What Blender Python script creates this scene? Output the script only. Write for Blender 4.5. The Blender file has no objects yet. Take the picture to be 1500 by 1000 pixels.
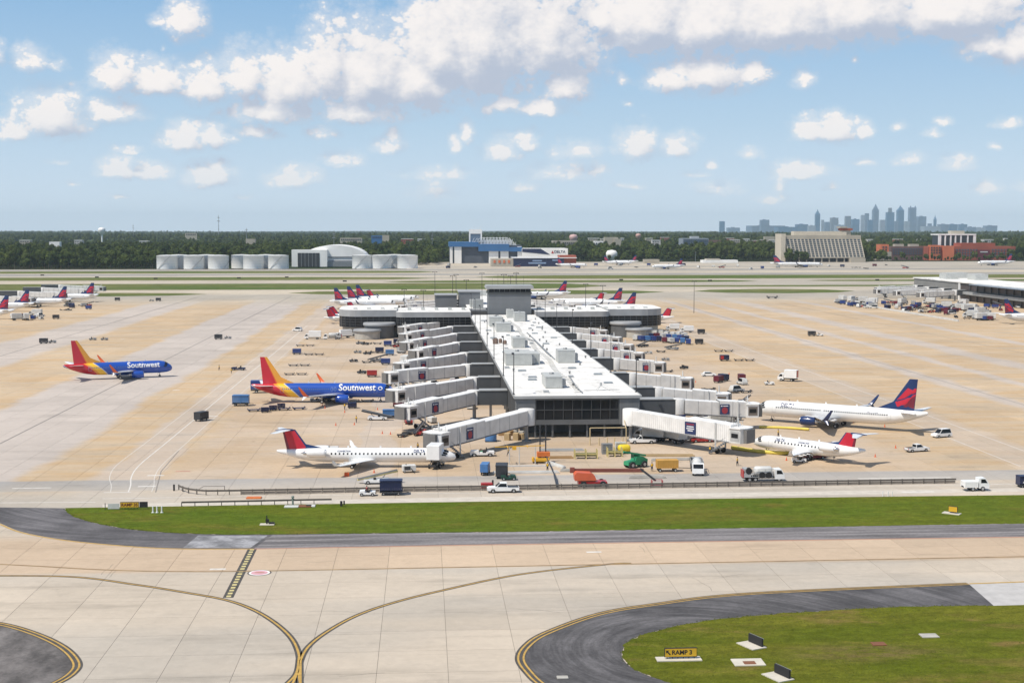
import bpy, bmesh, math, random
from mathutils import Vector, Matrix, noise as mnoise
R = math.radians
random.seed(7)
scene = bpy.context.scene
COL = scene.collection
# ------------------------------------------------------------------ camera
CAM_H = 47.0; F = 2000.0
PITCH = math.atan(164.0 / F)
YAW = math.atan(130.0 / math.hypot(F, 164.0))
cam_d = bpy.data.cameras.new('camera'); cam = bpy.data.objects.new('camera', cam_d); COL.objects.link(cam)
cam.location = (0, 0, CAM_H); cam.rotation_euler = (math.pi / 2 - PITCH, 0, -YAW)
cam_d.sensor_width = 36.0; cam_d.lens = 36.0 * F / 1500.0; cam_d.clip_start = 1.0; cam_d.clip_end = 60000
scene.camera = cam
cam_rot = cam.rotation_euler.to_matrix()
def ray(px, py):
    return cam_rot @ Vector((px - 750.0, 500.0 - py, -F))
def G(px, py, z=0.0):                      # a point of the ground seen at this place of the photograph
    d = ray(px, py); t = (z - CAM_H) / d.z
    return Vector((d.x * t, d.y * t, z))
def atY(px, Y, z=0.0):                     # X of an image column at a given distance
    d = ray(px, 400); return d.x * Y / d.y
# ------------------------------------------------------------------ sun and sky
SUN = Vector((-0.55, -0.32, 1.0)).normalized()
SUN_EL = math.asin(SUN.z); SUN_AZ = math.atan2(SUN.x, SUN.y)
sd = bpy.data.lights.new('sun', 'SUN'); sd.energy = 4.5; sd.angle = R(0.5); sd.color = (1.0, 0.93, 0.82)
so = bpy.data.objects.new('sun', sd); COL.objects.link(so)
so.rotation_euler = SUN.to_track_quat('Z', 'Y').to_euler(); so.location = (0, 0, 500)
scene.view_settings.view_transform = 'Standard'; scene.view_settings.look = 'None'
scene.view_settings.exposure = 0.0; scene.view_settings.gamma = 1.0
scene.view_settings.use_curve_mapping = False
scene.render.engine = 'CYCLES'
scene.cycles.use_denoising = True
scene.cycles.volume_bounces = 1; scene.cycles.max_bounces = 6; scene.cycles.transparent_max_bounces = 8
scene.cycles.diffuse_bounces = 3; scene.cycles.glossy_bounces = 2; scene.cycles.caustics_reflective = False; scene.cycles.caustics_refractive = False

world = bpy.data.worlds.new('World'); scene.world = world; world.use_nodes = True
wt = world.node_tree; wt.nodes.clear()
def wn(t, **k):
    n = wt.nodes.new(t)
    for a, b in k.items(): setattr(n, a, b)
    return n
def wl(a, b): wt.links.new(a, b)
SKY_STRENGTH = 0.115
out = wn('ShaderNodeOutputWorld'); bg = wn('ShaderNodeBackground'); bg.inputs['Strength'].default_value = SKY_STRENGTH
wl(bg.outputs[0], out.inputs[0])
sky = wn('ShaderNodeTexSky', sky_type='NISHITA'); sky.sun_disc = False
sky.sun_elevation = SUN_EL; sky.sun_rotation = SUN_AZ; sky.altitude = 0; sky.air_density = 1.0; sky.dust_density = 0.3; sky.ozone_density = 1.5
tc = wn('ShaderNodeTexCoord')
# sky direction as angles: u = azimuth from the view axis, v = elevation, in units of 1/2000 rad
sep = wn('ShaderNodeSeparateXYZ'); wl(tc.outputs['Generated'], sep.inputs[0])
def wm(op, a, b=None, c=None):
    n = wn('ShaderNodeMath', operation=op)
    for i, v in enumerate((a, b, c)):
        if v is None: continue
        if isinstance(v, (int, float)): n.inputs[i].default_value = v
        else: wl(v, n.inputs[i])
    return n.outputs[0]
def wv(op, a, b=None):
    n = wn('ShaderNodeVectorMath', operation=op)
    for i, v in enumerate((a, b)):
        if v is None: continue
        if isinstance(v, (tuple, list)): n.inputs[i].default_value = v
        elif isinstance(v, (int, float)): n.inputs['Scale'].default_value = v
        else: wl(v, n.inputs[i])
    return n.outputs['Value'] if op in ('LENGTH', 'DOT_PRODUCT') else n.outputs['Vector']
az = wm('ARCTAN2', sep.outputs[0], sep.outputs[1]); el = wm('ARCSINE', sep.outputs[2])
U = wm('MULTIPLY', wm('SUBTRACT', az, YAW), 2000.0); V = wm('MULTIPLY', el, 2000.0)
cmb = wn('ShaderNodeCombineXYZ'); wl(U, cmb.inputs[0]); wl(V, cmb.inputs[1]); P0 = cmb.outputs[0]
# cumulus clouds: (left, right, top, base, weight), as seen along the photograph's axis
CL = [(258,345,92,150,1),(315,400,72,150,1),(370,480,82,158,1.15),(440,525,28,150,1),(475,600,50,158,1.2),(545,680,60,160,1.15),(590,700,5,130,1.3),(640,770,-25,125,1.4),(720,880,-30,120,1.15),
 (330,470,138,182,.95),(440,610,135,182,.9),(138,200,80,138,1),(185,272,92,140,1),(0,45,170,205,.85),(30,130,135,202,1),(110,215,140,182,.8),(20,72,66,106,.85),(60,102,84,108,.5),
 (212,252,16,42,.7),(240,300,-6,58,.95),(228,245,56,80,.4),(-30,8,50,100,.8),(240,300,182,222,.9),(280,345,178,215,.8),(330,420,180,205,.55),(440,500,180,206,.6),(160,212,210,226,.5),
 (148,200,230,264,.85),(190,252,236,264,.75),(265,342,238,274,.8),(290,340,228,258,.6),(395,470,244,278,.8),(465,530,218,246,.65),(95,125,262,273,.4),(545,596,198,226,.7),(565,592,178,215,.65),
 (652,682,190,226,.6),(672,698,168,212,.6),(700,770,136,168,.9),(752,835,140,172,.9),(788,868,93,150,1),(895,928,96,128,.55),(848,915,-8,52,1),(890,1010,-20,70,1.4),(960,1110,-10,74,1.35),(1060,1240,-20,66,1.35),(1180,1330,-30,54,1.35),(1300,1480,-25,50,1.25),
 (948,1030,86,136,1),(985,1092,72,136,1.05),(1075,1132,80,124,.9),(1160,1196,95,132,.7),(1240,1262,80,96,.45),(1402,1500,36,86,1),(1450,1560,20,100,1),(1163,1215,172,206,.9),(1190,1252,168,206,.95),(1250,1282,178,204,.7),(1300,1330,176,194,.5),(1370,1400,170,188,.5),
 (1345,1385,186,202,.5),(902,965,186,236,.8),(955,1026,190,232,.6),(705,765,196,240,.7),(740,800,184,225,.5),(735,905,225,272,.42),(790,900,195,240,.42),(1070,1125,210,234,.5),(1128,1218,234,266,.7),(1028,1056,230,250,.5),(1098,1165,281,300,.45),(1308,1358,224,244,.6),
 (1375,1430,220,254,.5),(1418,1475,260,290,.5),(1450,1505,172,190,.45),(570,705,234,270,.38),(1478,1540,262,282,.45),(575,700,250,300,.35),(1000,1100,258,290,.4),(820,880,205,232,.6),(845,900,235,262,.5),(640,690,240,268,.5),(480,520,232,250,.4),(1240,1290,225,245,.35),(1130,1160,250,290,.45),(1440,1470,205,222,.4),(520,560,150,170,.5),(900,940,140,160,.3),(300,345,150,175,.5),(990,1050,245,262,.35),(1200,1240,262,280,.35),(150,200,282,292,.35),(330,380,282,296,.35),(740,800,262,285,.45),(880,960,262,280,.35),(60,110,225,242,.3),(1360,1400,170,186,.4)]
grp = bpy.data.node_groups.new('cumulus_field', 'ShaderNodeTree')
grp.interface.new_socket('P', in_out='INPUT', socket_type='NodeSocketVector'); grp.interface.new_socket('D', in_out='OUTPUT', socket_type='NodeSocketFloat'); grp.interface.new_socket('A', in_out='OUTPUT', socket_type='NodeSocketFloat')
_wt = wt; wt = grp
gi = wn('NodeGroupInput'); go = wn('NodeGroupOutput')
gs = wn('ShaderNodeSeparateXYZ'); wl(gi.outputs[0], gs.inputs[0])
nz = wn('ShaderNodeTexNoise'); nz.noise_dimensions = '3D'; nz.inputs['Scale'].default_value = 1 / 42.0; nz.inputs['Detail'].default_value = 7; nz.inputs['Roughness'].default_value = .6
wl(gi.outputs[0], nz.inputs['Vector'])
warp = wn('ShaderNodeVectorMath', operation='MULTIPLY_ADD'); wl(nz.outputs['Color'], warp.inputs[0]); warp.inputs[1].default_value = (26, 20, 0); warp.inputs[2].default_value = (-13, -10, 0)
PW = wv('ADD', gi.outputs[0], warp.outputs[0]); ws = wn('ShaderNodeSeparateXYZ'); wl(PW, ws.inputs[0])
c3 = wn('ShaderNodeCombineXYZ'); wl(ws.outputs[0], c3.inputs[0]); wl(ws.outputs[1], c3.inputs[1]); wl(wm('MULTIPLY', ws.outputs[1], -1.0), c3.inputs[2])
acc = None
for (x0, x1, yt, yb, w) in CL:
    d = ray((x0 + x1) / 2, yt + (yb - yt) * .66); cu = (math.atan2(d.x, d.y) - YAW) * 2000; cv = math.asin(d.normalized().z) * 2000
    a = (x1 - x0) * .62; up = (yb - yt) * .82; dn = (yb - yt) * .40; w = w + (.16 if yt > 160 else 0)
    q = wv('SUBTRACT', c3.outputs[0], (cu, cv, -cv)); q = wv('MAXIMUM', q, (-1e6, 0, 0)); q = wv('MULTIPLY', q, (1 / a, 1 / up, 1 / dn))
    L = wm('SUBTRACT', w * 1.0, wv('LENGTH', q))
    acc = L if acc is None else wm('MAXIMUM', acc, L)
# elsewhere in the sky the same kind of scattered cumulus goes on
big = wn('ShaderNodeTexNoise'); big.inputs['Scale'].default_value = 1 / 260.0; big.inputs['Detail'].default_value = 3; wl(wv('MULTIPLY', gi.outputs[0], (1, 1.7, 1)), big.inputs['Vector'])
absu = wm('ABSOLUTE', gs.outputs[0]); outside = wm('MAXIMUM', wm('SUBTRACT', absu, 800.0), wm('SUBTRACT', gs.outputs[1], 370.0))
gate = wn('ShaderNodeMapRange'); gate.inputs['From Min'].default_value = 0; gate.inputs['From Max'].default_value = 160; gate.inputs['To Min'].default_value = -2.5; gate.inputs['To Max'].default_value = 0; wl(outside, gate.inputs['Value'])
gen = wm('ADD', wm('MULTIPLY_ADD', big.outputs['Fac'], 4.0, -2.15), gate.outputs[0])
acc = wm('MAXIMUM', acc, gen)
fine = wn('ShaderNodeTexNoise'); fine.inputs['Scale'].default_value = 1 / 26.0; fine.inputs['Detail'].default_value = 5; fine.inputs['Roughness'].default_value = .62; wl(wv('MULTIPLY', gi.outputs[0], (1, 1.25, 1)), fine.inputs['Vector'])
vor = wn('ShaderNodeTexVoronoi'); vor.feature = 'F1'; vor.inputs['Scale'].default_value = 1 / 24.0; vor.inputs['Detail'].default_value = 2; vor.inputs['Roughness'].default_value = .62; vor.inputs['Lacunarity'].default_value = 2.2
vw = wn('ShaderNodeVectorMath', operation='MULTIPLY_ADD'); wl(fine.outputs['Color'], vw.inputs[0]); vw.inputs[1].default_value = (10, 10, 0); wl(wv('MULTIPLY', gi.outputs[0], (1, 1.3, 1)), vw.inputs[2]); wl(vw.outputs[0], vor.inputs['Vector'])
amp = wn('ShaderNodeMapRange'); amp.inputs['From Min'].default_value = 40; amp.inputs['From Max'].default_value = 260; amp.inputs['To Min'].default_value = .95; wl(gs.outputs[1], amp.inputs['Value'])
puff = wm('MULTIPLY', wm('SUBTRACT', .80, vor.outputs['Distance']), .52)
rough_ = wm('MULTIPLY_ADD', wm('SUBTRACT', fine.outputs['Fac'], .5), 1.1, puff)
D = wm('MULTIPLY_ADD', rough_, amp.outputs[0], acc)
wl(D, go.inputs[0]); wl(acc, go.inputs[1]); wt = _wt
def field(P):
    n = wn('ShaderNodeGroup'); n.node_tree = grp; wl(P, n.inputs[0]); return n.outputs[0], n.outputs[1]
(d1, a1) = field(P0); (d2, a2) = field(wv('ADD', P0, (-13, 26, 0)))
al = wn('ShaderNodeMapRange', interpolation_type='SMOOTHSTEP'); al.inputs['From Min'].default_value = -.02; al.inputs['From Max'].default_value = .38; al.inputs['To Max'].default_value = .93; wl(d1, al.inputs['Value'])
lit = wn('ShaderNodeMapRange', interpolation_type='SMOOTHSTEP'); lit.inputs['From Min'].default_value = -.42; lit.inputs['From Max'].default_value = .48; wl(wm('MULTIPLY_ADD', wm('SUBTRACT', wm('SUBTRACT', d1, a1), wm('SUBTRACT', d2, a2)), .33, wm('SUBTRACT', a1, a2)), lit.inputs['Value'])
cc = wn('ShaderNodeMix', data_type='RGBA'); k = 1 / SKY_STRENGTH
cc.inputs[6].default_value = (.50 * k, .55 * k, .66 * k, 1); cc.inputs[7].default_value = (1.0 * k, .94 * k, .90 * k, 1); wl(lit.outputs[0], cc.inputs[0])
# low clouds melt into the air near the horizon
fade = wn('ShaderNodeMapRange'); fade.inputs['From Min'].default_value = 15; fade.inputs['From Max'].default_value = 190; fade.inputs['To Min'].default_value = .6; wl(V, fade.inputs['Value'])
veil = wn('ShaderNodeMapRange', interpolation_type='SMOOTHSTEP'); veil.inputs['From Min'].default_value = -.35; veil.inputs['From Max'].default_value = .45; veil.inputs['To Max'].default_value = .52; wl(wm('MULTIPLY_ADD', wm('SUBTRACT', d1, a1), .6, a1), veil.inputs['Value'])
mx = wn('ShaderNodeMix', data_type='RGBA'); wl(wm('MULTIPLY', wm('MAXIMUM', al.outputs[0], veil.outputs[0]), fade.outputs[0]), mx.inputs[0])
tint = wn('ShaderNodeMix', data_type='RGBA', blend_type='MULTIPLY'); tint.inputs[0].default_value = 1; wl(sky.outputs[0], tint.inputs[6]); tint.inputs[7].default_value = (1, 1, 1, 1)
# pale summer air low over the horizon, all the way round
rp = wn('ShaderNodeValToRGB'); wl(wm('MULTIPLY', el, 2.0), rp.inputs[0]); rp.color_ramp.elements[0].position = 0; rp.color_ramp.elements[0].color = (.70, .82, .95, 1); rp.color_ramp.elements[1].position = .36; rp.color_ramp.elements[1].color = (.235, .46, .74, 1)
e_ = rp.color_ramp.elements.new(.15); e_.color = (.47, .65, .83, 1)
lowf = wn('ShaderNodeMapRange', interpolation_type='SMOOTHSTEP'); lowf.inputs['From Min'].default_value = .18; lowf.inputs['From Max'].default_value = .7; lowf.inputs['To Min'].default_value = .92; lowf.inputs['To Max'].default_value = 0; wl(el, lowf.inputs['Value'])
lowm = wn('ShaderNodeMix', data_type='RGBA'); wl(lowf.outputs[0], lowm.inputs[0]); wl(tint.outputs[2], lowm.inputs[6]); wl(wv('SCALE', rp.outputs[0], k), lowm.inputs[7])
wl(lowm.outputs[2], mx.inputs[6]); wl(cc.outputs[2], mx.inputs[7]); wl(mx.outputs[2], bg.inputs['Color'])
world.cycles.sampling_method = 'MANUAL'; world.cycles.sample_map_resolution = 512
# ------------------------------------------------------------------ materials
MATS = {}
def mat(name, col, rough=.6, metal=0.0, var=.12, scale=.6, bump=0.0, bscale=8.0, coat=0.0, emit=0.0, worldspace=False):
    if name in MATS: return MATS[name]
    m = bpy.data.materials.new(name); m.use_nodes = True; t = m.node_tree; b = t.nodes['Principled BSDF']
    b.inputs['Roughness'].default_value = rough; b.inputs['Metallic'].default_value = metal
    if coat: b.inputs['Coat Weight'].default_value = coat; b.inputs['Coat Roughness'].default_value = .1
    tcn = t.nodes.new('ShaderNodeNewGeometry' if worldspace else 'ShaderNodeTexCoord')
    src = tcn.outputs['Position' if worldspace else 'Object']
    n = t.nodes.new('ShaderNodeTexNoise'); n.inputs['Scale'].default_value = scale; n.inputs['Detail'].default_value = 5; t.links.new(src, n.inputs['Vector'])
    r = t.nodes.new('ShaderNodeMapRange'); r.inputs['From Min'].default_value = .3; r.inputs['From Max'].default_value = .7; r.inputs['To Min'].default_value = 1 - var; r.inputs['To Max'].default_value = 1 + var * .6
    t.links.new(n.outputs['Fac'], r.inputs['Value'])
    v = t.nodes.new('ShaderNodeVectorMath'); v.operation = 'SCALE'; v.inputs[0].default_value = col[:3]; t.links.new(r.outputs[0], v.inputs['Scale'])
    t.links.new(v.outputs[0], b.inputs['Base Color'])
    if emit: b.inputs['Emission Color'].default_value = (*col[:3], 1); b.inputs['Emission Strength'].default_value = emit
    if bump:
        n2 = t.nodes.new('ShaderNodeTexNoise'); n2.inputs['Scale'].default_value = bscale; n2.inputs['Detail'].default_value = 4; t.links.new(src, n2.inputs['Vector'])
        bp = t.nodes.new('ShaderNodeBump'); bp.inputs['Strength'].default_value = bump; t.links.new(n2.outputs['Fac'], bp.inputs['Height']); t.links.new(bp.outputs[0], b.inputs['Normal'])
    MATS[name] = m; return m
WHITE = mat('white_paint', (.84, .84, .83), .35, coat=.3, var=.06)
OFFW = mat('worn_white_paint', (.62, .62, .6), .5, var=.15)
BLACK = mat('rubber', (.02, .02, .022), .8)
DARK = mat('dark_metal', (.05, .052, .058), .5, .3)
GREY = mat('grey_metal', (.28, .29, .3), .45, .4)
LGREY = mat('light_grey_metal', (.46, .47, .47), .45, .2)
GLASS = None
CHROME = mat('bare_metal', (.55, .56, .58), .3, .9)
GLASS = mat('dark_glass', (.015, .018, .022), .12, var=.3, scale=.2)
GLASS.node_tree.nodes['Principled BSDF'].inputs['Specular IOR Level'].default_value = .25
BLUE = mat('blue_paint', (.018, .05, .22), .4, coat=.2)
LBLUE = mat('light_blue_paint', (.07, .19, .42), .45)
NAVY = mat('navy_paint', (.012, .02, .07), .4)
RED = mat('red_paint', (.42, .025, .025), .4, coat=.2)
MAROON = mat('maroon_paint', (.13, .015, .03), .4)
ORANGE = mat('orange_paint', (.62, .16, .03), .5)
YELLOW = mat('yellow_paint', (.7, .42, .03), .5)
PALEY = mat('pale_yellow_paint', (.62, .52, .22), .5)
GREEN = mat('green_paint', (.03, .28, .13), .45)
WOOD = mat('timber', (.38, .24, .11), .8)
CONC = mat('cast_concrete', (.44, .42, .38), .85, var=.2)
SKIN = mat('skin', (.35, .19, .12), .6)
# ------------------------------------------------------------------ mesh builder
def catmull(pts, n=8, closed=False):
    out = []; N = len(pts)
    rng = range(N if closed else N - 1)
    for i in rng:
        p = [pts[(i + k) % N] if closed else pts[min(max(i + k, 0), N - 1)] for k in (-1, 0, 1, 2)]
        for j in range(n):
            t = j / n; t2 = t * t; t3 = t2 * t
            out.append(tuple(.5 * (2 * p[1][c] + (p[2][c] - p[0][c]) * t + (2 * p[0][c] - 5 * p[1][c] + 4 * p[2][c] - p[3][c]) * t2 + (3 * p[1][c] - p[0][c] - 3 * p[2][c] + p[3][c]) * t3) for c in range(len(p[1]))))
    if not closed: out.append(tuple(pts[-1]))
    return out
class MB:
    def __init__(s): s.v = []; s.f = []; s.m = []; s.s = []; s.M = None
    def add(s, vs, fs, m=0, sm=False):
        o = len(s.v)
        if s.M is not None: vs = [tuple(s.M @ Vector(p)) for p in vs]
        s.v += [tuple(p) for p in vs]
        for f in fs: s.f.append([i + o for i in f]); s.m.append(m); s.s.append(sm)
        return s
    def box(s, x0, x1, y0, y1, z0, z1, m=0, taper=None):
        a = taper or 0
        return s.add([(x0, y0, z0), (x1, y0, z0), (x1, y1, z0), (x0, y1, z0), (x0 + a, y0 + a, z1), (x1 - a, y0 + a, z1), (x1 - a, y1 - a, z1), (x0 + a, y1 - a, z1)],
                     [(0, 3, 2, 1), (4, 5, 6, 7), (0, 1, 5, 4), (1, 2, 6, 5), (2, 3, 7, 6), (3, 0, 4, 7)], m)
    def bbox(s, x0, x1, y0, y1, z0, z1, b=.06, m=0):      # box with chamfered top and vertical edges
        def ring(i, z): return [(x0 + i + b * k0, y0 + i + b * k1, z) for k0, k1 in ()] or [(x0 + i + b, y0 + i, z), (x1 - i - b, y0 + i, z), (x1 - i, y0 + i + b, z), (x1 - i, y1 - i - b, z), (x1 - i - b, y1 - i, z), (x0 + i + b, y1 - i, z), (x0 + i, y1 - i - b, z), (x0 + i, y0 + i + b, z)]
        return s.rings([ring(0, z0), ring(0, z1 - b), ring(b, z1)], m, sm=False)
    def rings(s, rs, m=0, sm=True, cap=True, closed=True):
        n = len(rs[0]); vs = [p for r in rs for p in r]; fs = []
        for i in range(len(rs) - 1):
            for j in range(n if closed else n - 1):
                k = (j + 1) % n; fs.append((i * n + j, i * n + k, (i + 1) * n + k, (i + 1) * n + j))
        s.add(vs, fs, m, sm)
        if cap and closed:
            s.add(rs[0], [tuple(range(n))[::-1]], m); s.add(rs[-1], [tuple(range(n))], m)
        return s
    def tube(s, p0, p1, r0, r1=None, n=8, m=0, cap=True, sm=True):
        r1 = r0 if r1 is None else r1; p0 = Vector(p0); p1 = Vector(p1); d = (p1 - p0).normalized()
        a = d.orthogonal().normalized(); b = d.cross(a)
        R_ = lambda p, r: [tuple(p + a * (r * math.cos(2 * math.pi * k / n)) + b * (r * math.sin(2 * math.pi * k / n))) for k in range(n)]
        return s.rings([R_(p0, r0), R_(p1, r1)], m, sm, cap)
    def bar(s, p0, p1, w, h=None, m=0):
        h = w if h is None else h; p0 = Vector(p0); p1 = Vector(p1); d = (p1 - p0).normalized()
        up = Vector((0, 0, 1)) if abs(d.z) < .95 else Vector((0, 1, 0)); a = d.cross(up).normalized(); b = a.cross(d)
        R_ = lambda p: [tuple(p + a * x * w / 2 + b * y * h / 2) for x, y in ((-1, -1), (1, -1), (1, 1), (-1, 1))]
        return s.rings([R_(p0), R_(p1)], m, False)
    def lathe(s, prof, n=16, m=0, c=(0, 0, 0), ax='z', sm=True):
        rs = []
        for r, h in prof:
            ring = []
            for k in range(n):
                a = 2 * math.pi * k / n; x, y = r * math.cos(a), r * math.sin(a)
                ring.append({'z': (c[0] + x, c[1] + y, c[2] + h), 'x': (c[0] + h, c[1] + x, c[2] + y), 'y': (c[0] + y, c[1] + h, c[2] + x)}[ax])
            rs.append(ring)
        return s.rings(rs, m, sm)
    def prism(s, poly, z0, z1, m=0, mtop=None):
        ar = sum(poly[i][0] * poly[(i + 1) % len(poly)][1] - poly[(i + 1) % len(poly)][0] * poly[i][1] for i in range(len(poly)))
        if ar < 0: poly = poly[::-1]
        n = len(poly)
        s.rings([[(p[0], p[1], z0) for p in poly], [(p[0], p[1], z1) for p in poly]], m, False, cap=False)
        s.add([(p[0], p[1], z1) for p in poly], [tuple(range(n))], m if mtop is None else mtop)
        return s.add([(p[0], p[1], z0) for p in poly], [tuple(range(n))[::-1]], m)
    def sheet(s, poly, z, m=0):
        ar = sum(poly[i][0] * poly[(i + 1) % len(poly)][1] - poly[(i + 1) % len(poly)][0] * poly[i][1] for i in range(len(poly)))
        if ar < 0: poly = poly[::-1]
        return s.add([(p[0], p[1], z) for p in poly], [tuple(range(len(poly)))], m)
    def profile(s, pts, y0, y1, m=0, inset=0, sm=False):    # side profile (x, z) extruded across y
        ar = sum(pts[i][0] * pts[(i + 1) % len(pts)][1] - pts[(i + 1) % len(pts)][0] * pts[i][1] for i in range(len(pts)))
        if ar < 0: pts = pts[::-1]
        n = len(pts)
        s.rings([[(p[0], y1, p[1]) for p in pts], [(p[0], y0, p[1]) for p in pts]], m, sm, cap=True); return s
    def ribbon(s, pts, w, z, m=0):
        vs = []; n = len(pts)
        for i in range(n):
            a = Vector(pts[max(i - 1, 0)][:2]); b = Vector(pts[min(i + 1, n - 1)][:2]); d = (b - a).normalized(); q = Vector((-d.y, d.x)) * w / 2; p = Vector(pts[i][:2])
            vs += [(p.x + q.x, p.y + q.y, z), (p.x - q.x, p.y - q.y, z)]
        return s.add(vs, [(2 * i, 2 * i + 1, 2 * i + 3, 2 * i + 2) for i in range(n - 1)], m)
    def mesh(s, name, mats):
        me = bpy.data.meshes.new(name); me.from_pydata(s.v, [], s.f)
        for m_ in (mats if isinstance(mats, (list, tuple)) else [mats]): me.materials.append(m_)
        me.polygons.foreach_set('material_index', s.m); me.polygons.foreach_set('use_smooth', s.s); me.update(); return me
    def build(s, name, mats, parent=None, loc=None, rz=0, kind=None):
        return link(name, s.mesh(name, mats), parent, loc, rz, kind)
def link(name, me, parent=None, loc=None, rz=0, kind=None):
    o = bpy.data.objects.new(name, me); COL.objects.link(o)
    if parent is not None: o.parent = parent
    if loc is not None: o.location = loc
    if rz: o.rotation_euler = (0, 0, rz)
    if kind: o['kind'] = kind
    return o
def thing(name, label, cat, loc=(0, 0, 0), rz=0, group=None):
    o = link(name, None, None, loc, rz); o.empty_display_size = .5
    return tag(o, label, cat, group)
def tag(o, label, cat, group=None):
    o['label'] = label; o['category'] = cat
    if group: o['group'] = group
    return o
KIDS = {}
def kids(o): return [c for c in COL.objects if c.parent == o] if False else KIDSOF(o)
def KIDSOF(o):
    if o.name not in KIDS: KIDS[o.name] = [c for c in bpy.data.objects if c.parent == o]
    return KIDS[o.name]
def copy_tree(o, loc, rz, label=None, group=None, parts=True, swap=None):
    r = o.copy(); COL.objects.link(r); r.location = loc; r.rotation_euler = (0, 0, rz)
    if label: r['label'] = label
    if group: r['group'] = group
    if parts:
        for c in KIDSOF(o):
            d = c.copy(); COL.objects.link(d); d.parent = r
            if swap: remat(d, swap)
            for g in KIDSOF(c):
                e = g.copy(); COL.objects.link(e); e.parent = d
                if swap: remat(e, swap)
    return r
SWAPPED = {}
def remat(o, swap):
    if o.type != 'MESH': return
    key = (o.data.name, tuple((a.name, b.name) for a, b in swap))
    if key not in SWAPPED:
        if not any(m in [a for a, _ in swap] for m in o.data.materials): return
        me = o.data.copy()
        for i, m in enumerate(me.materials):
            for a, b in swap:
                if m == a: me.materials[i] = b
        SWAPPED[key] = me
    o.data = SWAPPED[key]
def text_mesh(txt, size, extr=0.0, font_shear=0, bold=0.0):
    c = bpy.data.curves.new('lettering', 'FONT'); c.body = txt; c.size = size; c.extrude = extr; c.align_x = 'CENTER'; c.align_y = 'CENTER'; c.offset = bold; c.resolution_u = 3; c.shear = font_shear
    o = bpy.data.objects.new('lettering', c); COL.objects.link(o)
    dg = bpy.context.evaluated_depsgraph_get(); me = bpy.data.meshes.new_from_object(o.evaluated_get(dg))
    bpy.data.objects.remove(o); return me
def lettering(txt, size, material, parent, origin, xdir, updir, name='lettering', bold=0.01, warp=None, split=0):
    me = text_mesh(txt, size, 0, bold=bold); me.materials.clear(); me.materials.append(material)
    if warp and split:
        bm = bmesh.new(); bm.from_mesh(me); bmesh.ops.triangulate(bm, faces=bm.faces); bmesh.ops.subdivide_edges(bm, edges=bm.edges, cuts=split); bm.to_mesh(me); bm.free()
    x = Vector(xdir); u = Vector(updir); o = Vector(origin)
    for v in me.vertices:
        p = o + x * v.co.x + u * v.co.y
        v.co = warp(p) if warp else p
    ob = link(name, me, parent); ob['kind'] = 'stuff'; return ob
# ------------------------------------------------------------------ ground
def gmat(name):
    m = bpy.data.materials.new(name); m.use_nodes = True; t = m.node_tree; b = t.nodes['Principled BSDF']; b.inputs['Roughness'].default_value = .9
    b.inputs['Specular IOR Level'].default_value = .25
    return m, t, b
class NT:
    def __init__(s, t): s.t = t; s.pos = t.nodes.new('ShaderNodeNewGeometry').outputs['Position']
    def m(s, op, *a):
        n = s.t.nodes.new('ShaderNodeMath'); n.operation = op
        for i, v in enumerate(a):
            if isinstance(v, (int, float)): n.inputs[i].default_value = v
            else: s.t.links.new(v, n.inputs[i])
        return n.outputs[0]
    def v(s, op, a, b):
        n = s.t.nodes.new('ShaderNodeVectorMath'); n.operation = op
        for i, v in enumerate((a, b)):
            if isinstance(v, tuple): n.inputs[i].default_value = v
            else: s.t.links.new(v, n.inputs[i])
        return n.outputs[0]
    def noise(s, scale, detail=4, stretch=(1, 1, 1), rough=.5, off=0):
        n = s.t.nodes.new('ShaderNodeTexNoise'); n.inputs['Scale'].default_value = scale; n.inputs['Detail'].default_value = detail; n.inputs['Roughness'].default_value = rough
        s.t.links.new(s.v('ADD', s.v('MULTIPLY', s.pos, stretch), (off, off, off)), n.inputs['Vector']); return n.outputs['Fac']
    def rng(s, x, a, b, c=0.0, d=1.0, smooth=True):
        n = s.t.nodes.new('ShaderNodeMapRange'); n.interpolation_type = 'SMOOTHSTEP' if smooth else 'LINEAR'
        for k, v in (('Value', x), ('From Min', a), ('From Max', b), ('To Min', c), ('To Max', d)):
            if isinstance(v, (int, float)): n.inputs[k].default_value = v
            else: s.t.links.new(v, n.inputs[k])
        return n.outputs[0]
    def mix(s, f, a, b, mode='MIX'):
        n = s.t.nodes.new('ShaderNodeMix'); n.data_type = 'RGBA'; n.blend_type = mode
        for i, v in ((0, f), (6, a), (7, b)):
            if isinstance(v, (int, float)): n.inputs[i].default_value = v
            elif isinstance(v, tuple): n.inputs[i].default_value = (*v, 1) if len(v) == 3 else v
            else: s.t.links.new(v, n.inputs[i])
        return n.outputs[2]
    def xyz(s):
        n = s.t.nodes.new('ShaderNodeSeparateXYZ'); s.t.links.new(s.pos, n.inputs[0]); return n.outputs
def gray(v): return (v, v, v)
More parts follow.
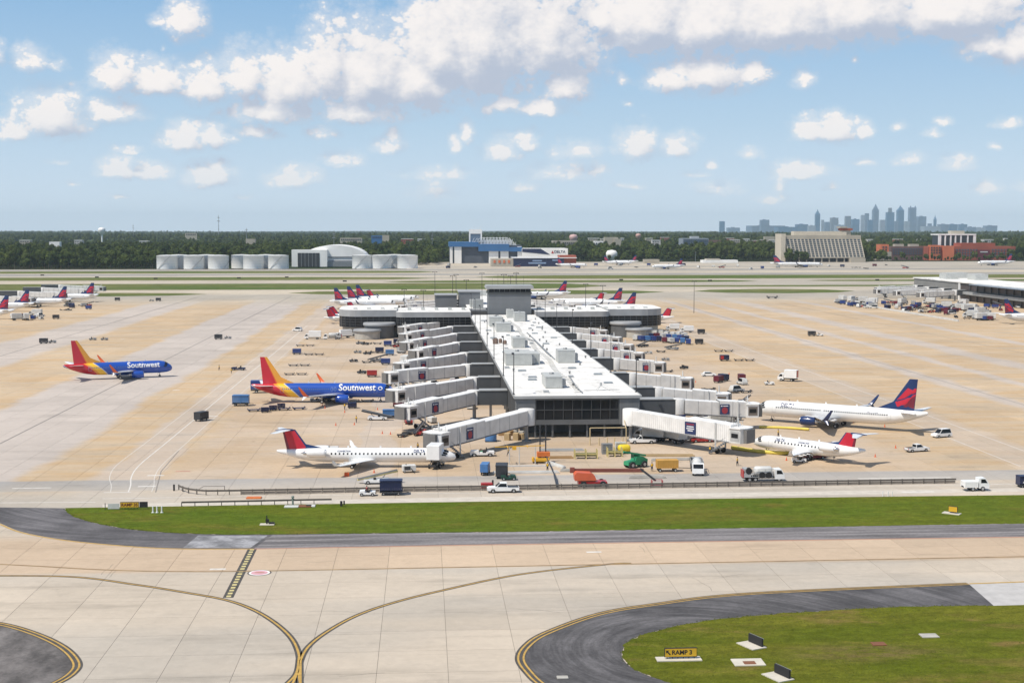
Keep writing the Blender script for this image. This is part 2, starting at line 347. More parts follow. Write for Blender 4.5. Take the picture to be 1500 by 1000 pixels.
def concrete(name, joints):
    m, t, b = gmat(name); N = NT(t); X, Y, Z = N.xyz()
    tan = (.51, .36, .21); pink = (.515, .415, .315)
    band = lambda c, w, soft: N.rng(N.m('ABSOLUTE', N.m('SUBTRACT', N.m('ADD', X, wob), c)), w - soft, w + soft, 1.0, 0.0)
    wob = N.m('MULTIPLY_ADD', N.noise(.05, 3, off=3), 8.0, -4.0)
    # taxiway in the foreground / apron / gate area / far field
    apron = N.rng(Y, 238, 262)
    n1 = N.noise(.035, 4, (1, 1, 1), .55); n2 = N.noise(.12, 4, (.35, 1.6, 1), .6, 11); n3 = N.noise(.9, 5, (1, 1, 1), .7, 5)
    col_taxi = N.mix(N.rng(N.noise(.022, 3, (.6, 1.8, 1), .5, 31), .42, .6), (.54, .465, .375), (.47, .42, .355))
    tanstrip = N.m('MULTIPLY', N.rng(Y, 186.5, 188.5), N.rng(Y, 206, 214, 1, 0))
    col_taxi = N.mix(N.m('MULTIPLY', tanstrip, .8), col_taxi, (.56, .42, .29))
    left = N.rng(X, -52, -46, 1, 0); right = N.rng(X, 92, 108)
    ap = N.mix(N.rng(n1, .4, .62), pink, (.49, .37, .25))
    side = N.mix(N.rng(n2, .3, .66), tan, (.53, .42, .295))
    ap = N.mix(N.m('MAXIMUM', left, right), ap, side)
    lanes = N.m('MAXIMUM', band(-93.5, 17.5, 2), N.m('MULTIPLY', band(-160, 15, 3), .95))
    lanes = N.m('MAXIMUM', lanes, N.m('MULTIPLY', band(-57, 5.5, 1.2), .6))
    lanes = N.m('MAXIMUM', lanes, N.m('MULTIPLY', N.m('MAXIMUM', band(124, 6, 2), band(-10, 4, .5)), .45))
    lanes = N.m('MAXIMUM', lanes, N.m('MULTIPLY', N.m('MAXIMUM', N.m('MAXIMUM', band(160, 3.2, 2), band(182, 2.5, 2)), N.m('MAXIMUM', band(205, 5, 3), band(246, 3, 2))), .85))
    ap = N.mix(lanes, ap, (.50, .44, .39))
    ap = N.mix(N.m('MULTIPLY', N.m('MULTIPLY', N.rng(Y, 247, 248.6), N.rng(Y, 257.5, 259, 1, 0)), .85), ap, (.34, .335, .33))
    far = N.rng(Y, 820, 960); farc = N.mix(N.rng(N.noise(.004, 3, (.2, 2, 1), .5, 8), .4, .6), (.52, .45, .35), (.40, .36, .30))
    col = N.mix(apron, col_taxi, ap); col = N.mix(far, col, farc)
    # each slab its own tone
    w = t.nodes.new('ShaderNodeTexWhiteNoise'); w.noise_dimensions = '2D'
    fl = N.v('FLOOR', N.v('MULTIPLY', N.v('ADD', N.pos, (5.2, -188.0, 0.0)), (1 / 7.6, 1 / 7.6, 0.0)), (0, 0, 0)); t.links.new(fl, w.inputs['Vector'])
    w2 = t.nodes.new('ShaderNodeTexWhiteNoise'); w2.noise_dimensions = '2D'
    fl2 = N.v('FLOOR', N.v('MULTIPLY', N.v('ADD', N.pos, (5.2, -188.0, 0.0)), (1 / 38.0, 1 / 15.2, 0.0)), (0, 0, 0)); t.links.new(fl2, w2.inputs['Vector'])
    tone = N.m('MULTIPLY', N.rng(w.outputs['Value'], 0, 1, .955, 1.03, False), N.rng(w2.outputs['Value'], 0, 1, .95, 1.04, False))
    # stains, oil, rubber
    st = N.m('MULTIPLY', N.rng(n2, .52, .78, 1.0, .76), N.rng(N.noise(.018, 5, (1, 1, 1), .62, 90), .35, .65, .93, 1.05)); st2 = N.rng(n3, .35, .7, .955, 1.03)
    oil = N.rng(N.noise(.3, 3, (1, 1, 1), .5, 60), .66, .8, 1.0, .72)
    gates = N.m('MULTIPLY', N.rng(Y, 262, 275), N.m('MULTIPLY', N.rng(X, -52, -44), N.rng(X, 100, 112, 1, 0)))
    oil = N.m('ADD', N.m('MULTIPLY', N.m('SUBTRACT', oil, 1.0), gates), 1.0)
    skid = N.m('MULTIPLY', N.rng(N.noise(.5, 3, (.06, 1.8, 1), .6, 77), .6, .8, 1.0, .82), N.rng(N.noise(.35, 6, (1, 1, 1), .75, 33), .5, .75, 1.0, .90)); 
    tone = N.m('MULTIPLY', N.m('MULTIPLY', tone, N.m('MULTIPLY', st, skid)), N.m('MULTIPLY', st2, oil))
    if joints:
        for c, o, per in ((X, 5.2, 7.6), (Y, -188.0, 7.6)):
            fr = N.m('PINGPONG', N.m('ADD', c, o), per / 2); tone = N.m('MULTIPLY', tone, N.rng(fr, .06, .12, .75, 1, False))
    v = t.nodes.new('ShaderNodeVectorMath'); v.operation = 'SCALE'; t.links.new(col, v.inputs[0]); t.links.new(tone, v.inputs['Scale'])
    t.links.new(v.outputs[0], b.inputs['Base Color'])
    bp = t.nodes.new('ShaderNodeBump'); bp.inputs['Strength'].default_value = .15; t.links.new(n3, bp.inputs['Height']); t.links.new(bp.outputs[0], b.inputs['Normal'])
    return m
M_SLAB = concrete('concrete_slab', False); M_FIELD = concrete('airfield_concrete', True)
JOINT = mat('joint_sealant', (.16, .14, .12), .9)
def grassmat(name, a, b_, dry, sc=1.0):
    m, t, b = gmat(name); b.inputs['Specular IOR Level'].default_value = .05; N = NT(t)
    col = N.mix(N.rng(N.noise(.05 * sc, 5, (.6, 1.4, 1), .6), .35, .65), a, b_)
    col = N.mix(N.rng(N.noise(.16 * sc, 6, (.5, 1, 1), .65, 9), .56, .74), col, dry)
    col = N.mix(N.m('MULTIPLY', N.rng(N.noise(.07 * sc, 5, (.5, 1.1, 1), .7, 41), .54, .66), .6), col, dry)
    if sc == 1.0:
        X, Y, Z = N.xyz(); bare = N.m('MULTIPLY', N.rng(N.m('SQRT', N.m('ADD', N.m('POWER', N.m('MULTIPLY', N.m('SUBTRACT', X, 49.0), .11), 2.0), N.m('POWER', N.m('MULTIPLY', N.m('SUBTRACT', Y, 146.0), .32), 2.0))), .2, 1.5, 1, 0), N.rng(N.noise(.5, 5, (.6, 1.3, 1), .7, 21), .38, .6)); col = N.mix(N.m('MULTIPLY', bare, .75), col, (.17, .12, .055))
        col = N.mix(N.m('MULTIPLY', N.rng(N.m('PINGPONG', N.m('ADD', Y, N.m('MULTIPLY', X, .01)), 2.2), .9, 1.3), .13), col, (.05, .07, .006))
    tone = N.m('MULTIPLY', N.rng(N.noise(1.1 * sc, 6, (.6, 1, 1), .75, 4), .28, .72, .72, 1.25), N.rng(N.noise(4.5, 4, (1, 1, 1), .7, 4), .25, .75, .75, 1.25))
    v = t.nodes.new('ShaderNodeVectorMath'); v.operation = 'SCALE'; t.links.new(col, v.inputs[0]); t.links.new(tone, v.inputs['Scale']); t.links.new(v.outputs[0], b.inputs['Base Color'])
    bp = t.nodes.new('ShaderNodeBump'); bp.inputs['Strength'].default_value = .9; bp.inputs['Distance'].default_value = .15; t.links.new(N.noise(3.5, 6, (1, 1, 1), .8), bp.inputs['Height']); t.links.new(bp.outputs[0], b.inputs['Normal'])
    return m
GRASS = grassmat('mown_grass', (.088, .132, .012), (.118, .142, .014), (.155, .135, .025))
GRASS2 = grassmat('dry_mown_grass', (.10, .122, .010), (.15, .15, .018), (.20, .145, .045))
GRASSF = grassmat('far_grass', (.085, .125, .03), (.14, .15, .05), (.22, .19, .09), .15)
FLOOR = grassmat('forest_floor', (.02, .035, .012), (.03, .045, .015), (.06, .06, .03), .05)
def asphaltmat(name, base, streak):
    m, t, b = gmat(name); N = NT(t)
    n = N.noise(.25, 5, streak, .65); n2 = N.noise(2.2, 5, (1, 1, 1), .7, 3)
    tone = N.m('MULTIPLY', N.rng(n, .3, .7, .65, 1.7), N.rng(n2, .3, .7, .85, 1.15))
    v = t.nodes.new('ShaderNodeVectorMath'); v.operation = 'SCALE'; v.inputs[0].default_value = base; t.links.new(tone, v.inputs['Scale']); t.links.new(v.outputs[0], b.inputs['Base Color'])
    b.inputs['Roughness'].default_value = .85
    return m
def curvedasphalt(name, base, cx, cy, up=True):
    m, t, b = gmat(name); N = NT(t); X, Y, Z = N.xyz()
    dx = N.m('SUBTRACT', X, cx); dy = N.m('SUBTRACT', Y, cy); rad = N.m('SQRT', N.m('ADD', N.m('MULTIPLY', dx, dx), N.m('MULTIPLY', dy, dy)))
    ang = N.m('ARCTAN2', dx, N.m('MULTIPLY', dy, -1.0)) if up else N.m('ARCTAN2', N.m('MULTIPLY', dy, -1.0), N.m('MULTIPLY', dx, -1.0)); c = t.nodes.new('ShaderNodeCombineXYZ'); t.links.new(rad, c.inputs[0]); t.links.new(N.m('MULTIPLY', ang, 1.6), c.inputs[1])
    n = t.nodes.new('ShaderNodeTexNoise'); n.inputs['Scale'].default_value = .9; n.inputs['Detail'].default_value = 6; n.inputs['Roughness'].default_value = .7; t.links.new(c.outputs[0], n.inputs['Vector'])
    tone = N.m('MULTIPLY', N.rng(n.outputs['Fac'], .3, .7, .7, 1.5), N.m('MULTIPLY', N.rng(N.noise(.12, 4), .3, .7, .75, 1.3), N.rng(N.noise(2.2, 5, (1, 1, 1), .7, 3), .3, .7, .85, 1.15)))
    v = t.nodes.new('ShaderNodeVectorMath'); v.operation = 'SCALE'; v.inputs[0].default_value = base; t.links.new(tone, v.inputs['Scale']); t.links.new(v.outputs[0], b.inputs['Base Color']); b.inputs['Roughness'].default_value = .85
    return m
def terr(x, y):
    r = math.hypot(x, y)
    if y < 0: r = r + 600
    k = min(max((r - 2150) / 1600, 0), 1); k = k * k * (3 - 2 * k)
    h = mnoise.noise(Vector((x / 2600, y / 2600, 3.3))) * 15 + mnoise.noise(Vector((x / 900, y / 900, 7.3))) * 6 + 7
    return -.6 + k * h
def ground_mesh():
    def ax(lo, hi): 
        out = []; n = 70
        for i in range(-n, n + 1):
            t = i / n; out.append((abs(t) ** 2.3) * 26000 * (1 if t > 0 else -1))
        return out
    xs = ax(0, 0); b = MB(); n = len(xs)
    ys = [v for v in xs]
    vs = [(x, y, terr(x, y)) for y in ys for x in xs]
    b.add(vs, [(j * n + i, j * n + i + 1, (j + 1) * n + i + 1, (j + 1) * n + i) for j in range(n - 1) for i in range(n - 1)], 0, True)
    return b
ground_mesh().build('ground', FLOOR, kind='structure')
def gridsheet(x0, x1, y0, y1, z, nx, ny):
    b = MB(); vs = [(x0 + (x1 - x0) * i / nx, y0 + (y1 - y0) * j / ny, z) for j in range(ny + 1) for i in range(nx + 1)]
    return b.add(vs, [(j * (nx + 1) + i, j * (nx + 1) + i + 1, (j + 1) * (nx + 1) + i + 1, (j + 1) * (nx + 1) + i) for j in range(ny) for i in range(nx)])
gridsheet(-1400, 1500, -500, 1640, -.05, 40, 30).build('airfield', M_FIELD, kind='structure')
gridsheet(-20, 1500, 1640, 1975, -.05, 30, 8).build('cargo_apron', M_FIELD, kind='structure')
# far grass strips between the runways
def strip(name, pts, z=.0):
    MB().sheet(pts, z).build(name, GRASSF, kind='structure')
YY = lambda py: G(620, py).y
def bandpoly(pl, pr, yt, yb, tl=0, tr=0, wl=0, wr=0):
    # px columns left/right, rows top/bottom; tl/tr taper length in metres
    y1, y0 = YY(yt), YY(yb); xl = atY(pl, y0); xr = atY(pr, y0); ym = (y0 + y1) / 2
    P = [(xl, ym - 2 if tl else y0)] if tl else [(xl, y0)]
    P = [(xl, ym)] if tl else [(xl, y0)]
    if tl: P += [(xl + tl * .35, y0 + (ym - y0) * .3), (xl + tl, y0)]
    if tr: P += [(xr - tr, y0), (xr - tr * .35, y0 + (ym - y0) * .3), (xr, ym), (xr - tr * .3, y1 - (y1 - ym) * .3), (xr - tr, y1)]
    else: P += [(xr, y0), (xr, y1)]
    if tl: P += [(xl + tl, y1), (xl + tl * .3, y1 - (y1 - ym) * .3)]
    else: P += [(xl, y1)]
    return P
for a in ((-700, 295, 427.5, 432.5, 0, 60), (415, 960, 427.5, 431.5, 60, 80), (1030, 1262, 424.5, 431, 50, 50), (-700, 2300, 415.5, 423.5, 0, 0), (-700, 2300, 405.5, 409.5), (-700, 640, 397, 400), (690, 1180, 411.5, 414, 40, 40), (860, 1250, 419, 421, 30, 50),
          (-60, 150, 410.8, 412.8, 0, 50), (640, 2300, 398.4, 400.2), (-700, 215, 388.5, 394.5, 0, 60), (560, 760, 411.8, 413.6, 40, 40)):
    pass
strip('grass_strip', bandpoly(-900, 295, 427.6, 432.6, 0, 70)); strip('grass_strip', bandpoly(415, 985, 425.6, 431.4, 70, 70))
strip('grass_strip', bandpoly(1030, 1275, 424.6, 431, 60, 60)); strip('grass_strip', bandpoly(-900, 905, 414.8, 423.6, 0, 90))
strip('grass_strip', bandpoly(930, 2400, 418.8, 421, 60)); strip('grass_strip', bandpoly(-900, 640, 405.4, 409.8, 0, 120)); strip('grass_strip', bandpoly(700, 2400, 403.6, 408.8, 80))
strip('grass_strip', bandpoly(560, 1120, 411.0, 414.0, 60, 60)); strip('grass_strip', bandpoly(-900, 640, 396.6, 399.6, 0, 60)); strip('grass_strip', bandpoly(1190, 2400, 411, 413.4, 60))
# rubber-darkened runway surfaces
RUN = asphaltmat('runway_surface', (.25, .235, .21), (.05, 1.2, 1))
for py0, py1 in ((400.6, 403.2), (394.2, 396.0)):
    MB().sheet([(-1400, YY(py1)), (1500, YY(py1)), (1500, YY(py0)), (-1400, YY(py0))], -.02).build('runway', RUN, kind='structure')
# the slabs
SL = 7.6; GAP = .045
gridsheet(-260, 330, 110, 704, -.03, 20, 20).build('joint_bed', JOINT, kind='structure')
apron = link('apron', None, kind='structure')
apron_base = apron
vis = []
poly_g1 = [G(*p) for p in ((95,745),(125,762),(200,776),(300,782),(800,778),(1620,765),(1620,724),(750,734))]
def inpoly(x, y, P):
    c = False
    for i in range(len(P)):
        a, b = P[i], P[i - 1]
        if (a[1] > y) != (b[1] > y) and x < (b[0] - a[0]) * (y - a[1]) / (b[1] - a[1]) + a[0]: c = not c
    return c
for j in range(-8, 70):
    for i in range(-36, 46):
        x = -5.2 + i * SL + SL / 2; y = 188 + j * SL + SL / 2
        if y < 126 or y > 706: continue
        xl = -0.31 * y - 16; xr = .475 * y + 20
        if x < xl or x > xr: continue
        if all(inpoly(x + a, y + b, poly_g1) for a, b in ((-4, -4), (4, -4), (4, 4), (-4, 4))): continue
        vis.append((y, x))
vis.sort(key=lambda p: (p[0] < 141, p[0] + abs(p[1]) * .01))
def slabmesh(): 
    h = SL / 2 - GAP / 2; return MB().box(-h, h, -h, h, -.2, 0)
sm_ = slabmesh().mesh('slab', M_SLAB)
first = [p for p in vis if 137 < p[0] and p[1] > -.31 * p[0] + 2 and p[1] < .475 * p[0]][:296]
fs = set(first)
for (y, x) in first: link('slab', sm_, apron, (x, y, 0))
b = MB(); h = SL / 2 - GAP / 2
for p in vis:
    if p in fs: continue
    y, x = p; b.add([(x - h, y - h, 0), (x + h, y - h, 0), (x + h, y + h, 0), (x - h, y + h, 0), (x - h, y - h, -.03), (x + h, y - h, -.03), (x + h, y + h, -.03), (x - h, y + h, -.03)], [(0, 1, 2, 3), (0, 4, 5, 1), (1, 5, 6, 2), (2, 6, 7, 3), (3, 7, 4, 0)])
b.build('slab', M_SLAB, apron, kind='stuff')
def off_(pts, d):
    o = []
    for i in range(len(pts)):
        a = Vector(pts[max(i - 1, 0)][:2]); b_ = Vector(pts[min(i + 1, len(pts) - 1)][:2]); t_ = (b_ - a).normalized(); o.append((pts[i][0] + t_.y * -d * -1, pts[i][1] - t_.x * -d * -1))
    return o
# asphalt shoulders, grass
def pxpoly(pts, n=5): return catmull([tuple(G(*p)[:2]) for p in pts], n, True)
def pxline(pts, n=8): return catmull([tuple(G(*p)[:2]) for p in pts], n)
def ragged(P, a=.22):
    out = []
    for p, q in zip(P, P[1:]):
        L = math.dist(p, q); n = max(1, int(L / .8))
        for k in range(n): x = p[0] + (q[0] - p[0]) * k / n; y = p[1] + (q[1] - p[1]) * k / n; out.append((x + a * mnoise.noise(Vector((x * 1.3, y * 1.3, 1))) * 1.5, y + a * mnoise.noise(Vector((x * 1.3, y * 1.3, 9))) * 1.5))
    out.append(P[-1]); return out
e1 = pxline([(95,745),(103,753),(125,762),(160,770),(200,776),(260,780.5),(330,782.5),(400,782.5)]) + [tuple(G(800,778)[:2]), tuple(G(1700,763)[:2])]
top1 = [tuple(G(1700,722.5)[:2]), tuple(G(750,734)[:2]), tuple(G(95,744)[:2])]
lo1 = pxline([(-120,752),(-20,761),(0,766),(30,778),(80,788),(150,796),(250,802.5),(372,803)])
A1 = curvedasphalt('weathered_asphalt', (.10, .095, .098), *G(330, 700)[:2]); A1b = asphaltmat('sealed_asphalt', (.16, .15, .15), (.15, 2.5, 1)); A2 = curvedasphalt('curve_asphalt', (.088, .084, .086), *G(1020, 950)[:2], False); A3 = asphaltmat('patch_asphalt', (.22, .22, .23), (1, 1, 1))
spl = 48
P = [tuple(G(95, 744)[:2])] + e1[:-2] + [tuple(G(372, 803)[:2])] + lo1[::-1] + [tuple(G(-120, 741)[:2])]
MB().sheet(P, .012).build('asphalt_shoulder', A1, kind='structure')
MB().sheet([tuple(G(400,782.5)[:2]), tuple(G(372,803)[:2]), tuple(G(700,797)[:2]), tuple(G(1700,782.5)[:2]), tuple(G(1700,763)[:2]), tuple(G(800,778)[:2])], .012).build('asphalt_shoulder', A1b, kind='structure')
MB().sheet([tuple(G(*p)[:2]) for p in ((290,784),(392,784),(366,802.4),(268,802))], .018).build('asphalt_patch', A3, kind='structure')
DIRT = mat('dirt_edge', (.20, .155, .085), .95, var=.3, scale=1.5, worldspace=True)
MB().sheet(ragged(off_(e1[:-1], -.35), .3) + [e1[-1]] + top1, .03).build('dirt_edge', DIRT, kind='structure')
MB().prism(ragged(e1, .3) + top1, -.2, .05).build('grass_field', GRASS, kind='structure')
o2 = pxline([(1420,855.5),(1100,870),(960,886),(880,900),(805,927),(776,946),(767,965),(780,985),(800,1003),(850,1035),(930,1075)])
i2 = pxline([(1456,887),(1300,889.5),(1100,902),(1000,915),(930,934),(912,952),(915,968),(940,985),(990,1002),(1080,1030),(1200,1060)])
MB().sheet(o2 + i2[::-1], .012).build('asphalt_shoulder', A2, kind='structure')
MB().sheet(ragged(off_(i2, -.3), .3) + [tuple(G(1800,1062)[:2]), tuple(G(1800,878)[:2])], .03).build('dirt_edge', DIRT, kind='structure')
MB().prism(ragged(i2, .3) + [tuple(G(1800,1060)[:2]), tuple(G(1800,878)[:2])], -.2, .05).build('grass_field', GRASS2, kind='structure')
MB().sheet([tuple(G(*p)[:2]) for p in ((1420,855.5),(1700,846),(1700,881),(1456,887))], .010).build('paved_strip', mat('pale_concrete', (.47, .455, .44), .9, worldspace=True), kind='structure')
o3 = pxline([(-150,905),(-60,908),(0,915),(50,930),(88,949),(107,970),(101,985),(75,1001),(20,1025),(-60,1040)])
A4 = asphaltmat('brown_asphalt', (.12, .11, .105), (1, .5, 1))
MB().sheet(o3, .012).build('asphalt_shoulder', A4, kind='structure')
# ------------------------------------------------------------------ painted markings
PY = mat('yellow_marking', (.50, .31, .07), .7, var=.25, scale=1.5, worldspace=True); PK = mat('black_marking', (.075, .068, .06), .8, var=.35, worldspace=True)
PW_ = mat('white_marking', (.66, .63, .58), .7, var=.2, scale=1.2, worldspace=True); PB = mat('brown_marking', (.30, .20, .10), .8, var=.3, scale=.5, worldspace=True); PP = mat('pink_marking', (.62, .34, .38), .8, worldspace=True); PR = mat('faded_red_marking', (.45, .22, .16), .8, worldspace=True)
PG = mat('sealed_seam', (.23, .21, .19), .9, var=.3, worldspace=True)
def mark(pts, w, m, z=.006, name='painted_line'): return MB().ribbon(pts, w, z).build(name, m, kind='structure')
cA = pxline([(-60,843),(100,844),(200,856),(270,867),(330,878),(370,892),(402,911),(426,933),(437,955),(438,975),(433,990),(425,1006),(400,1040)], 10)
cB = pxline([(925,824.8),(890,826),(760,841),(640,866),(570,884),(520,902),(480,924),(453,945),(441,965),(438,985),(441,1006),(450,1040)], 10)
for c in (cA, cB):
    mark(c, .8, PK, .006, 'painted_centreline_border'); mark(c, .26, PY, .011)
for c in ([(438,962),(434,985),(418,1003),(380,1040)], [(440,966),(440,1000),(440,1040)]):
    q = pxline(c); mark(q, .7, PK, .0085, 'painted_centreline_border'); mark(q, .26, PY, .0135)
def off(pts, d):
    o = []
    for i in range(len(pts)):
        a = Vector(pts[max(i - 1, 0)][:2]); b_ = Vector(pts[min(i + 1, len(pts) - 1)][:2]); t_ = (b_ - a).normalized(); o.append((pts[i][0] - t_.y * d, pts[i][1] + t_.x * d))
    return o
for c, s_ in ((o2, -1), (o3, 1)):
    mark(off(c, -.35 * s_ * -1), 1.25, PK, .017, 'painted_edge_border')
    for d_ in (.0, .6): mark(off(c, s_ * d_), .22, PY, .022)
mark(off(lo1, -.3), .35, PY, .02); mark([tuple(G(*p)[:2]) for p in ((372,803.6),(700,797.8),(1700,783.2))], .35, PR, .016)
mark(off([tuple(G(1420,854.5)[:2]), tuple(G(1700,844.5)[:2])], .0), .4, PY, .02)
mark(pxline([(-60,823),(60,829),(150,834),(260,836.5),(400,835.5),(900,826),(1700,811)]), .45, PB, .0165)
# ladder marking
l0, l1 = G(370, 803), G(334, 875); d_ = (l1 - l0).normalized(); q_ = Vector((-d_.y, d_.x, 0)); L_ = (l1 - l0).length
mark([tuple(l0[:2]), tuple(l1[:2])], 1.35, PK, .0045, 'painted_hold_marking')
ld = MB(); n_ = 19
for k in range(n_):
    a = l0 + d_ * (L_ * (k + .22) / n_); c = l0 + d_ * (L_ * (k + .78) / n_); ld.add([tuple(p + Vector((0, 0, .009))) for p in (a - q_ * .30, a + q_ * .30, c + q_ * .30, c - q_ * .30)], [(0, 3, 2, 1)])
ld.build('painted_hold_marking', PALEY, kind='structure')
def ell(cx, cy, rx, ry, z, m, n=28, name='painted_circle'): return MB().sheet([(cx + rx * math.cos(2 * math.pi * k / n), cy + ry * math.sin(2 * math.pi * k / n)) for k in range(n)], z).build(name, m, kind='structure')
pc = G(380, 838.5); ell(pc.x, pc.y, 1.65, 1.65, .012, PK); ell(pc.x, pc.y, 1.45, 1.45, .018, mat('white_circle', (.8, .78, .76), .8)); ell(pc.x, pc.y, 1.15, 1.15, .024, PP); ell(pc.x, pc.y + .1, .7, .3, .030, PR)
for px, py in ((319, 833), (870, 808)):
    p = G(px, py); MB().box(p.x - 1.1, p.x + 1.1, p.y - .35, p.y + .35, .0, .012).build('painted_dash', PW_, kind='structure')
# service road lines
MB().sheet([tuple(G(*p)[:2]) for p in ((150,738.5),(200,737),(750,726.5),(1700,711),(1700,716),(750,733),(200,742),(150,743.5))], .006).build('painted_road_edge', mat('bleached_concrete', (.55, .50, .43), .9, worldspace=True), kind='structure')
for pts, w in (([(150,730),(750,720.5),(1700,704.8)], .25), ([(0,736),(140,735)], .3), ([(18,715),(75,714)], .5), ([(152,721),(192,720.5)], .4)): mark([tuple(G(*p)[:2]) for p in pts], w, PW_)
for xo, w in ((-61.5, .12), (-57, .24), (-52.5, .12)):
    a = [(xo, y_) for y_ in range(275, 700, 25)]
    x0 = {-61.5: 162, -57: 188, -52.5: 222}[xo]; s0 = G(x0, 720); st_ = [tuple(s0[:2]), (s0.x + (xo - s0.x) * .25, 253), (xo + (s0.x - xo) * .3, 262)]
    mark(catmull(st_ + a, 4), w, PW_)
mark([tuple(G(*p)[:2]) for p in ((228,721),(236,690),(262,660))], .2, PG)
for xo in (-93.3, -157.5): mark([(xo, y_) for y_ in range(255, 1000, 40)], .42, PG, .0065, 'pavement_seam')
for xo in (161, 228): mark([(xo, y_) for y_ in range(262, 900, 40)], .3, PG, .0065, 'pavement_seam')
for xo in (118.5, 127.5): mark([(xo, y_) for y_ in range(262, 900, 40)], .2, PW_, .0075)
for (px, py, L, c) in ((268,690,1.4,PR),(180,496,1,PW_),(312,609,1.2,PW_),(1345,720,3,PW_),(215,712,1.6,PW_),(228,696,1.6,PW_),(1325,700,9,mat('pale_patch',(.6,.57,.52),.9,worldspace=True)),(258,571,1,PW_)):
    p = G(px, py); MB().box(p.x - L, p.x + L, p.y - .4, p.y + .4, 0, .008).build('painted_dash', c, kind='structure')
for yy, x0, x1 in ((311, -50, 10), (338, -50, 10), (372, -50, 5), (404, -50, 5), (436, -50, 0), (332, 62, 112), (356, 62, 112), (388, 66, 112), (290, -45, 0)):
    mark([(x0, yy), (x1, yy)], .18, PY, .0085); mark([(x0 + 2, yy + 9), (x1 - 14, yy + 9)], .12, PR, .0085)

# tufts of longer grass over the near fields, thicker along their edges
random.seed(77); b = MB(); F1 = e1 + top1; F2 = i2 + [tuple(G(1800,1060)[:2]), tuple(G(1800,878)[:2])]
def tuft(b, x, y, s):
    for q in range(3):
        a = random.uniform(0, 6.28); l = s * random.uniform(.5, 1.1); dx, dy = math.cos(a) * s * .5, math.sin(a) * s * .5; b.add([(x - dx * .5, y - dy * .5, .04), (x + dx * .5, y + dy * .5, .04), (x + dx * .7, y + dy * .2, .05 + l * .45)], [(0, 1, 2)])
cnt = 0
for px0, px1, py0, py1, Fp, n in ((60, 1520, 724, 786, F1, 9000), (900, 1520, 884, 1012, F2, 6500)):
    k = 0
    while k < n:
        g = G(random.uniform(px0, px1), random.uniform(py0, py1)); k += 1
        if inpoly(g.x, g.y, Fp) and mnoise.noise(Vector((g.x * .12, g.y * .12, 4))) > -.25: tuft(b, g.x, g.y, random.uniform(.08, .24))
for E in (e1[:-1], i2):
    for p, q in zip(E, E[1:]):
        for k in range(int(math.dist(p, q) * 5)): f = random.random(); tuft(b, p[0] + (q[0] - p[0]) * f + random.uniform(-.25, .25), p[1] + (q[1] - p[1]) * f + random.uniform(-.25, .35), random.uniform(.12, .3))
TUFT = mat('tuft_green', (.125, .15, .018), .9, var=.35, scale=.5, worldspace=True); b.build('grass_tufts', TUFT, kind='stuff')
# crack sealant and repaired patches on the foreground concrete
CR = mat('crack_sealant', (.12, .11, .10), .8, var=.3, worldspace=True)
cb = MB()
for k in range(20):
    g = G(random.uniform(20, 1400), random.uniform(800, 995)); 
    if g.y < 200 and random.random() < .3: continue
    if any(inpoly(g.x, g.y, P_) for P_ in (o2 + i2[::-1], F2, o3, F1)): continue
    pts = [(g.x, g.y)]; a = random.choice((0, math.pi / 2, random.uniform(0, 3)))
    for q in range(random.randint(5, 12)): a += random.uniform(-.22, .22); pts.append((pts[-1][0] + math.cos(a) * .7, pts[-1][1] + math.sin(a) * .7))
    cb.ribbon(pts, .05, .0045)
cb.build('sealed_cracks', CR, kind='structure')
# ------------------------------------------------------------------ concourse
WALL = mat('grey_cladding', (.12, .125, .13), .6, .1, var=.15, scale=.3); WALLD = mat('dark_cladding', (.075, .083, .092), .6, .1, var=.15, scale=.3)
FASC = mat('pale_fascia', (.36, .37, .37), .5, var=.12, scale=.3); ROOFM = mat('white_roof_membrane', (.78, .765, .73), .8, var=.13, scale=.09, bump=.1, bscale=2)
def dirty(m, amt=.7):                       # ponding stains and grime in patches over the base colour
    t = m.node_tree; bs = t.nodes['Principled BSDF']; src = bs.inputs['Base Color'].links[0].from_socket; N = NT(t)
    f = N.m('MULTIPLY', N.rng(N.noise(.22, 6, (1, .6, 1), .7, 13), .52, .7, 1, amt), N.rng(N.noise(1.6, 5, (1, 1, 1), .7, 2), .55, .75, 1, .88)); v = t.nodes.new('ShaderNodeVectorMath'); v.operation = 'SCALE'; t.links.new(src, v.inputs[0]); t.links.new(f, v.inputs['Scale']); t.links.new(v.outputs[0], bs.inputs['Base Color'])
dirty(ROOFM, .6)
WFASC = mat('wing_fascia', (.33, .34, .35), .5, var=.12, scale=.3)
HVM = mat('rooftop_unit_metal', (.50, .51, .49), .55, .1, var=.12, scale=.7); FRAME = mat('window_frame', (.09, .095, .1), .5, .4)
TOWM = mat('tower_cladding', (.17, .18, .19), .6, var=.1, scale=.25); LOUV = mat('louvre', (.06, .065, .07), .7)
def ribs(b, x0, x1, y, z0, z1, step=.6, d=.07, m=0):
    x = x0 + step / 2
    while x < x1 - .05: b.box(x - .08, x + .08, y - d, y + .02, z0, z1, m); x += step
def ribsY(b, y0, y1, x, z0, z1, step=.6, d=.07, m=0, sgn=1):
    y = y0 + step / 2
    while y < y1 - .05: b.box(min(x, x + sgn * d), max(x, x + sgn * d), y - .08, y + .08, z0, z1, m); y += step
CX0, CX1, CY0, CY1, CH = 20.6, 48.8, 305.0, 600.0, 9.5
con = thing('concourse', 'long grey concourse with white flat roof, running away from the road', 'concourse', (0, 0, 0))
b = MB(); b.box(CX0 + .15, CX1 - .15, CY0 + 1.2, CY1, 3.0, CH - .35); b.box(CX0 + 2.5, CX1 - 2.5, CY0 + 9, CY1, 0, 3.0); b.build('wall', WALL, con)
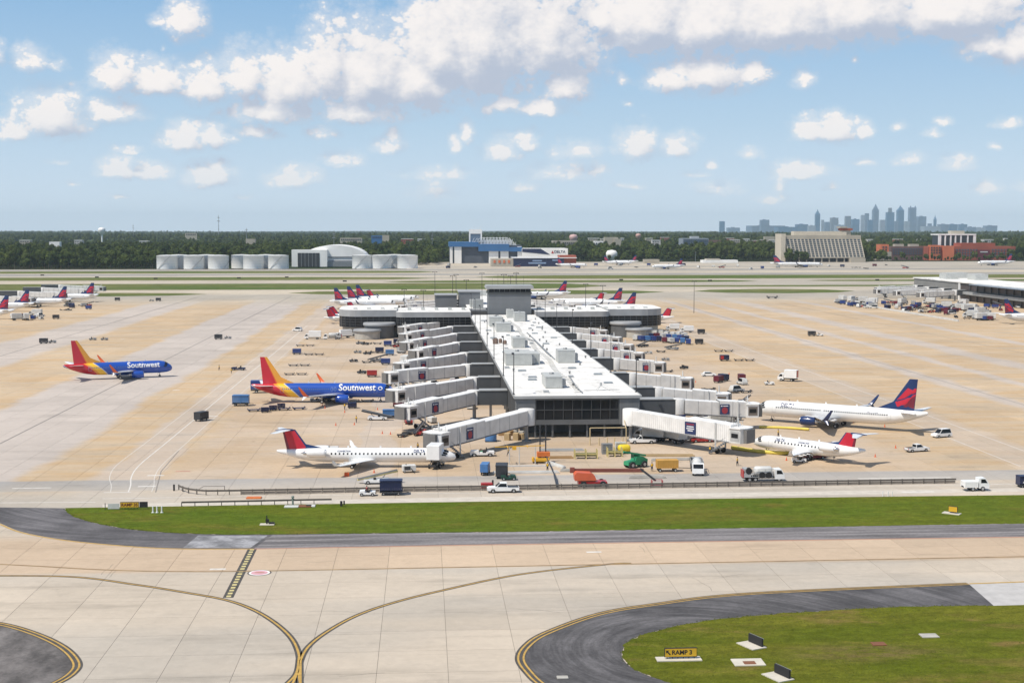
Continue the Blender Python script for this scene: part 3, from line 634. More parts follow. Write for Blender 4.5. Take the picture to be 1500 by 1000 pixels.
for x0, x1 in ((CX0, 25.0), (44.2, CX1)):
    b = MB(); b.box(x0, x1, CY0, CY0 + 1.2, 3.0, CH - .35); ribs(b, x0, x1, CY0, 3.05, CH - .4, .42); b.build('end_cladding', mat('ribbed_grey_cladding', (.19, .195, .20), .6, var=.1), con)
MB().box(25.0, 44.2, CY0 + .05, CY0 + 1.2, 3.0, 4.1).box(25.0, 44.2, CY0 + .05, CY0 + 1.2, 8.6, CH - .35).build('spandrel', WALL, con)
MB().box(25.0, 44.2, CY0 + .5, CY0 + 1.19, 4.1, 8.6).build('window_backing', LOUV, con)
wf = MB()
for x in [25.0 + 2.13 * k for k in range(1, 9)]: wf.box(x - .06, x + .06, CY0 + .08, CY0 + .4, 4.1, 8.6)
wf.box(25.0, 44.2, CY0 + .10, CY0 + .4, 6.25, 6.4).box(25.0, 25.25, CY0 + .02, CY0 + .5, 4.1, 8.6).box(43.95, 44.2, CY0 + .02, CY0 + .5, 4.1, 8.6)
wf = wf.build('window_frame', FRAME, con)
pm = MB().box(-.98, .98, -.03, .03, -1.05, 1.05).mesh('pane', GLASS)
for k in range(9):
    for z in (5.18, 7.5): link('pane', pm, wf, (25.0 + 2.13 * (k + .5), CY0 + .3, z))
b = MB()
for k in range(8): b.box(CX0 + .4 + k * 3.95 - .1, CX0 + .4 + k * 3.95 + .3, CY0 + .5, CY0 + .9, 0, 3.0)
for k in range(40):
    for x in (CX0 + .3, CX1 - .7): b.box(x, x + .4, CY0 + 7 + k * 7.2, CY0 + 7.4 + k * 7.2, 0, 3.0)
b.build('column', WALL, con, kind='stuff')
dm = MB().box(-2.2, 2.2, -.05, .05, 0, 2.7).mesh('dock_door', mat('dock_door_metal', (.16, .16, .16), .6))
for x in (28.5, 35.0, 41.0): link('dock_door', dm, con, (x, CY0 + 8.9, .05))
rf = MB().box(CX0 - .35, CX1 + .35, CY0 - .35, CY1, CH - .35, CH).build('roof', [ROOFM], con)
b = MB()
b.box(CX0 - .38, CX1 + .38, CY0 - .42, CY0 - .2, CH - .5, CH + .12); b.box(CX0 - .42, CX0 - .2, CY0 - .2, CY1, CH - .5, CH + .12); b.box(CX1 + .2, CX1 + .42, CY0 - .2, CY1, CH - .5, CH + .12)
b.build('parapet', FASC, con)
b = MB()
for y in range(312, 600, 9): b.box(CX0 + .1, CX1 - .1, y, y + .05, CH + .001, CH + .02)
b.box(34.6, 34.68, CY0, CY1, CH + .001, CH + .022)
b.build('roof_seam', mat('roof_seam', (.5, .48, .45), .8), con, kind='stuff')
b = MB()                                   # side cladding ribs, left long wall
ribsY(b, CY0 + 2, CY1, CX0 + .15, 3.0, CH - .5, 1.2, .08, 0, -1); ribsY(b, CY0 + 2, CY1, CX1 - .15, 3.0, CH - .5, 1.2, .08, 0, 1)
b.build('wall_rib', WALL, con, kind='stuff')
# rooftop units
UN = [(28.7, 32.7, 320, 330.5, 2.7, 'front-most grey rooftop unit with a side duct, nearest the roof edge'), (37.7, 42.5, 381, 388, 3.5, 'tall rooftop unit standing alone on the right half of the roof'), (22.6, 29.9, 375, 388, 3.2, 'widest rooftop unit, a long ribbed box at the left roof edge'),
      (28.2, 32.1, 431, 439, 3.1, 'middle rooftop unit behind the wide ribbed one'), (26.6, 32.0, 499, 508, 3.1, 'rooftop unit with a dark vent on its right'), (25.4, 30.4, 526, 536, 3.6, 'rooftop unit on the left just before the tower'), (37.0, 41.4, 555, 562, 3.6, 'rooftop unit in front of the tower wall, right of centre'), (35.4, 38.2, 578, 586, 3.3, 'small rooftop unit close against the tower')]
for x0, x1, y0, y1, h, lab in UN:
    t = thing('rooftop_unit', lab, 'rooftop unit', (x0, y0, CH))
    w, d = x1 - x0, y1 - y0
    b = MB(); b.box(0, w, 0, d, .15, h); ribs(b, 0, w, 0, .2, h - .1, .5, .05); b.box(.1, w - .1, .1, d - .1, -.0, .15, 0)
    b.box(-.08, w + .08, -.1, d + .08, h, h + .1); b.build('housing', HVM, t)
    b = MB().box(w, w + .9, .8, min(d, 3.4), .5, h * .75); b.build('side_duct', GREY, t)
    b = MB(); 
    for k in range(5): b.box(w + .9, w + .93, 1.0, min(d, 3.2), .6 + k * .25, .72 + k * .25)
    b.build('louvre', LOUV, t)
    MB().lathe([(.55, 0), (.55, .35), (.4, .4)], 14, 0, (w * .5, d * .6, h + .1)).build('fan_cowl', GREY, t)
# extension of the wide unit
b = MB(); b.box(30.0, 32.3, 378, 387, CH, CH + 3.0); ribs(b, 30.0, 32.3, 378, CH + .1, CH + 2.9, .5, .05); tag(b.build('rooftop_duct_box', HVM), 'grey duct box joined to the right of the wide ribbed rooftop unit', 'duct box')
# walkway pads, skylights, conduit
WP = MB().box(-.75, .75, -.75, .75, 0, .05).mesh('walkway_pad', mat('pad_grey', (.42, .42, .40), .9)); wk = thing('roof_walkway', 'line of square grey walkway pads along the middle of the white roof', 'walkway', (0, 0, 0))
for k in range(70): link('pad', WP, wk, (35.6 + .5 * math.sin(k * .35), 312 + k * 3.6, CH + .003))
SKM = MB().bbox(-1.1, 1.1, -.7, .7, 0, .4, .15).mesh('skylight', mat('skylight_grey', (.25, .28, .30), .3))
for k, (x, y) in enumerate(((27, 338), (27.5, 344), (31.5, 352), (26, 360), (45, 330), (45, 350), (40, 366), (44, 405), (25, 415), (44, 425), (40, 445), (24, 470), (45, 470), (40, 490), (24, 505), (44, 520), (34, 545), (24.5, 560))): tag(link('skylight', SKM, None, (x, y, CH)), f'low grey skylight on the {"left" if x < 34 else "right"} half of the white concourse roof', 'skylight', f'skylights on the {"left" if x < 34 else "right"} roof half')
# pipe runs and small vents
for k, (pts, lab) in enumerate((([(37.4, 493), (37.6, 390)], 'long straight grey pipe running along the middle of the white roof'), ([(34, 470), (37.2, 455), (37.3, 400)], 'bent grey pipe beside the long roof pipe'), ([(37, 345), (36, 320), (36.2, 309)], 'thin brown pipe near the front roof edge'))):
    b = MB()
    for a, c in zip(pts, pts[1:]):
        b.tube((a[0], a[1], CH + .3), (c[0], c[1], CH + .3), .13, n=6); L = math.dist(a, c)
        for q in range(int(L / 4)): 
            f = q * 4 / L; b.box(a[0] + (c[0] - a[0]) * f - .2, a[0] + (c[0] - a[0]) * f + .2, a[1] + (c[1] - a[1]) * f - .1, a[1] + (c[1] - a[1]) * f + .1, CH, CH + .2)
    tag(b.build('roof_pipe', GREY), lab, 'pipe')
random.seed(3)
vm = MB().lathe([(.22, 0), (.22, .5), (.34, .52), (.3, .72), (.05, .8)], 10).mesh('roof_vent', GREY); bm_ = MB().box(-.6, .6, -.8, .8, 0, .45).box(-.66, .66, -.86, .86, .45, .5).mesh('roof_hatch', LGREY)
for k in range(46):
    x = random.uniform(CX0 + 1.5, CX1 - 1.5); y = 312 + (k / 46) ** .8 * 284
    if any(u[0] - 1.5 < x < u[1] + 1.5 and u[2] - 2 < y < u[3] + 2 for u in UN): continue
    o = link('roof_vent' if k % 3 else 'roof_hatch', vm if k % 3 else bm_, None, (x, y, CH)); tag(o, f'{"small grey mushroom vent" if k % 3 else "low square hatch"} on the {"left" if x < 34.7 else "right"} half of the white roof, {"near the front" if y < 360 else "by the middle units" if y < 460 else "near the tower"}', 'vent' if k % 3 else 'hatch', 'roof vents' if k % 3 else 'roof hatches')
b = MB()                                                 # roof clutter, left, half way
for (x, y, r, h) in ((23.5, 447, .9, 1.6), (25.3, 450, .6, 1.2), (26.5, 446, .7, 1.0)):
    tag(MB().lathe([(r, 0), (r, h), (r * .5, h + .3)], 12).build('roof_tank', mat('rusty_tank', (.18, .12, .09), .7), None, (x, y, CH)), {23.5: 'tall brown tank at the left roof edge', 25.3: 'middle brown tank in a cluster on the roof', 26.5: 'low wide brown tank in a cluster on the roof'}[x], 'tank')
t = thing('antenna_tripod', 'low triangular antenna frame on the roof near the front right corner', 'antenna', (41.2, 315, CH)); b = MB()
for a in (0, 2.1, 4.2): b.tube((0, 0, 1.2), (2.2 * math.cos(a), 1.4 * math.sin(a), 0), .05, n=5)
b.tube((-4, 0, .15), (4.5, .4, .15), .06, n=5); b.tube((0, 0, 1.2), (0, 0, 1.9), .25, n=8); b.build('frame', LGREY, t)
MASTS = [(20.35, 308, 9.3), (20.35, 348, 10), (20.35, 395, 10), (20.35, 438, 12), (20.35, 492, 10), (20.35, 540, 10), (20.35, 584, 10), (48.9, 311, 7.5), (48.9, 354, 10), (48.9, 397, 10), (48.9, 447, 11), (48.9, 500, 10), (48.9, 548, 10), (48.9, 588, 10)]
for k, (x, y, h) in enumerate(MASTS):
    ordn = ('first', 'second', 'third', 'fourth', 'fifth', 'sixth', 'seventh')[k % 7]
    t = thing('floodlight_mast', f'thin dark floodlight mast, {ordn} from the front on the {"left" if x < 30 else "right"} roof edge', 'light mast', (x, y, CH + .1)); s = -1 if x < 30 else 1
    MB().tube((0, 0, 0), (0, 0, h), .13, .08, 6).box(-.25, .25, -.25, .25, 0, .15).build('pole', DARK, t)
    MB().bar((-.1, -.7, h), (-.1, .7, h), .1).box(-.25 + s * .2, .25 + s * .2, -.8, -.3, h - .15, h + .2).box(-.25 + s * .2, .25 + s * .2, .3, .8, h - .15, h + .2).build('floodlight', DARK, t)
# ramp tower
tw = thing('ramp_tower', 'squat grey ramp control tower rising from the roof with a dark window band', 'control tower', (28.7, 603, 0))
b = MB(); b.box(0, 18.8, 0, 15, 9.5, 18.4); 
for k in range(1, 4): b.box(-.02, 18.82, -.03, .0, 9.5 + k * 2.25, 9.56 + k * 2.25)
b.build('shaft', TOWM, tw)
b = MB().box(-.35, 19.15, -.35, 15.3, 18.4, 19.3).box(0.05, 18.75, .05, 14.9, 19.3, 20.8); b.build('cab', mat('cab_cladding', (.10, .105, .10), .6), tw)
g = MB()
for k in range(8): g.box(.25 + k * 2.32, 2.35 + k * 2.32, -.02, .06, 19.35, 20.75)
g.build('window', GLASS, tw)
MB().box(-1.1, 19.9, -1.1, 16, 20.8, 21.7).box(-.9, 19.7, -.9, 15.8, 21.7, 22.2).build('roof', [FASC], tw)
for x, h in ((2, 3), (4.5, 5), (9, 3.5), (13, 6), (16, 4)): MB().tube((x, 7, 22.2), (x, 7, 22.2 + h), .05, n=4).build('antenna', DARK, tw)
# cross building with rounded ends
def wing(name, lab, sx):
    cx = 34.7; X = lambda d: cx + sx * d
    t = thing(name, lab, 'terminal wing', (0, 0, 0))
    def plan(o, y0, y1, xin, xend, r=9):
        pts = [(xin, y0 - o)]; 
        for k in range(7): a = -math.pi / 2 + k * math.pi / 12; pts.append((xend - r + (r + o) * math.cos(a), y0 + r + (r + o) * math.sin(a)))
        for k in range(7): a = k * math.pi / 12; pts.append((xend - r + (r + o) * math.cos(a), y1 - r + (r + o) * math.sin(a)))
        pts.append((xin, y1 + o)); return [(X(p[0]), p[1]) for p in pts]
    A = (594, 628, 14.2, 46.5); Bq = (600, 640, 46.5, 72)
    for i, (q, zt) in enumerate(((A, 11.2), (Bq, 11.8))):
        r = 3.5 if i == 0 else 10
        MB().prism(plan(-1.2, *q, r), .02, 4.2).build('base_wall', CONC, t)
        MB().prism(plan(0, *q, r), 4.2, 8.9).build('window_band', GLASS, t)
        MB().prism(plan(.25, *q, r), 8.9, zt, 0, 1).build('fascia', [WFASC, ROOFM], t)
        fr = MB(); P = plan(.06, *q, r)
        for z in (4.2, 5.35, 6.5, 7.65): 
            fr.prism(plan(.10, *q, r), z, z + .16)
        for a, c in zip(P, P[1:]):
            L = math.dist(a, c); n = max(1, int(L / 2.4))
            for k in range(n):
                x, y = a[0] + (c[0] - a[0]) * k / n, a[1] + (c[1] - a[1]) * k / n; fr.box(x - .08, x + .08, y - .08, y + .08, 4.2, 8.9)
        fr.build('window_frame', FRAME, t)
    # low round drums in front
    for dx, y, r, z0, z1 in ((54, 596, 6.5, 5.4, 6.6), (59, 590, 5.5, 3.2, 4.2)):
        MB().lathe([(r, 0), (r, z0)], 28, 0, (X(dx), y, .02)).build('drum_wall', CONC if z0 < 4 else WALL, t)
        MB().lathe([(r + .5, z0), (r + .6, z0 + .2), (r + .6, z1 - .3), (r + .3, z1)], 28, 0, (X(dx), y, .02)).build('drum_canopy', WFASC, t)
    rr = MB()
    for k in range(9): x = X(17 + k * 6); rr.box(x - .8, x + .8, 608, 610.5, 11.15, 12.3)
    rr.build('roof_box', HVM, t, kind='stuff')
    return t
wing('terminal_wing', 'left wing of the cross building, with a rounded end and ribbon windows', -1)
wing('terminal_wing', 'right wing of the cross building, with a rounded end and ribbon windows', 1)
# northern continuation behind
t = thing('north_concourse', 'far concourse behind the ramp tower with white roof and dark side blocks', 'concourse', (0, 0, 0))
MB().box(21, 48.5, 628, 790, 0, 9.6).build('wall', WALL, t); MB().box(20.7, 48.8, 640, 790.3, 9.6, 10.1).build('roof', ROOFM, t)
for x0, x1, y0, y1, z0, z1, m in ((17.5, 27.9, 672, 690, 9.0, 16.2, TOWM), (5.8, 16.4, 676, 692, 5.0, 14.4, TOWM), (17, 28.3, 671.6, 690.5, 16.2, 16.7, FASC), (5.4, 16.9, 675.6, 692.4, 14.4, 14.8, FASC), (22, 26.5, 650, 655, 10.1, 13.6, HVM), (23, 28, 640, 644, 10.1, 14.2, HVM), (41, 46, 700, 706, 10.1, 13, HVM), (30, 35, 760, 768, 10.1, 13, HVM), (5.8, 16.4, 676, 692, 0, 5, CONC)):
    MB().box(x0, x1, y0, y1, z0 + .001, z1).build('roof_block' if m in (HVM, FASC) else 'block', m, t)
# ------------------------------------------------------------------ jet bridges
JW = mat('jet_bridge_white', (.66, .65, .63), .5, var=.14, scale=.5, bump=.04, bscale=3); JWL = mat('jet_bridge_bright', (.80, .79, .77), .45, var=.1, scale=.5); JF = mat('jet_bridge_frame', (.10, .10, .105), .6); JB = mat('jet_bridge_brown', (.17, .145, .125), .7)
POST = mat('poster_navy', (.02, .035, .11), .5); POSTR = mat('poster_red', (.30, .03, .05), .5); PWHT = mat('poster_white', (.7, .7, .72), .5)
def boxalong(b, p0, p1, w, z0a, z1a, z0b, z1b, m=0):
    p0 = Vector(p0[:2]); p1 = Vector(p1[:2]); d = (p1 - p0).normalized(); n = Vector((-d.y, d.x)) * w / 2
    r = lambda p, a, c: [(p.x - n.x, p.y - n.y, a), (p.x + n.x, p.y + n.y, a), (p.x + n.x, p.y + n.y, c), (p.x - n.x, p.y - n.y, c)]
    b.rings([r(p0, z0a, z1a), r(p1, z0b, z1b)], m, False)
def jetbridge(lab, wall, rot, cab, linkm=True, style='smooth', poster=.55, cabm=None, zr=3.9, zc=2.9, bare=False, group='jet bridges along the concourse'):
    wall, rot, cab = [Vector(v[:2]) for v in (wall, rot, cab)]
    T = thing('jet_bridge', lab, 'jet bridge', (rot.x, rot.y, 0), 0, group); o = rot
    L = lambda v: Vector((v[0] - o.x, v[1] - o.y))
    W, Rr, Cc = L(wall), L(rot), L(cab)
    d = (Cc - Rr).normalized(); full = (Cc - Rr).length; n = Vector((-d.y, d.x)); ns = n if n.y < 0 else -n
    if linkm:
        b = MB(); boxalong(b, W, Rr, 3.4, zr - .25, zr + 3.3, zr - .25, zr + 3.3); b.build('fixed_link', WALLD, T)
        b = MB(); boxalong(b, W, Rr + (Rr - W).normalized() * -1.2, 3.7, zr + 3.3, zr + 3.5, zr + 3.3, zr + 3.5); b.build('link_roof', FASC, T)
        if (W - Rr).length > 8: b = MB(); m_ = (W + Rr) / 2; b.box(m_.x - .3, m_.x + .3, m_.y - .3, m_.y + .3, .01, zr - .25).build('link_column', GREY, T)
    MB().lathe([(1.85, zr - .3), (1.85, zr + 3.2), (1.7, zr + 3.32), (0.3, zr + 3.45)], 22).build('rotunda', JWL if style != 'smooth' else JW, T)
    MB().tube((0, 0, .01), (0, 0, zr - .3), .45, n=10).box(-1, 1, -1, 1, .005, .25).build('rotunda_column', GREY, T)
    # two telescoping tunnels
    s0 = 1.5; s2 = full - 2.2; s1 = s0 + (s2 - s0) * .56
    Z = lambda s: zr + (zc - zr) * (s - s0) / (s2 - s0)
    M_ = JWL if style == 'ribbed' else JW
    for nm, a, c, w, h in (('inner_tunnel', s0, s1 + 1.5, 3.0, 3.05), ('outer_tunnel', s1, s2, 3.5, 3.45)):
        b = MB(); boxalong(b, d * a, d * c, w, Z(a), Z(a) + h, Z(c), Z(c) + h)
        sg = math.ceil((c - a) / (3.6 if style == 'smooth' else .55))
        for k in range(sg + 1):
            if style == 'smooth': s = a + (c - a) * k / sg; boxalong(b, d * max(a, s - .035), d * min(c, s + .035), w + .05, Z(s) + .0, Z(s) + h + .03, Z(s) + .0, Z(s) + h + .03, 1); continue
            s = a + (c - a) * k / sg; hw = .05 if style == 'smooth' else .12
            boxalong(b, d * max(a, s - hw), d * min(c, s + hw), w + .12, Z(s) + .05, Z(s) + h + .06, Z(s) + .05, Z(s) + h + .06, 0)
        t_ = b.build(nm, [M_, GREY], T)
        b = MB(); boxalong(b, d * a, d * c, w + .16, Z(a) - .22, Z(a), Z(c) - .22, Z(c)); b.build('floor_beam', JF if style == 'smooth' else GREY, T)
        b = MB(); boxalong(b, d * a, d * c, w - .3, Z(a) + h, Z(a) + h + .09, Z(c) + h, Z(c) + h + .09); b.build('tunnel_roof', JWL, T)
        b = MB(); b.box(-.15, .15, -.15, .15, 0, .1); fb = MB(); boxalong(fb, d * (c - .15), d * (c + .12), w + .22, Z(c) - .1, Z(c) + h + .14, Z(c) - .1, Z(c) + h + .14); fb.build('end_frame', JF if style == 'smooth' and nm == 'inner_tunnel' else M_, T)
    # wheel carriage
    sb = s0 + (s2 - s0) * .86; p = d * sb; zb = Z(sb)
    b = MB()
    for q in (-1, 1):
        e = p + n * (q * 1.85); b.bar((e.x, e.y, .9), (e.x, e.y, zb + 3.6), .3)
        b.bar((e.x, e.y, .95), (e.x - n.x * q * 1.8, e.y - n.y * q * 1.8, .95), .28)
    b.bar(tuple(p + n * 1.85) + (zb - .35,), tuple(p - n * 1.85) + (zb - .35,), .3); b.build('lift_frame', OFFW, T)
    for q in (-1, 1):
        for q2 in (-.0,):
            e = p + n * (q * 1.1); b = MB(); b.tube((e.x - n.x * .22, e.y - n.y * .22, .56), (e.x + n.x * .22, e.y + n.y * .22, .56), .55, n=14); b.build('wheel', BLACK, T)
    # service stair
    b = MB(); s_a = d * (s2 - .2) - ns * -1.8; s_b = d * (s2 - 4.4) + ns * 3.0
    a3 = d * (s2 - 1) + ns * 1.7; c3 = d * (s2 - 5.2) + ns * 2.1
    b.bar((a3.x, a3.y, zc), (c3.x, c3.y, .1), .12, .3); 
    for k in range(9): q = a3.lerp(c3, k / 9); b.box(q.x - .4, q.x + .4, q.y - .45, q.y + .45, zc * (1 - k / 9) - .05, zc * (1 - k / 9))
    b.bar((a3.x, a3.y, zc + 1), (c3.x, c3.y, 1.1), .06); b.build('stair', GREY, T)
    # cab
    m = cabm or JWL; c0 = d * (s2 + .1); c1 = d * (full + .6); zc_ = zc - .05
    b = MB(); cw = 2.3
    pts = [tuple(c0 - n * cw), tuple(c1 - n * cw), tuple(c1 + d * .7 - n * .6), tuple(c1 + d * .7 + n * .6), tuple(c1 + n * cw), tuple(c0 + n * cw)]
    b.prism(pts, zc_, zc_ + 3.0); cb = b.build('cab', m, T)
    b = MB(); pts2 = [(Vector(q) * 1.0) for q in pts]; ctr = sum(pts2, Vector((0, 0))) / 6; b.prism([tuple(ctr + (q - ctr) * 1.08) for q in pts2], zc_ + 3.0, zc_ + 3.2); b.build('cab_roof', JWL, T)
    e0 = c0.lerp(c1, .1) + ns * (cw + .03); e1 = c0.lerp(c1, .92) + ns * (cw + .03)
    b = MB(); boxalong(b, e0, e1, .06, zc_ + .5, zc_ + 2.55, zc_ + .5, zc_ + 2.55); b.build('cab_panel', JB if cabm is None else LGREY, T)
    gl = MB().box(-.28, .28, -.03, .03, -.45, .45).mesh('cab_window', GLASS)
    for k in range(3):
        q = e0.lerp(e1, .25 + .24 * k) + ns * .05; w_ = link('cab_window', gl, T, (q.x, q.y, zc_ + 1.6), math.atan2(d.y, d.x))
    b = MB(); boxalong(b, c1 + d * .3, c1 + d * 1.1, 3.1, zc_ + .1, zc_ + 2.9, zc_ + .1, zc_ + 2.9); b.build('canopy_bellows', mat('bellows_grey', (.17, .165, .16), .8), T)
    b = MB()
    for q in (-1, 1): e = c0 + n * (q * 1.7) + d * .6; b.tube((e.x, e.y, zc_ + 3.2), (e.x, e.y, zc_ + 4.3), .05, n=5)
    e = c0 + d * .6; b.bar((e.x - n.x * 1.7, e.y - n.y * 1.7, zc_ + 4.2), (e.x + n.x * 1.7, e.y + n.y * 1.7, zc_ + 4.2), .06); b.tube((e.x, e.y, zc_ + 3.2), (e.x, e.y, zc_ + 5), .18, .12, 8); b.build('rail_and_beacon', OFFW, T)
    if poster:
        s = s1 + (s2 - s1) * poster if poster > 0 else s0 + (s2 - s0) * -poster; w = 3.5 if poster > 0 else 3.0; e = d * s + ns * (w / 2 + .09); ang = math.atan2(d.y, d.x); ang = ang if math.cos(ang) > 0 else ang + math.pi
        pz = Z(s) + 1.55; P_ = MB().box(-1.15, 1.15, -.03, .03, -1.2, 1.2).build('poster', POST, T, (e.x, e.y, pz), ang)
        if style == 'ribbed':
            P_.scale = (1.25, 1, 1.1)
            for k, (a, wd) in enumerate(((.75, .9), (.3, .8), (-.1, .9), (-.5, .6))): MB().box(-wd * .9, wd * .9, -.05, -.03, a - .11, a + .11).build('poster_print', PWHT if k else POSTR, P_)
        else:
            MB().box(-.95, -.55, -.05, -.03, .65, .95).box(-.4, .8, -.05, -.03, .7, .9).build('poster_print', PWHT, P_)
            bb = MB(); bb.add([(.6 * math.cos(a) * 1.2, -.05, .8 * math.sin(a) - .25) for a in [k * math.pi / 6 for k in range(12)]], [tuple(range(12))]); bb.build('poster_picture', POSTR, P_)
    return T
def Q(px, py, z=5.2): return G(px, py, z)
LJ = [((694.7,583),(592,599),.30),((694,562.7),(577,575),0),((684.5,542.7),(570,549),.22),((681,525),(586,535),.45),((670,509),(607.5,516),.3),((666.7,495.5),(594,504),.4),((661,484.8),(592,491.5),.4),((657,475.5),(590,481),.4)]
ORD = ['first', 'second', 'third', 'fourth', 'fifth', 'sixth', 'seventh', 'eighth']
for k, (r, c, po) in enumerate(LJ):
    R_ = Q(*r); C_ = Q(*c)
    jetbridge(f'white jet bridge, {ORD[k]} from the front on the left side of the concourse', (CX0, R_.y), R_, C_, poster=po if po else None)
RJ = [((992,596),(1104,595),.2),((962,578),(1062,580),0),((924,556),(1008,557),0),((901,533.5),(968,534),.5),((878,519.5),(937,519.5),.5),((861,506.5),(922,507.5),.5),((847,495.5),(905,496.5),.5),((837,486),(885,486),.4)]
for k, (r, c, po) in enumerate(RJ):
    R_ = Q(*r); C_ = Q(*c)
    jetbridge(f'white jet bridge, {ORD[k]} from the front on the right side of the concourse', (CX1, R_.y), R_, C_, poster=po if po else None)
jetbridge('smooth white jet bridge sloping down from the front left corner of the concourse', (24.2, CY0 + .5), Q(771, 611, 5.3), Q(636, 640, 5.0), linkm=False, poster=.42)
jetbridge('bright ribbed jet bridge sloping down from the front right corner of the concourse', (45, CY0 + .5), Q(924, 611, 5.3), Q(1090, 633, 5.0), linkm=False, style='ribbed', poster=.12, cabm=OFFW)
# gates of the far half, left and right
for k, (y, dx) in enumerate(((662, 30), (690, 32), (718, 30), (748, 33), (776, 30))):
    for s in (-1, 1):
        X0 = 21 if s < 0 else 48.5
        jetbridge(f'distant white jet bridge, {ORD[k]} behind the {"left" if s < 0 else "right"} wing of the cross building', (X0, y), (X0 + s * 11, y), (X0 + s * dx, y - 3), poster=.4, group='distant jet bridges behind the cross building')
# ------------------------------------------------------------------ aircraft  (nose at x = 0 pointing to +x, tail towards -x, wheels on z = 0)
SWB = mat('aircraft_blue', (.012, .075, .40), .25, coat=.5, var=.05); ACW = mat('aircraft_white', (.80, .80, .79), .25, coat=.4, var=.04); ACG = mat('wing_grey', (.50, .51, .53), .35, .1, var=.06)
ACN = mat('aircraft_navy', (.008, .03, .12), .3, coat=.4, var=.05); ACR = mat('aircraft_red', (.52, .012, .035), .3, coat=.4, var=.06); ACO = mat('aircraft_gold', (.80, .36, .035), .3, coat=.4, var=.06); ACY = mat('aircraft_yellow', (.85, .52, .03), .3, coat=.4); ACM = mat('aircraft_maroon', (.17, .01, .03), .35, coat=.3)
ENGD = mat('engine_dark', (.03, .03, .032), .5, .5); ORG = mat('aircraft_orange', (.72, .13, .03), .3, coat=.3)
def sw_fuselage_mat(q0):
    m = bpy.data.materials.new('blue_body_with_red_and_gold_tail'); m.use_nodes = True; t = m.node_tree; b = t.nodes['Principled BSDF']; b.inputs['Roughness'].default_value = .25; b.inputs['Coat Weight'].default_value = .5
    c = t.nodes.new('ShaderNodeTexCoord'); s = t.nodes.new('ShaderNodeSeparateXYZ'); t.links.new(c.outputs['Object'], s.inputs[0])
    N = NT(t); x, y, z = s.outputs
    zz = N.m('SUBTRACT', z, 3.3)
    q = N.m('ADD', N.m('MULTIPLY', x, -1.0), N.m('ADD', N.m('MULTIPLY', zz, -1.15), N.m('MULTIPLY', N.m('MULTIPLY', zz, zz), -.12)))
    r = t.nodes.new('ShaderNodeValToRGB'); r.color_ramp.interpolation = 'CONSTANT'; t.links.new(N.m('DIVIDE', N.m('SUBTRACT', q, q0 - 2), 14.0), r.inputs[0])
    cols = [(0, (.012, .075, .40)), (2 / 14, (.55, .56, .6)), (2.35 / 14, (.85, .50, .03)), (4.4 / 14, (.75, .28, .03)), (5.3 / 14, (.50, .015, .03)), (11.6 / 14, (.55, .56, .6)), (11.9 / 14, (.012, .075, .40))]
    e = r.color_ramp.elements; e[0].position = 0; e[0].color = (*cols[0][1], 1); e[1].position = cols[1][0]; e[1].color = (*cols[1][1], 1)
    for p, cc_ in cols[2:]: k = e.new(p); k.color = (*cc_, 1)
    t.links.new(r.outputs[0], b.inputs['Base Color']); return m
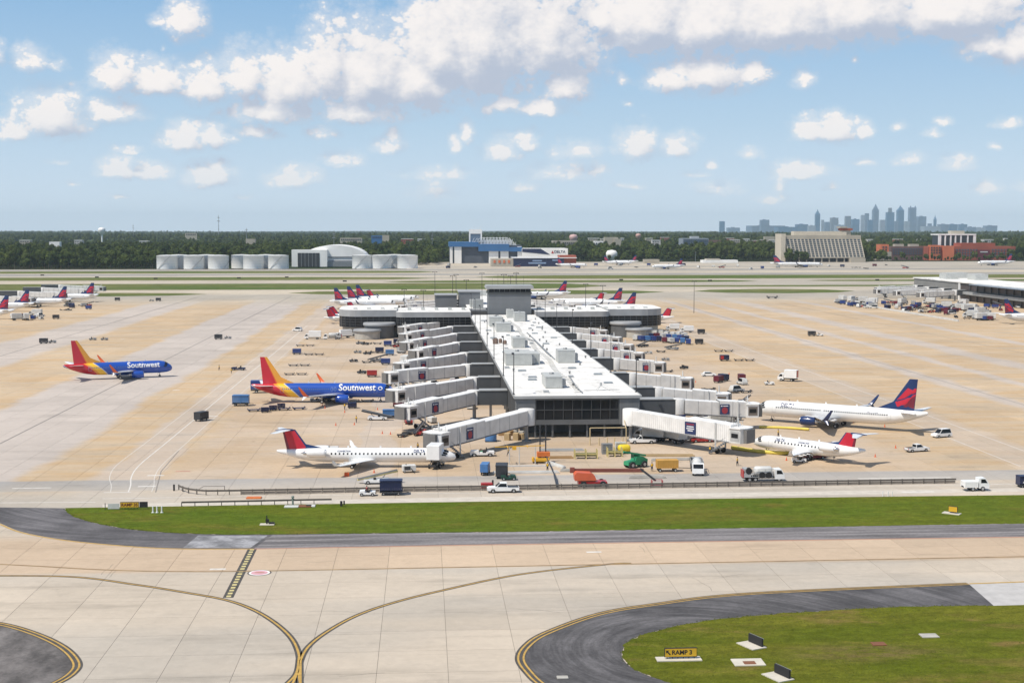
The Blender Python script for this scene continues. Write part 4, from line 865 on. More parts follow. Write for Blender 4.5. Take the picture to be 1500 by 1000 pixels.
def airliner(name, label, P, M, group=None):
    T = thing(name, label, 'airliner', group=group)
    L = P['L']; r = P['r']; zc = P['zc']; nl = P.get('nose', 5.5); tl = P.get('tl', 13.0); up = P.get('up', 1.35); TE = .22
    st = [(.02, .04, -.30), (.12, .22, -.29), (.4, .42, -.26), (1.1, .62, -.20), (2.0, .80, -.12), (3.0, .925, -.045), (4.2, .985, -.01), (5.5, 1, 0)]
    st = [(a * nl / 5.5, b_ * r, c * r) for a, b_, c in st]
    n_ = 10
    for k in range(1, n_): st.append((nl + (L - tl - nl) * k / n_, r, 0))
    for f, k, u in ((0, 1, 0), (.2, .965, .03), (.4, .86, .14), (.58, .70, .32), (.74, .52, .54), (.88, .35, .78), (.97, .22, .95), (1, .13, 1)): st.append((L - tl + tl * f, r * k, up * u))
    def rad(s):
        for (a, b_) in zip(st, st[1:]):
            if a[0] <= s <= b_[0]:
                f = (s - a[0]) / (b_[0] - a[0]); return a[1] + (b_[1] - a[1]) * f, zc + a[2] + (b_[2] - a[2]) * f
        return st[-1][1], zc + st[-1][2]
    n = 28
    b = MB(); b.rings([[(-s, rr * math.cos(2 * math.pi * k / n), zc + dz + rr * 1.04 * math.sin(2 * math.pi * k / n)) for k in range(n)][::-1] for s, rr, dz in st], 0)
    fus = b.build('fuselage', M['body'], T)
    def surf(s, th, o=.015):
        rr, z = rad(s); return (-s, (rr + o) * math.cos(th), z + (rr + o) * 1.04 * math.sin(th))
    def patch(b, s0, s1, t0, t1, o=.015, ns=2, nt=2, side=1):
        vs = []
        for i in range(ns + 1):
            for j in range(nt + 1):
                p = surf(s0 + (s1 - s0) * i / ns, t0 + (t1 - t0) * j / nt, o); vs.append((p[0], p[1] * side, p[2]))
        fs = [(i * (nt + 1) + j, (i + 1) * (nt + 1) + j, (i + 1) * (nt + 1) + j + 1, i * (nt + 1) + j + 1) for i in range(ns) for j in range(nt)]
        if side > 0: fs = [f[::-1] for f in fs]
        b.add(vs, fs, 0, True)
    # windows
    b = MB(); s = P.get('w0', 6.0)
    while s < L - P.get('w1', 10.0):
        if not any(a < s < c for a, c in P.get('gaps', ())):
            for sd_ in (-1, 1): patch(b, s, s + P.get('ww', .26), .17, .17 + P.get('wh', .34) / r, .012, 1, 1, sd_)
        s += P.get('wp', .52)
    b.build('cabin_windows', M.get('win', GLASS), T, kind='stuff')
    b = MB(); c0 = nl * .30
    for sd_ in (-1, 1):
        for t0, t1, a0, a1 in ((1.05, 1.52, .0, .75), (.62, .98, .22, .98), (.36, .56, .55, 1.25)): patch(b, c0 + a0 * nl / 5.5, c0 + (a1 + .25) * nl / 5.5, t0 - .25, t1 - .25 + (.22 if t0 > 1 else 0), .02, 3, 3, sd_)
    b.build('cockpit_window', GLASS, T)
    for s in P.get('doors', (nl * .95, L - tl * .72)):
        b = MB()
        for sd_ in (-1, 1):
            for a, c, t0, t1 in ((s, s + .05, -.35, .55), (s + .85, s + .9, -.35, .55), (s, s + .9, .52, .56), (s, s + .9, -.36, -.32)): patch(b, a, c, t0, t1, .012, 1, 4, sd_)
        b.build('door_outline', M.get('line', GREY), T)
    # wings
    def airfoil(le, c, z, th=.11):
        up_ = [(0, 0), (.03, .35), (.12, .75), (.35, 1), (.65, .75), (1, .06)]; dn = [(.65, -.3), (.35, -.5), (.12, -.45), (.03, -.25)]
        return [(le - f * c, z + t * th * c * .55) for f, t in up_ + dn]
    def wingpart(nm, secs, m, sd_, vert=False):
        b = MB(); rs = []
        for (le, c, y, z, th) in secs:
            af = airfoil(le, c, 0, th)
            rs.append([(x, (y * sd_ if not vert else t), (z + t if not vert else z)) for x, t in af])
        if (sd_ > 0) != vert: rs = [q[::-1] for q in rs]
        b.rings(rs, 0, True); return b.build(nm, m, T)
    w = P['wing']; hs = w['hs']; sw = w['sweep']; zr_ = zc - r * .62; dih = w.get('dih', .10)
    for sd_ in (-1, 1):
        y0 = r * .55; kk = w.get('kink', .33)
        secs = [(-w['x'], w['cr'], y0, zr_, .13), (-w['x'] - (hs * kk - y0) * sw, w['ck'], hs * kk, zr_ + hs * kk * dih, .11), (-w['x'] - (hs - y0) * sw, w['ct'], hs, zr_ + hs * dih, .10)]
        wp = wingpart('wing', secs, M.get('wing', ACG), sd_)
        tipx = -w['x'] - (hs - y0) * sw; tz = zr_ + hs * dih; wl_ = w.get('wl', 0)
        if wl_:
            s2 = [(tipx, w['ct'], hs, tz, .1), (tipx - .5, w['ct'] * .8, hs + .35, tz + .35, .09), (tipx - wl_ * .55, w['ct'] * .62, hs + .6, tz + wl_ * .55, .08), (tipx - wl_ * .95, w['ct'] * .3, hs + .85, tz + wl_, .08)]
            wingpart('winglet', s2, M.get('winglet', ACN), sd_)
            if w.get('scim'): wingpart('lower_winglet', [(tipx - .5, w['ct'] * .7, hs + .1, tz - .05, .09), (tipx - 1.6, w['ct'] * .25, hs + .75, tz - .95, .08)], M.get('winglet2', M.get('winglet', ACN)), sd_)
        b = MB()
        for f in (.3, .5, .7):                      # flap fairings
            y = hs * f; c = w['cr'] + (w['ct'] - w['cr']) * f; x = -w['x'] - (y - y0) * sw - c * .75; z = zr_ + y * dih - .22
            b.rings([[(x + dx, y * sd_ + rr * math.cos(a), z + rr * math.sin(a)) for a in [2 * math.pi * k / 6 for k in range(6)]] for dx, rr in ((.9, .03), (.3, .17), (-.6, .17), (-1.6, .03))], 0)
        b.build('flap_fairing', M.get('wing', ACG), T)
    b = MB(); b.rings([[(-w['x'] + 1.0 - q * (w['cr'] + 2.2), r * .95 * k * math.cos(a), zc - r * .45 + r * .75 * k * math.sin(a)) for a in [2 * math.pi * i / 16 for i in range(16)]][::-1] for q, k in ((0, .5), (.15, .95), (.5, 1.02), (.85, .92), (1, .45))], 0); b.build('belly_fairing', M.get('belly', M['body'] if not P.get('sw') else SWB), T)
    # engines
    e = P['eng']
    for sd_ in (-1, 1):
        y = e['y'] * sd_; R0 = e['r']; l = e['l']
        N_ = link('engine', MB().lathe([(R0 * .78, 0), (R0 * .9, .04 * l), (R0 * .98, -.02 * l), (R0 * 1.03, -.12 * l), (R0 * 1.06, -.35 * l), (R0 * .98, -.62 * l), (R0 * .80, -.84 * l), (R0 * .72, -.86 * l)][0:0] + [(R0 * .76, -.12 * l), (R0 * .80, .0), (R0 * .90, .03 * l), (R0 * 1.0, -.04 * l), (R0 * 1.06, -.22 * l), (R0 * 1.03, -.5 * l), (R0 * .86, -.80 * l), (R0 * .80, -.82 * l), (R0 * .5, -.82 * l)], 24, 0, (0, 0, 0), 'x').mesh('engine', M.get('eng', ACN)), T, (-e['x'], y, e['z']))
        MB().lathe([(R0 * .905, .035 * l), (R0 * .915, .02 * l), (R0 * .82, -.02 * l), (R0 * .80, .02 * l)], 24, 0, (0, 0, 0), 'x').build('intake_lip', CHROME, N_)
        MB().lathe([(R0 * .78, -.10 * l), (.02, -.10 * l)], 24, 0, (0, 0, 0), 'x').build('fan', ENGD, N_)
        MB().lathe([(R0 * .55, -.8 * l), (R0 * .45, -.98 * l), (R0 * .2, -1.0 * l), (.03, -1.12 * l)], 20, 0, (0, 0, 0), 'x').build('exhaust', CHROME, N_)
        b = MB()
        if e.get('rear'): b.rings([[(-.15 * l, 0, -.1), (-.2 * l, -sd_ * (e['y'] - r * .6), -.15), (-.2 * l, -sd_ * (e['y'] - r * .6), .15), (-.15 * l, 0, .1)], [(-.85 * l, 0, -.08), (-.9 * l, -sd_ * (e['y'] - r * .3), -.15), (-.9 * l, -sd_ * (e['y'] - r * .3), .1), (-.85 * l, 0, .08)]], 0, False)
        else: b.rings([[(-.15 * l, q * .16, R0 * .9) for q in (-1, 1)] + [(-.25 * l, q * .16, R0 * 1.25) for q in (1, -1)], [(-1.15 * l, q * .12, R0 * .75) for q in (-1, 1)] + [(-1.2 * l, q * .12, R0 * 1.25) for q in (1, -1)]], 0, False)
        b.build('pylon', M.get('pylon', M.get('eng', ACN)), N_)
    # tail
    f = P['fin']; z0 = zc + r * .75; zt = f['h']; xle = -(L - f['x']); cr = f['cr']; ct = f['ct']; swx = f['sw']
    secs = [(xle + swx * .0, cr, 0, z0, .10), (xle - (zt - z0) * swx, ct, 0, zt, .09)]
    b = MB()
    def finpt(fc, fz, side, o=0):
        le = xle - (zt - z0) * swx * fz; c = cr + (ct - cr) * fz; th = (.05 if fc not in (0, 1) else .002) * c * math.sin(math.pi * min(max(fc, .03), .97)) ** .5
        return (le - fc * c, side * (th + o), z0 + (zt - z0) * fz)
    fcs = f.get('cuts', [0, .06, .2, .45, .75, 1]); mi = f.get('mi', [0, 0, 0, 0, 0]); nz = 6
    for side in (-1, 1):
        vs = [finpt(fc, k / nz, side) for k in range(nz + 1) for fc in fcs]; m = len(fcs)
        for k in range(nz):
            for j in range(m - 1):
                q = [k * m + j, k * m + j + 1, (k + 1) * m + j + 1, (k + 1) * m + j]; q = q[::-1] if side > 0 else q
                b.add([vs[i] for i in q], [(0, 1, 2, 3)], mi[j], False)
    tp = [finpt(fc, 1, 1) for fc in fcs] + [finpt(fc, 1, -1) for fc in fcs[::-1]]; b.add(tp, [tuple(range(len(tp)))], mi[-1])
    fb = b.build('tail_fin', M['fin'], T)
    db = MB().rings([[(xle + f.get('dx', 2.5), -.02, z0 + .1 - .4), (xle + f.get('dx', 2.5), .02, z0 - .3), (xle + f.get('dx', 2.5), 0, z0 + .35)], [(xle - cr * .3, -.25, z0 - .1), (xle - cr * .3, .25, z0 - .1), (xle - (zt - z0) * swx * .28, 0, z0 + (zt - z0) * .28)]], 0, False); db.build('dorsal_fin', M.get('dorsal', M['fin'] if not isinstance(M['fin'], list) else M['fin'][0]), T)
    if f.get('emblem'):
        for side in (-1, 1):
            for poly, mm in (([(.12, .34), (.34, .72), (.98, .72), (.98, .60), (.42, .40)], ACR), ([(.30, .14), (.10, .28), (.46, .37), (.98, .56), (.98, .12)], ACR), ([(.55, .14), (.98, .13), (.98, .50), (.78, .42)], ACM)):
                vs = [finpt(min(a, .985), c, side, .02 if mm is ACR else .03) for a, c in poly]
                # follow the fin: fan from centroid
                cx = sum(a for a, _ in poly) / len(poly); cz = sum(c for _, c in poly) / len(poly); vs.append(finpt(cx, cz, side, .06)); nn = len(poly)
                fs = [(i, (i + 1) % nn, nn) for i in range(nn)]; 
                MB().add(vs, [q if side < 0 else q[::-1] for q in fs]).build('tail_emblem', mm, T)
    h = P['hst']
    for sd_ in (-1, 1):
        xx = -(L - h['x']); zh = zt - .15 if h.get('T') else zc + r * .45 + h.get('dz', .3)
        wingpart('stabiliser', [(xx, h['cr'], .15 if h.get('T') else r * .2, zh, .09), (xx - h['hs'] * h['sw'], h['ct'], h['hs'], zh + h['hs'] * (.10 if not h.get('T') else -.02), .08)], M.get('stab', ACG), sd_)
    if h.get('T'): MB().rings([[(-(L - h['x']) + dx, rr * math.cos(a), zt - .12 + rr * math.sin(a)) for a in [2 * math.pi * k / 8 for k in range(8)]][::-1] for dx, rr in ((.8, .05), (.2, .22), (-1.6, .25), (-3.2, .05))], 0).build('stabiliser_fairing', M.get('stabcap', M.get('stab', ACG)), T)
    # gear
    for nm, x, ys, wr, lean in (('nose_gear', P['ng'], (0,), .35, 0), ('main_gear', P['mg'], (-P['mgy'], P['mgy']), P.get('wr', .52), 0)):
        for y in ys:
            g = MB().tube((-x, y, wr * .9), (-x + .1, y, zc - r * .6), .12, n=8).bar((-x, y, zc - r * .8), (-x - .7, y, 1.0 if wr > .4 else .8), .1).build(nm, LGREY, T)
            wo = .22 if wr < .4 else .43
            for q in (-1, 1): MB().tube((-x, y + q * wo - .14, wr), (-x, y + q * wo + .14, wr), wr, n=16).build('wheel', BLACK, g); MB().tube((-x, y + q * wo + q * .145, wr), (-x, y + q * wo + q * .16, wr), wr * .5, n=10).build('rim', LGREY, g)
    # small antennas, beacon
    b = MB()
    for s in (L * .25, L * .42, L * .6): b.box(-s - .2, -s + .15, -.02, .02, zc + r, zc + r + .45)
    b.build('antenna', WHITE, T)
    T['_zc'] = zc
    def warp(p):
        s = -p.x; rr, z = rad(s); dz = max(-.98, min(.98, (p.z - z) / (rr * 1.04))); y = (rr + .055) * math.cos(math.asin(dz)); return Vector((p.x, math.copysign(y, p.y), p.z))
    return T, warp, rad
W738 = dict(x=13.0, cr=7.6, ck=4.6, ct=1.5, hs=16.6, sweep=.52, wl=2.5, dih=.09)
B738 = dict(L=39.2, r=1.9, zc=3.3, nose=5.0, wing=W738, eng=dict(x=12.2, y=4.9, z=1.5, r=1.08, l=4.3), fin=dict(x=9.6, h=12.4, cr=6.4, ct=1.9, sw=.68, emblem=True, cuts=[0, .06, .2, .45, .75, 1]), hst=dict(x=6.6, cr=3.9, ct=1.2, hs=7.2, sw=.62), ng=4.0, mg=19.6, mgy=2.86, w0=5.8, w1=8.5, tl=12.5, gaps=((17.0, 17.6),))
B739 = dict(B738, L=42.0, mg=21.2, w1=8.8); B739['wing'] = dict(W738, x=14.4, scim=True); B739['eng'] = dict(B738['eng'], x=13.4)
B737 = dict(B738, L=33.4, mg=16.6, tl=11.5, w1=7.6); B737['wing'] = dict(W738, x=10.6); B737['eng'] = dict(B738['eng'], x=9.8)
CRJ9 = dict(L=35.6, r=1.36, zc=2.45, nose=4.8, tl=10.5, up=.75, w0=6.0, w1=10.8, wp=.80, ww=.30, wh=.36, wing=dict(x=15.8, cr=5.4, ck=3.4, ct=1.2, hs=11.8, sweep=.50, wl=1.2, dih=.05), eng=dict(x=25.6, y=2.25, z=3.15, r=.80, l=4.4, rear=True), fin=dict(x=6.6, h=7.5, cr=4.6, ct=2.6, sw=.72, dx=2.6, cuts=[0, .06, .2, .45, .75, 1]), hst=dict(x=2.9, cr=2.6, ct=1.2, hs=4.3, sw=.55, T=True), ng=3.2, mg=20.4, mgy=1.7, wr=.42)
CRJ2 = dict(CRJ9, L=26.4, w1=9.6, tl=9.4, mg=14.8); CRJ2['wing'] = dict(CRJ9['wing'], x=10.2, hs=10.2, cr=4.8); CRJ2['eng'] = dict(CRJ9['eng'], x=17.6, r=.72, l=4.0); CRJ2['fin'] = dict(CRJ9['fin'], h=6.4, cr=4.2); 
SWFIN = [ACO, ACY, ACR, ACM, SWB]
def southwest(label, P):
    P = dict(P, sw=True); P['fin'] = dict(P['fin'], emblem=False, cuts=[0, .05, .13, .34, .40, 1], mi=[0, 0, 0, 1, 2]); P['hst'] = dict(P['hst'])
    M = dict(body=sw_fuselage_mat(P['L'] - 11.8), fin=[ACO, ORG, ACR], eng=SWB, winglet=ORG, winglet2=ACW, belly=SWB, stab=ACW, wing=ACG, dorsal=ACO, win=mat('pale_window', (.10, .14, .28), .3), line=mat('door_line', (.25, .3, .5), .5))
    P['wing'] = dict(P['wing'], scim=True)
    T, warp, rad = airliner('airliner', label, P, M)
    L = P['L']
    for sd_ in (-1, 1):
        lettering('Southwest', 2.35, mat('white_lettering', (.85, .85, .85), .4), T, (-10.2 if L > 36 else -9.2, sd_ * 1.9, P['zc'] + .85), (-sd_ * -1 * -1, 0, 0) if False else ((1, 0, 0) if sd_ < 0 else (-1, 0, 0)), (0, 0, 1), 'airline_name', bold=.045, warp=warp, split=1)
        if L > 36:
            hb = MB(); hb.add([tuple(warp(Vector((-3.9 + .62 * math.cos(a), sd_ * 1.9, P['zc'] + .7 + .5 * math.sin(a)))) + Vector((0, sd_ * .01, 0))) for a in [k * math.pi / 8 for k in range(16)]], [tuple(range(16)) if sd_ < 0 else tuple(range(16))[::-1]]); hb.build('nose_emblem', mat('white_lettering', (.85, .85, .85), .4), T)
            hb = MB(); hb.add([tuple(warp(Vector((-3.9 + .38 * math.cos(a), sd_ * 1.9, P['zc'] + .7 + .28 * math.sin(a)))) + Vector((0, sd_ * .03, 0))) for a in [k * math.pi / 8 for k in range(16)]], [tuple(range(16)) if sd_ < 0 else tuple(range(16))[::-1]]); hb.build('nose_emblem', SWB, T)
            gb = mat('pale_blue_lettering', (.14, .22, .50), .4); lettering('00', 1.7, gb, T, (-16.6, sd_ * 1.9, P['zc'] + .4), (1, 0, 0) if sd_ < 0 else (-1, 0, 0), (0, 0, 1), 'fuselage_mark', bold=-.01, warp=warp, split=1)
    # lower rear corner of the fin in blue with a white line
    return T
def delta(label, P, small=False, reg=False, group=None):
    M = dict(body=ACW, fin=ACN if not reg else ACR, eng=ACN if not reg else ACW, pylon=ACW, winglet=ACN if not reg else ACW, stab=ACW, belly=ACW, wing=ACG, dorsal=ACN, stabcap=ACN, line=mat('door_line_grey', (.45, .46, .48), .5))
    P = dict(P); 
    if reg: P['fin'] = dict(P['fin'], cuts=[0, .10, .2, .45, .86, 1], mi=[1, 0, 0, 0, 2]); M['fin'] = [ACR, ACN, ACM]; M['wing'] = ACW
    T, warp, rad = airliner('regional_jet' if reg else 'airliner', label, P, M, group)
    if not small:
        for sd_ in (-1, 1):
            xd = (1, 0, 0) if sd_ < 0 else (-1, 0, 0); r = P['r']
            if reg: lettering('DELTA', .75, ACN, T, (-7.2, sd_ * r, P['zc'] + .90), xd, (0, 0, 1), 'airline_name', bold=.02, warp=warp, split=1); lettering('CONNECTION', .4, ACN, T, (-(P['L'] - 13.5), sd_ * r, P['zc'] + .90), xd, (0, 0, 1), 'airline_mark', bold=.01, warp=warp, split=1)
            else:
                lettering('DELTA', 1.15, ACN, T, (-8.6, sd_ * r, P['zc'] + 1.12), xd, (0, 0, 1), 'airline_name', bold=.03, warp=warp, split=1)
                lettering('DELTA.COM', .5, ACN, T, (-(P['L'] - 12.5), sd_ * r, P['zc'] + .95), xd, (0, 0, 1), 'airline_mark', bold=.01, warp=warp, split=1)
    return T
def put(o, nose, tail):                      # ground points of nose and tail
    d = Vector((nose[0] - tail[0], nose[1] - tail[1])); o.location = (nose[0], nose[1], 0); o.rotation_euler = (0, 0, math.atan2(d.y, d.x)); return o
def head(x, y, L, deg): a = R(deg); return (x + math.cos(a) * L / 2, y + math.sin(a) * L / 2), (x - math.cos(a) * L / 2, y - math.sin(a) * L / 2)
n0 = G(579, 588); a = southwest('blue airliner with red and gold tail parked nose-in at the second left jet bridge', B738); put(a, (n0.x, n0.y - 1.0), (n0.x - 39, n0.y + 1.2))
c_ = G(174, 554); a = southwest('blue airliner with red and gold tail taxiing on the grey lane at far left', B737); nn, tt = head(c_.x, c_.y, 33.4, 19); put(a, nn, tt)
n1 = G(668, 684); a = delta('white regional jet with dark red T-tail parked at the front left gate', CRJ9, reg=True); put(a, (n1.x, n1.y), (n1.x - 36, n1.y + 2.8)); CRJ_NOSE = n1
n2 = G(1108, 615); a = delta('white airliner with navy and red tail and navy winglets parked at the right gate', B739); tl_ = G(1338, 633); put(a, n2, tl_)
n3 = G(1104, 661); a = delta('small white regional jet with rear engines and red T-tail beside the ribbed jet bridge', CRJ2, reg=True); tl_ = G(1268, 683); put(a, n3, tl_)
# distant parked aircraft
protoD = delta('distant white airliner with a red and navy tail', B738, small=True); protoC = delta('distant white regional jet with a red T-tail', CRJ9, small=True, reg=True)
def far(proto, px, py, deg, lab, tailx=True, group='distant airliners parked beyond'):
    # px, py: ground point below the tail fin
    g = G(px, py); a = R(deg); L = 36 if proto is protoD else 33
    loc = (g.x + math.cos(a) * L, g.y + math.sin(a) * L, 0)
    if not proto.get('_used'): proto['_used'] = 1; proto.location = loc; proto.rotation_euler = (0, 0, a); proto['label'] = lab; proto['group'] = group; return proto
    return copy_tree(proto, loc, a, lab, group)
far(protoD, 137, 442, 176, 'rearmost white airliner at the far left edge, its tail standing above the taxiway')
far(protoD, 97, 449, 178, 'white airliner parked second from the back at the far left edge, nose to the left')
far(protoD, 42, 456, 178, 'white airliner parked third from the back at the far left edge, mostly behind carts')
far(protoD, 12, 467, 178, 'nearest white airliner at the far left edge, only its tail half in view')
far(protoD, 491, 452, 2, 'white airliner with dark red tail left of the cross building, nearest its rounded end')
far(protoD, 510, 449, 2, 'second white airliner behind the left wing of the cross building')
far(protoD, 523, 446, 2, 'third white airliner behind the left wing of the cross building')
far(protoC, 540, 441, 2, 'farthest white regional jet behind the left wing of the cross building')
far(protoC, 512, 462, 2, 'regional jet with red tail peeping over the left wing roof')
far(protoC, 482, 474, 8, 'regional jet whose red T-tail shows beside the rounded end of the left wing')
far(protoC, 486, 470, 8, 'second regional jet whose T-tail shows just behind the rounded end of the left wing')
far(protoD, 829, 438, 178, 'farthest white airliner to the right of the ramp tower')
far(protoC, 882, 446, 178, 'white regional jet with T-tail parked beyond the right wing of the cross building')
far(protoD, 910, 452, 178, 'white airliner with tall red tail beyond the right wing of the cross building')
far(protoD, 930, 461, 178, 'white airliner with red tail just behind the right wing of the cross building')
far(protoC, 980, 473, 172, 'regional jet whose T-tail shows past the rounded end of the right wing')
far(protoD, 1472, 474, 4, 'white airliner cut by the right edge, only its red tail and rear body visible')
protoW = copy_tree(protoD, (0, 0, 0), 0, 'white airliner parked on the far ramp in front of the slanted hotel', 'distant airliners parked beyond')
g = G(1205, 391.5); protoW.location = (g.x, g.y, 0); protoW.scale = (1.7, 1.3, 1.2)
g = G(1432, 389); o = copy_tree(protoD, (g.x, g.y, 0), math.pi, 'white airliner with upright tail parked before the brick offices at far right', 'distant airliners parked beyond'); o.scale = (1.25,) * 3
for k, (px, py, dg, lab) in enumerate(((860, 392, 0, 'white airliner on the maintenance ramp right of the navy hangar'), (893, 387, 180, 'airliner with dark red tail on the maintenance ramp'), (955, 394, 180, 'rightmost white airliner on the maintenance ramp'), (925, 388, 0, 'white airliner beside the white storage tank on the maintenance ramp'), (1450, 462, 0, ''))):
    if not lab: continue
    g = G(px, py); copy_tree(protoD, (g.x, g.y, 0), R(dg), lab, 'distant airliners parked beyond')
for o in list(bpy.data.objects):
    for q in ('_zc', '_used'):
        if q in o: del o[q]
# ------------------------------------------------------------------ far buildings
def W(px, py, Y): d = ray(px, py); return Vector((d.x * Y / d.y, Y, CAM_H + d.z * Y / d.y))
def slab(b, px0, px1, pt, pb, Y, depth, m=0, zb=None):
    a = W(px0, pt, Y); c = W(px1, pb if pb else pt, Y); b.box(a.x, c.x, Y, Y + depth, 0 if zb is None and pb is None else (c.z if zb is None else zb), a.z, m); return b
CREAM = mat('cream_concrete', (.42, .38, .31), .8, var=.12, scale=.05); BRICK = mat('red_brick', (.33, .085, .05), .85, var=.2, scale=.05); OBRICK = mat('orange_brick', (.60, .17, .08), .85, var=.15, scale=.05); STEELB = mat('hangar_blue', (.035, .14, .33), .5, var=.1, scale=.05); WIN = mat('far_window', (.03, .035, .045), .3); WINB = mat('bluish_window', (.06, .09, .13), .3); HW = mat('hangar_white', (.86, .85, .82), .6, var=.12, scale=.05)
# small low buildings breaking the far woods
random.seed(19)
for k in range(26):
    px = (862, 880, 905, 918, 946, 955, 968, 985, 1062, 1070, 1088, 1098, 1112, 1128, 1270, 1278, 1310, 1345, 1440, 1472, 30, 110, 205, 588, 612, 655)[k]; Y_ = random.uniform(2300, 3600); w_ = random.uniform(8, 18); h_ = CAM_H - (random.uniform(9, 17)) * Y_ / 2000; h_ = max(min(h_, 27), 20); c_ = random.choice(('pale', 'cream', 'grey', 'reddish')); m_ = {'pale': mat('pale_render2', (.55, .53, .49), .8), 'cream': CREAM, 'grey': LGREY, 'reddish': BRICK}[c_]
    x0 = atY(px, Y_); ww = w_ * Y_ / 2000; t = thing('far_building', f'{c_} low building half hidden in the far woods {"left of the hangars" if px < 640 else "right of the storage tank" if px < 1000 else "left of the slanted hotel" if px < 1140 else "right of the slanted hotel"}', 'building', (x0, Y_, 0), 0, f'{c_} buildings in the far woods')
    MB().box(0, ww, 0, 15, -1, h_).build('wall', m_, t); MB().box(-.4, ww + .4, -.4, 15.4, h_, h_ + .7).build('roof', HW, t)
    wm2 = MB().box(-1.1, 1.1, -.2, .05, -.8, .8).mesh('window', WIN)
    for i in range(int(ww / 4)):
        for j in range(2): link('window', wm2, t, (2.5 + i * 4, 0, h_ - 2.5 - j * 3.6))
# storage tanks
proto = None; TK = [(245, 0, 0), (284.5, 0, 1), (320, 0, 3), (262, 26, 2), (303, 26, 2), (371.5, 0, 1), (408, 0, 3), (354, 26, 2), (390, 26, 2), (531, 1, 0), (558.5, 1, 1), (597, 1, 3), (578, 27, 2)]
tl_ = ['leftmost white storage tank of the left cluster', 'middle front tank of the left cluster of white storage tanks', 'rightmost tank of the left cluster of white storage tanks', 'rear tank between the first two of the left cluster', 'rear tank between the last two of the left cluster', 'left front tank of the middle cluster of white storage tanks', 'right front tank of the middle cluster of white storage tanks', 'rear left tank of the middle cluster', 'rear right tank of the middle cluster', 'leftmost tank of the right cluster, beside the white hangar', 'middle front tank of the right cluster of white storage tanks', 'rightmost tank of the right cluster of white storage tanks', 'rear tank of the right cluster of white storage tanks']
for k, (px, dy, q) in enumerate(TK):
    Y = 1660 + dy; p = W(px, 394, Y)
    if proto is None:
        proto = thing('storage_tank', tl_[0], 'storage tank', (p.x, Y, 0), 0, 'white storage tanks')
        MB().lathe([(12.3, 0), (12.3, 15.4), (12.45, 15.5), (12.45, 15.8)], 40, 0, (0, 0, -.04)).build('shell', mat('tank_white', (.92, .92, .91), .6, var=.05), proto); MB().lathe([(12.3, 15.8), (8, 16.4), (.1, 16.8)], 40).build('tank_roof', OFFW, proto)
        b = MB()
        for z in (3.1, 6.2, 9.3, 12.4): b.lathe([(12.32, z), (12.36, z + .05), (12.32, z + .1)], 40)
        b.build('shell_ring', LGREY, proto, kind='stuff')
        st = MB()
        for i in range(30):
            a = -2.4 + i * .045; st.box(12.5 * math.cos(a) - .4, 12.5 * math.cos(a) + .5, 12.9 * math.sin(a) - .4, 12.9 * math.sin(a) + .2, i * .52, i * .52 + .18)
        st.build('stairway', GREY, proto)
    else: copy_tree(proto, (p.x, Y, 0), k * .7 if k % 3 else 0, tl_[k], 'white storage tanks')
# white arched hangar
t = thing('arched_hangar', 'white arched hangar with a boxy dark-mouthed portal beside the storage tanks', 'hangar', (0, 0, 0)); Y = 1750
xl, xr = W(440, 370, Y).x, W(539, 370, Y).x; cx = (xl + xr) / 2; hw = (xr - xl) / 2
arc = [(cx + hw * math.cos(a), 4 + 23 * math.sin(a) ** .8 if 0 < a < math.pi else 4) for a in [math.pi * k / 20 for k in range(21)]]
b = MB(); P_ = [(xr, 0)] + arc + [(xl, 0)]
n = len(P_); b.add([(p[0], Y + 6, p[1]) for p in P_] + [(p[0], Y + 90, p[1]) for p in P_], [tuple(range(n))] + [(i, i + n, i + 1 + n, i + 1) for i in range(n - 1)], 0, False); b.build('vault', HW, t)
b = MB(); slab(b, 427, 479, 366, None, 1738, 20); b.build('portal', HW, t)
b = MB(); a_ = W(436, 370.5, 1737.6); c_ = W(468, 370.5, 1737.6); b.box(a_.x, c_.x, 1737.6, 1738.2, .1, a_.z); b.build('hangar_door', DARK, t)  # flat dark panel stands in for the shade inside the open portal
b = MB()
for k in range(1, 6): x = a_.x + (c_.x - a_.x) * k / 6; b.box(x - .3, x + .3, 1737.3, 1737.6, .1, a_.z)
for py in (376, 382): q = W(480, py, Y); b.box(q.x, W(530, py, Y).x, Y + 5.2, Y + 6, q.z - 1.5, q.z + .2)
b.build('door_post', GREY, t)
MB().box(a_.x + 30, c_.x + 60, 1742, 1749, 0, 6).build('annex', GREY, t)
# maintenance hangar with blue fascia
t = thing('maintenance_hangar', 'large maintenance hangar with blue fascia, white truss roof and sign tower', 'hangar', (0, 0, 0)); Y = 1900
b = MB()
slab(b, 659, 701, 356, None, Y + 4, 60); slab(b, 701, 764, 359, None, Y + 4, 60); b.build('wall', mat('hangar_shade', (.07, .085, .11), .7, var=.2, scale=.05), t)  # dark wall colour stands in for shade in the open bays
b = MB(); slab(b, 658, 701, 354.5, 361.5, Y, 64, 0); slab(b, 700.9, 746, 357.5, 368, Y - 1, 64, 0); slab(b, 745.9, 765, 362, 368.5, Y - .5, 64, 0); b.build('blue_fascia', STEELB, t)
for a0, a1 in ((659, 663), (665.5, 676), (716, 730), (733, 745), (758, 764)):
    b = MB(); slab(b, a0, a1, 361, None, Y + 1.5, 2); b.build('hangar_door', HW, t)
b = MB(); slab(b, 764.5, 832, 364, None, Y - 2, 50); b.build('white_wall', HW, t)
b = MB(); p = [W(*q, Y - 2.3) for q in ((765, 364.3), (792, 364.3), (806, 373), (786, 371), (765, 369))]; b.add([tuple(v) for v in p], [(0, 4, 3, 2, 1)]); b.build('blue_stripe', NAVY, t)
